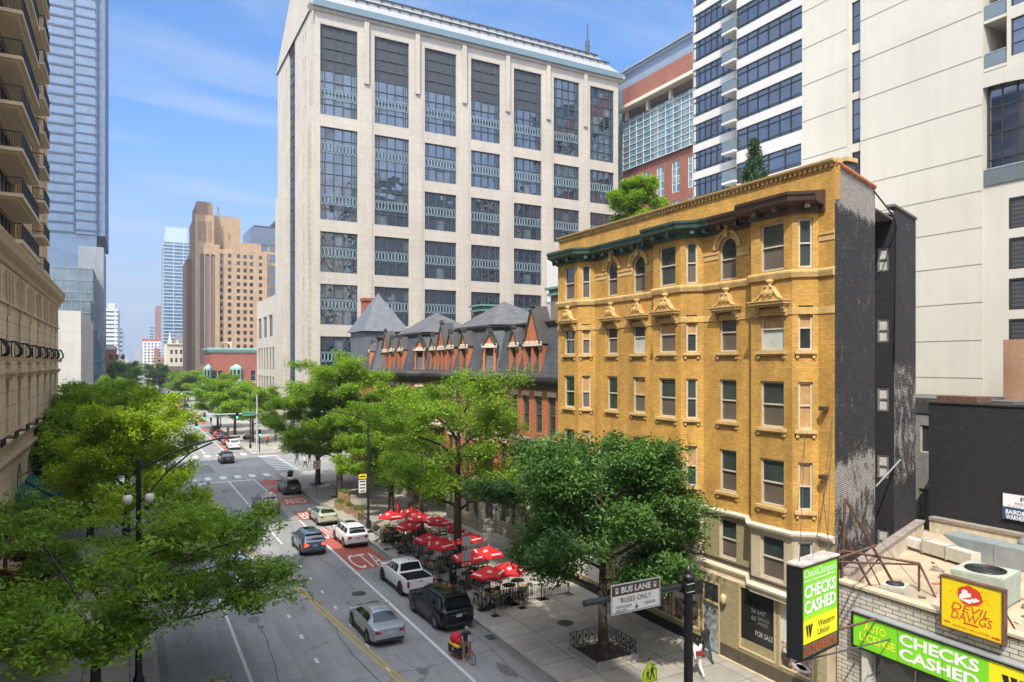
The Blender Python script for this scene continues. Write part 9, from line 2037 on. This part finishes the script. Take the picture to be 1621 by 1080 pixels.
def walk(st=1.0):
    J=std(); J.update(knee_l=(-.10,.20*st,.53),ankle_l=(-.10,.34*st,.12),toe_l=(-.10,.50*st,.07),knee_r=(.10,-.06*st,.50),ankle_r=(.10,-.36*st,.16),toe_r=(.10,-.26*st,.05),elbow_l=(-.23,-.14*st,1.16),wrist_l=(-.23,-.18*st,.93),elbow_r=(.23,.08*st,1.14),wrist_r=(.22,.26*st,.98),pelvis=(0,0,.93),hip_l=(-.1,.03,.89),hip_r=(.1,-.03,.89)); return J
def face_parts(t,J,hairm,style,skin):
    hd=Vector(J['head']); b=MB(); eye=mat('eye_dark',(0.02,0.015,0.01),rough=0.3,var=0)
    for sx_ in (-1,1): b.lathe([(0,-0.010),(0.010,0),(0,0.010)],eye,c=(hd.x+sx_*0.032,hd.y+0.083,hd.z+0.02),n=6)
    b.add([(hd.x-0.022,hd.y+0.088,hd.z-0.045),(hd.x+0.022,hd.y+0.088,hd.z-0.045),(hd.x+0.015,hd.y+0.087,hd.z-0.053),(hd.x-0.015,hd.y+0.087,hd.z-0.053)],[(0,3,2,1)],mat('lip',(0.25,0.07,0.06),var=0)); addobj('face_feature',b.mesh('face_feature'),t)
    b=MB(); b.add([(hd.x,hd.y+0.085,hd.z+0.025),(hd.x-0.015,hd.y+0.085,hd.z-0.02),(hd.x+0.015,hd.y+0.085,hd.z-0.02),(hd.x,hd.y+0.112,hd.z-0.018)],[(0,1,3),(0,3,2),(1,2,3)],skin); 
    for sx_ in (-1,1): b.lathe([(0,-0.03),(0.016,0),(0,0.03)],skin,c=(hd.x+sx_*0.082,hd.y-0.005,hd.z+0.005),n=6)
    addobj('nose_and_ears',b.mesh('nose_and_ears'),t)
    b=MB(); vs=[];fs=[]; n=12; low={'short':-0.02,'long':-0.30,'cap':0.03}[style]
    rings=[(0.0,0.150),(0.055,0.138),(0.09,0.105),(0.105,0.055),(0.104,0.01)]+([(0.11,-0.08),(0.12,-0.2),(0.09,-0.32)] if style=='long' else [])
    for i,(r_,z) in enumerate(rings):
        for k in range(n):
            q=2*PI*k/n; x,y=math.cos(q)*r_*0.88,math.sin(q)*r_*1.02
            if z<0.08 and y>0.02: y=0.02+ (y-0.02)*0.35 ; 
            if style=='long' and z<-0.02: y=min(y,-0.01)
            vs.append((hd.x+x,hd.y+y-0.008,hd.z+z))
    fs=[(i*n+k,i*n+(k+1)%n,(i+1)*n+(k+1)%n,(i+1)*n+k) for i in range(len(rings)-1) for k in range(n)]; b.add(vs,fs,hairm,True)
    if style=='cap': b.add([(hd.x-.07,hd.y+.07,hd.z+.07),(hd.x+.07,hd.y+.07,hd.z+.07),(hd.x+.05,hd.y+.16,hd.z+.055),(hd.x-.05,hd.y+.16,hd.z+.055)],[(0,1,2,3)],hairm)
    addobj('hair' if style!='cap' else 'cap',b.mesh('hair'),t)
def person(label,loc,rz,J,shirt,pants,shoe,skin,hairm,style='short',sleeve='long',pl_='long',group=None,extra=None):
    t=thing('person',label,'person',loc,rz,group); addobj('body',body_mesh(J,shirt,pants,shoe,skin,sleeve,pl_),t); face_parts(t,J,hairm,style,skin)
    if extra: extra(t)
    return t
def cl(n,c): return mat('cloth_'+n,c,rough=0.85,var=0.12,vscale=6)
black_c=cl('black',(0.015,0.015,0.018)); white_c=cl('white',(0.62,0.60,0.60)); teal_c=cl('dark_green',(0.03,0.055,0.05)); maroon=cl('maroon',(0.22,0.015,0.03)); navy_c=cl('navy',(0.015,0.022,0.035)); grey_c=cl('grey',(0.16,0.15,0.14)); red_c=cl('red',(0.45,0.02,0.02)); blue_c=cl('blue',(0.05,0.10,0.22)); hair_k=mat('black_hair',(0.012,0.010,0.010),rough=0.6,var=0); hair_g=mat('grey_cap',(0.32,0.30,0.27),rough=0.8,var=0.1); shoe_w=cl('shoe_white',(0.5,0.5,0.5)); shoe_y=cl('shoe_yellow',(0.62,0.48,0.02))
# walking towards the viewer's left, backs turned: facing +y rotated
g=G(1117,1046,0.13); person('person in black long sleeved top and dark green trousers by the shop door',(g.x,g.y,0.13),R(168),walk(1.1),black_c,teal_c,black_c,skin_d,hair_k)
def bag(t): b=MB(); b.box(-0.16,0.16,-0.26,-0.12,1.05,1.22,maroon); addobj('waist_bag',b.mesh('waist_bag'),t)
g=G(1104,1071,0.13); person('person in white with long black hair and a maroon bag behind the mast',(g.x,g.y,0.13),R(-12),walk(1.1),white_c,white_c,shoe_w,skin_d,hair_k,'long',extra=bag)
ppl=[(296,640.5,'person in dark clothes walking over the second crossing',R(90),navy_c,grey_c),(470,735,'person in blue top by the litter bin at the first crossing',R(20),blue_c,grey_c),(483,741,'person in white top near the first crossing on the right pavement',R(200),white_c,navy_c),(490,736,'person in black beside the one in white near the first crossing',R(190),black_c,grey_c),
 (361,689,'person in red shirt on the pavement by the parked red cars',R(160),red_c,navy_c),(116,808,'person in black walking beneath the left hand awnings',R(0),black_c,navy_c),(124,800,'person in teal top beneath the left hand awnings',R(10),teal_c,grey_c),(334,672,'person in black astride the kerb past the parked line',R(0),black_c,black_c),(660,830,'waiter in black standing among the back umbrellas',R(200),black_c,black_c),(423,706,'person in red top at the far right corner of the first crossing',R(180),red_c,black_c),
 (436,700,'person in grey top at the far right corner of the first crossing',R(170),grey_c,navy_c)]
for i,(u,v,lb,rz,a,b_) in enumerate(ppl):
    g=G(u,v,0.13); person(lb,(g.x,g.y,0.13),rz,walk(0.8 if i%2 else 1.0) if i not in(8,) else std(),a,b_,black_c,(skin_m,skin_d)[i%2],hair_k,'short' if i%3 else 'long','short' if i%2 else 'long')
# cargo bicycle heading towards the viewer, with its rider
fw=G(747.5,1053); rw=G(723,1037); d=(fw-rw); hd=math.atan2(d.y,d.x); cbx,cby=(fw.x+rw.x)/2,(fw.y+rw.y)/2
bk=thing('cargo_bicycle','red long cargo bicycle with red bags and yellow trim ridden beside the kerb','bicycle',(cbx,cby,0),hd); half=0.72
red_b=mat('bike_red',(0.45,0.02,0.025),rough=0.35,var=0.05,coat=0.6); yel_b=mat('bag_yellow',(0.62,0.45,0.02),rough=0.6,var=0.05); redbag=mat('red_bag_cloth',(0.55,0.01,0.03),rough=0.7,var=0.15,vscale=5)
for x,r_ in ((half,0.31),(-half-0.05,0.26)):
    b=MB(); n=24; b.lathe([(r_-0.022,-0.022),(r_,0),(r_-0.022,0.022),(r_-0.03,0)],tyre_m,n=n,ax='y',cap=False); w=addobj('wheel',b.mesh('wheel'),bk,(x,0,r_)); b=MB(); b.lathe([(r_-0.045,-0.012),(r_-0.03,-0.012),(r_-0.03,0.012),(r_-0.045,0.012)],chrome,n=n,ax='y',cap=False)
    for k in range(12): q=2*PI*k/12; b.tube([(0.02*math.cos(q),0,0.02*math.sin(q)),((r_-0.04)*math.cos(q),0,(r_-0.04)*math.sin(q))],0.003,chrome,n=3)
    b.lathe([(0.03,-0.04),(0.03,0.04)],chrome,n=8,ax='y'); addobj('rim',b.mesh('rim'),w)
b=MB(); bb_=(0.10,0,0.30); st=(-0.08,0,0.78); hdp=(half-0.14,0,0.86); 
for p,q,r_ in ((bb_,st,.02),(st,hdp,.018),(bb_,(half-0.10,0,0.72),.024),(hdp,(half-0.06,0,0.62),.022),((half-0.06,0.06,0.62),(half,0.06,0.31),.014),((half-0.06,-0.06,0.62),(half,-0.06,0.31),.014),(bb_,(-half-0.05,0.07,0.26),.014),(bb_,(-half-0.05,-0.07,0.26),.014),((-0.1,0.1,0.6),(-half-0.3,0.12,0.58),.014),((-0.1,-0.1,0.6),(-half-0.3,-0.12,0.58),.014),((-half-0.3,0.12,0.58),(-half-0.05,0.1,0.26),.012),((-half-0.3,-0.12,0.58),(-half-0.05,-0.1,0.26),.012),((-half-0.3,0.3,0.2),(0.0,0.3,0.2),.02),((-half-0.3,-0.3,0.2),(0.0,-0.3,0.2),.02),((-half-0.3,0.3,0.2),(-half-0.3,0.25,0.62),.02),((-half-0.3,-0.3,0.2),(-half-0.3,-0.25,0.62),.02)): b.tube([p,q],r_,red_b,n=6)
addobj('frame',b.mesh('frame'),bk); b=MB(); b.tube([hdp,(half-0.18,0,1.02)],0.016,black_metal,n=6); b.tube([(half-0.32,0.32,1.04),(half-0.18,0.15,1.05),(half-0.18,-0.15,1.05),(half-0.32,-0.32,1.04)],0.014,black_metal,n=6); addobj('handlebar',b.mesh('handlebar'),bk)
b=MB(); b.lathe([(0.0,0.02),(0.11,0.0),(0.09,-0.04),(0,-0.05)][::-1],black_metal,c=(-0.10,0,0.86),n=10); b.tube([st,(-0.10,0,0.84)],0.014,chrome,n=6); addobj('saddle',b.mesh('saddle'),bk)
for sg in (1,-1):
    b=MB(); b.box(-half-0.30,-0.16,sg*0.13,sg*0.31,0.22,0.60,mat('black_pannier',(0.02,0.02,0.022),rough=0.7,var=0.1)); b.box(-half-0.32,-0.14,sg*0.12,sg*0.32,0.58,0.66,yel_b); b.box(-0.6,-0.52,sg*0.315-0.004,sg*0.315+0.004,0.35,0.5,white_c); addobj('pannier',b.mesh('pannier'),bk)
b=MB(); b.lathe([(0.02,0.62),(0.26,0.66),(0.31,0.82),(0.26,1.0),(0.10,1.10),(0.0,1.1)],redbag,c=(-0.78,0,0),n=12); b.lathe([(0.02,0.62),(0.19,0.66),(0.22,0.78),(0.15,0.90),(0,0.92)],redbag,c=(-0.40,0.02,0),n=12); addobj('cargo_bag',b.mesh('cargo_bag'),bk)
J=dict(pelvis=(0,-.06,.94),chest=(0,.08,1.28),neck=(0,.17,1.45),head=(0,.22,1.57),hip_l=(-.10,-.05,.90),hip_r=(.10,-.05,.90),knee_l=(-.13,.30,.66),knee_r=(.13,.18,.50),ankle_l=(-.12,.14,.34),ankle_r=(.12,.08,.13),toe_l=(-.12,.29,.28),toe_r=(.12,.23,.07),sh_l=(-.19,.10,1.37),sh_r=(.19,.10,1.37),elbow_l=(-.28,.26,1.17),elbow_r=(.28,.26,1.17),wrist_l=(-.29,.36,1.07),wrist_r=(.29,.36,1.07))
person('person in navy T-shirt, grey shorts and pale cap riding the red cargo bicycle',(cbx,cby,0.0),hd-PI/2,J,navy_c,grey_c,shoe_y,skin_m,hair_g,'cap','short','short')
# parked scooter rider group is left out; a utility wire crosses the side court
# ---------------------------------------------------------------- air: one even box of haze round everything
if HAZE:
    me=bpy.data.meshes.new('haze'); x0,x1,y0,y1,z0,z1=-5100,6600,-3100,8100,-1.1,240
    me.from_pydata([(x0,y0,z0),(x1,y0,z0),(x1,y1,z0),(x0,y1,z0),(x0,y0,z1),(x1,y0,z1),(x1,y1,z1),(x0,y1,z1)],[],[(0,3,2,1),(4,5,6,7),(0,1,5,4),(1,2,6,5),(2,3,7,6),(3,0,4,7)])
    hm=bpy.data.materials.new('haze_air'); hm.use_nodes=True; N_=hm.node_tree.nodes; L_=hm.node_tree.links; N_.remove(N_['Principled BSDF'])
    pv=N_.new('ShaderNodeVolumePrincipled'); pv.inputs['Color'].default_value=(0.80,0.88,1.0,1); pv.inputs['Density'].default_value=0.00038; pv.inputs['Anisotropy'].default_value=0.3
    L_.new(pv.outputs[0],N_['Material Output'].inputs['Volume']); me.materials.append(hm); o=addobj('haze',me); o['kind']='stuff'; o['label']='thin pale summer haze filling the air of the street'; o['category']='haze'
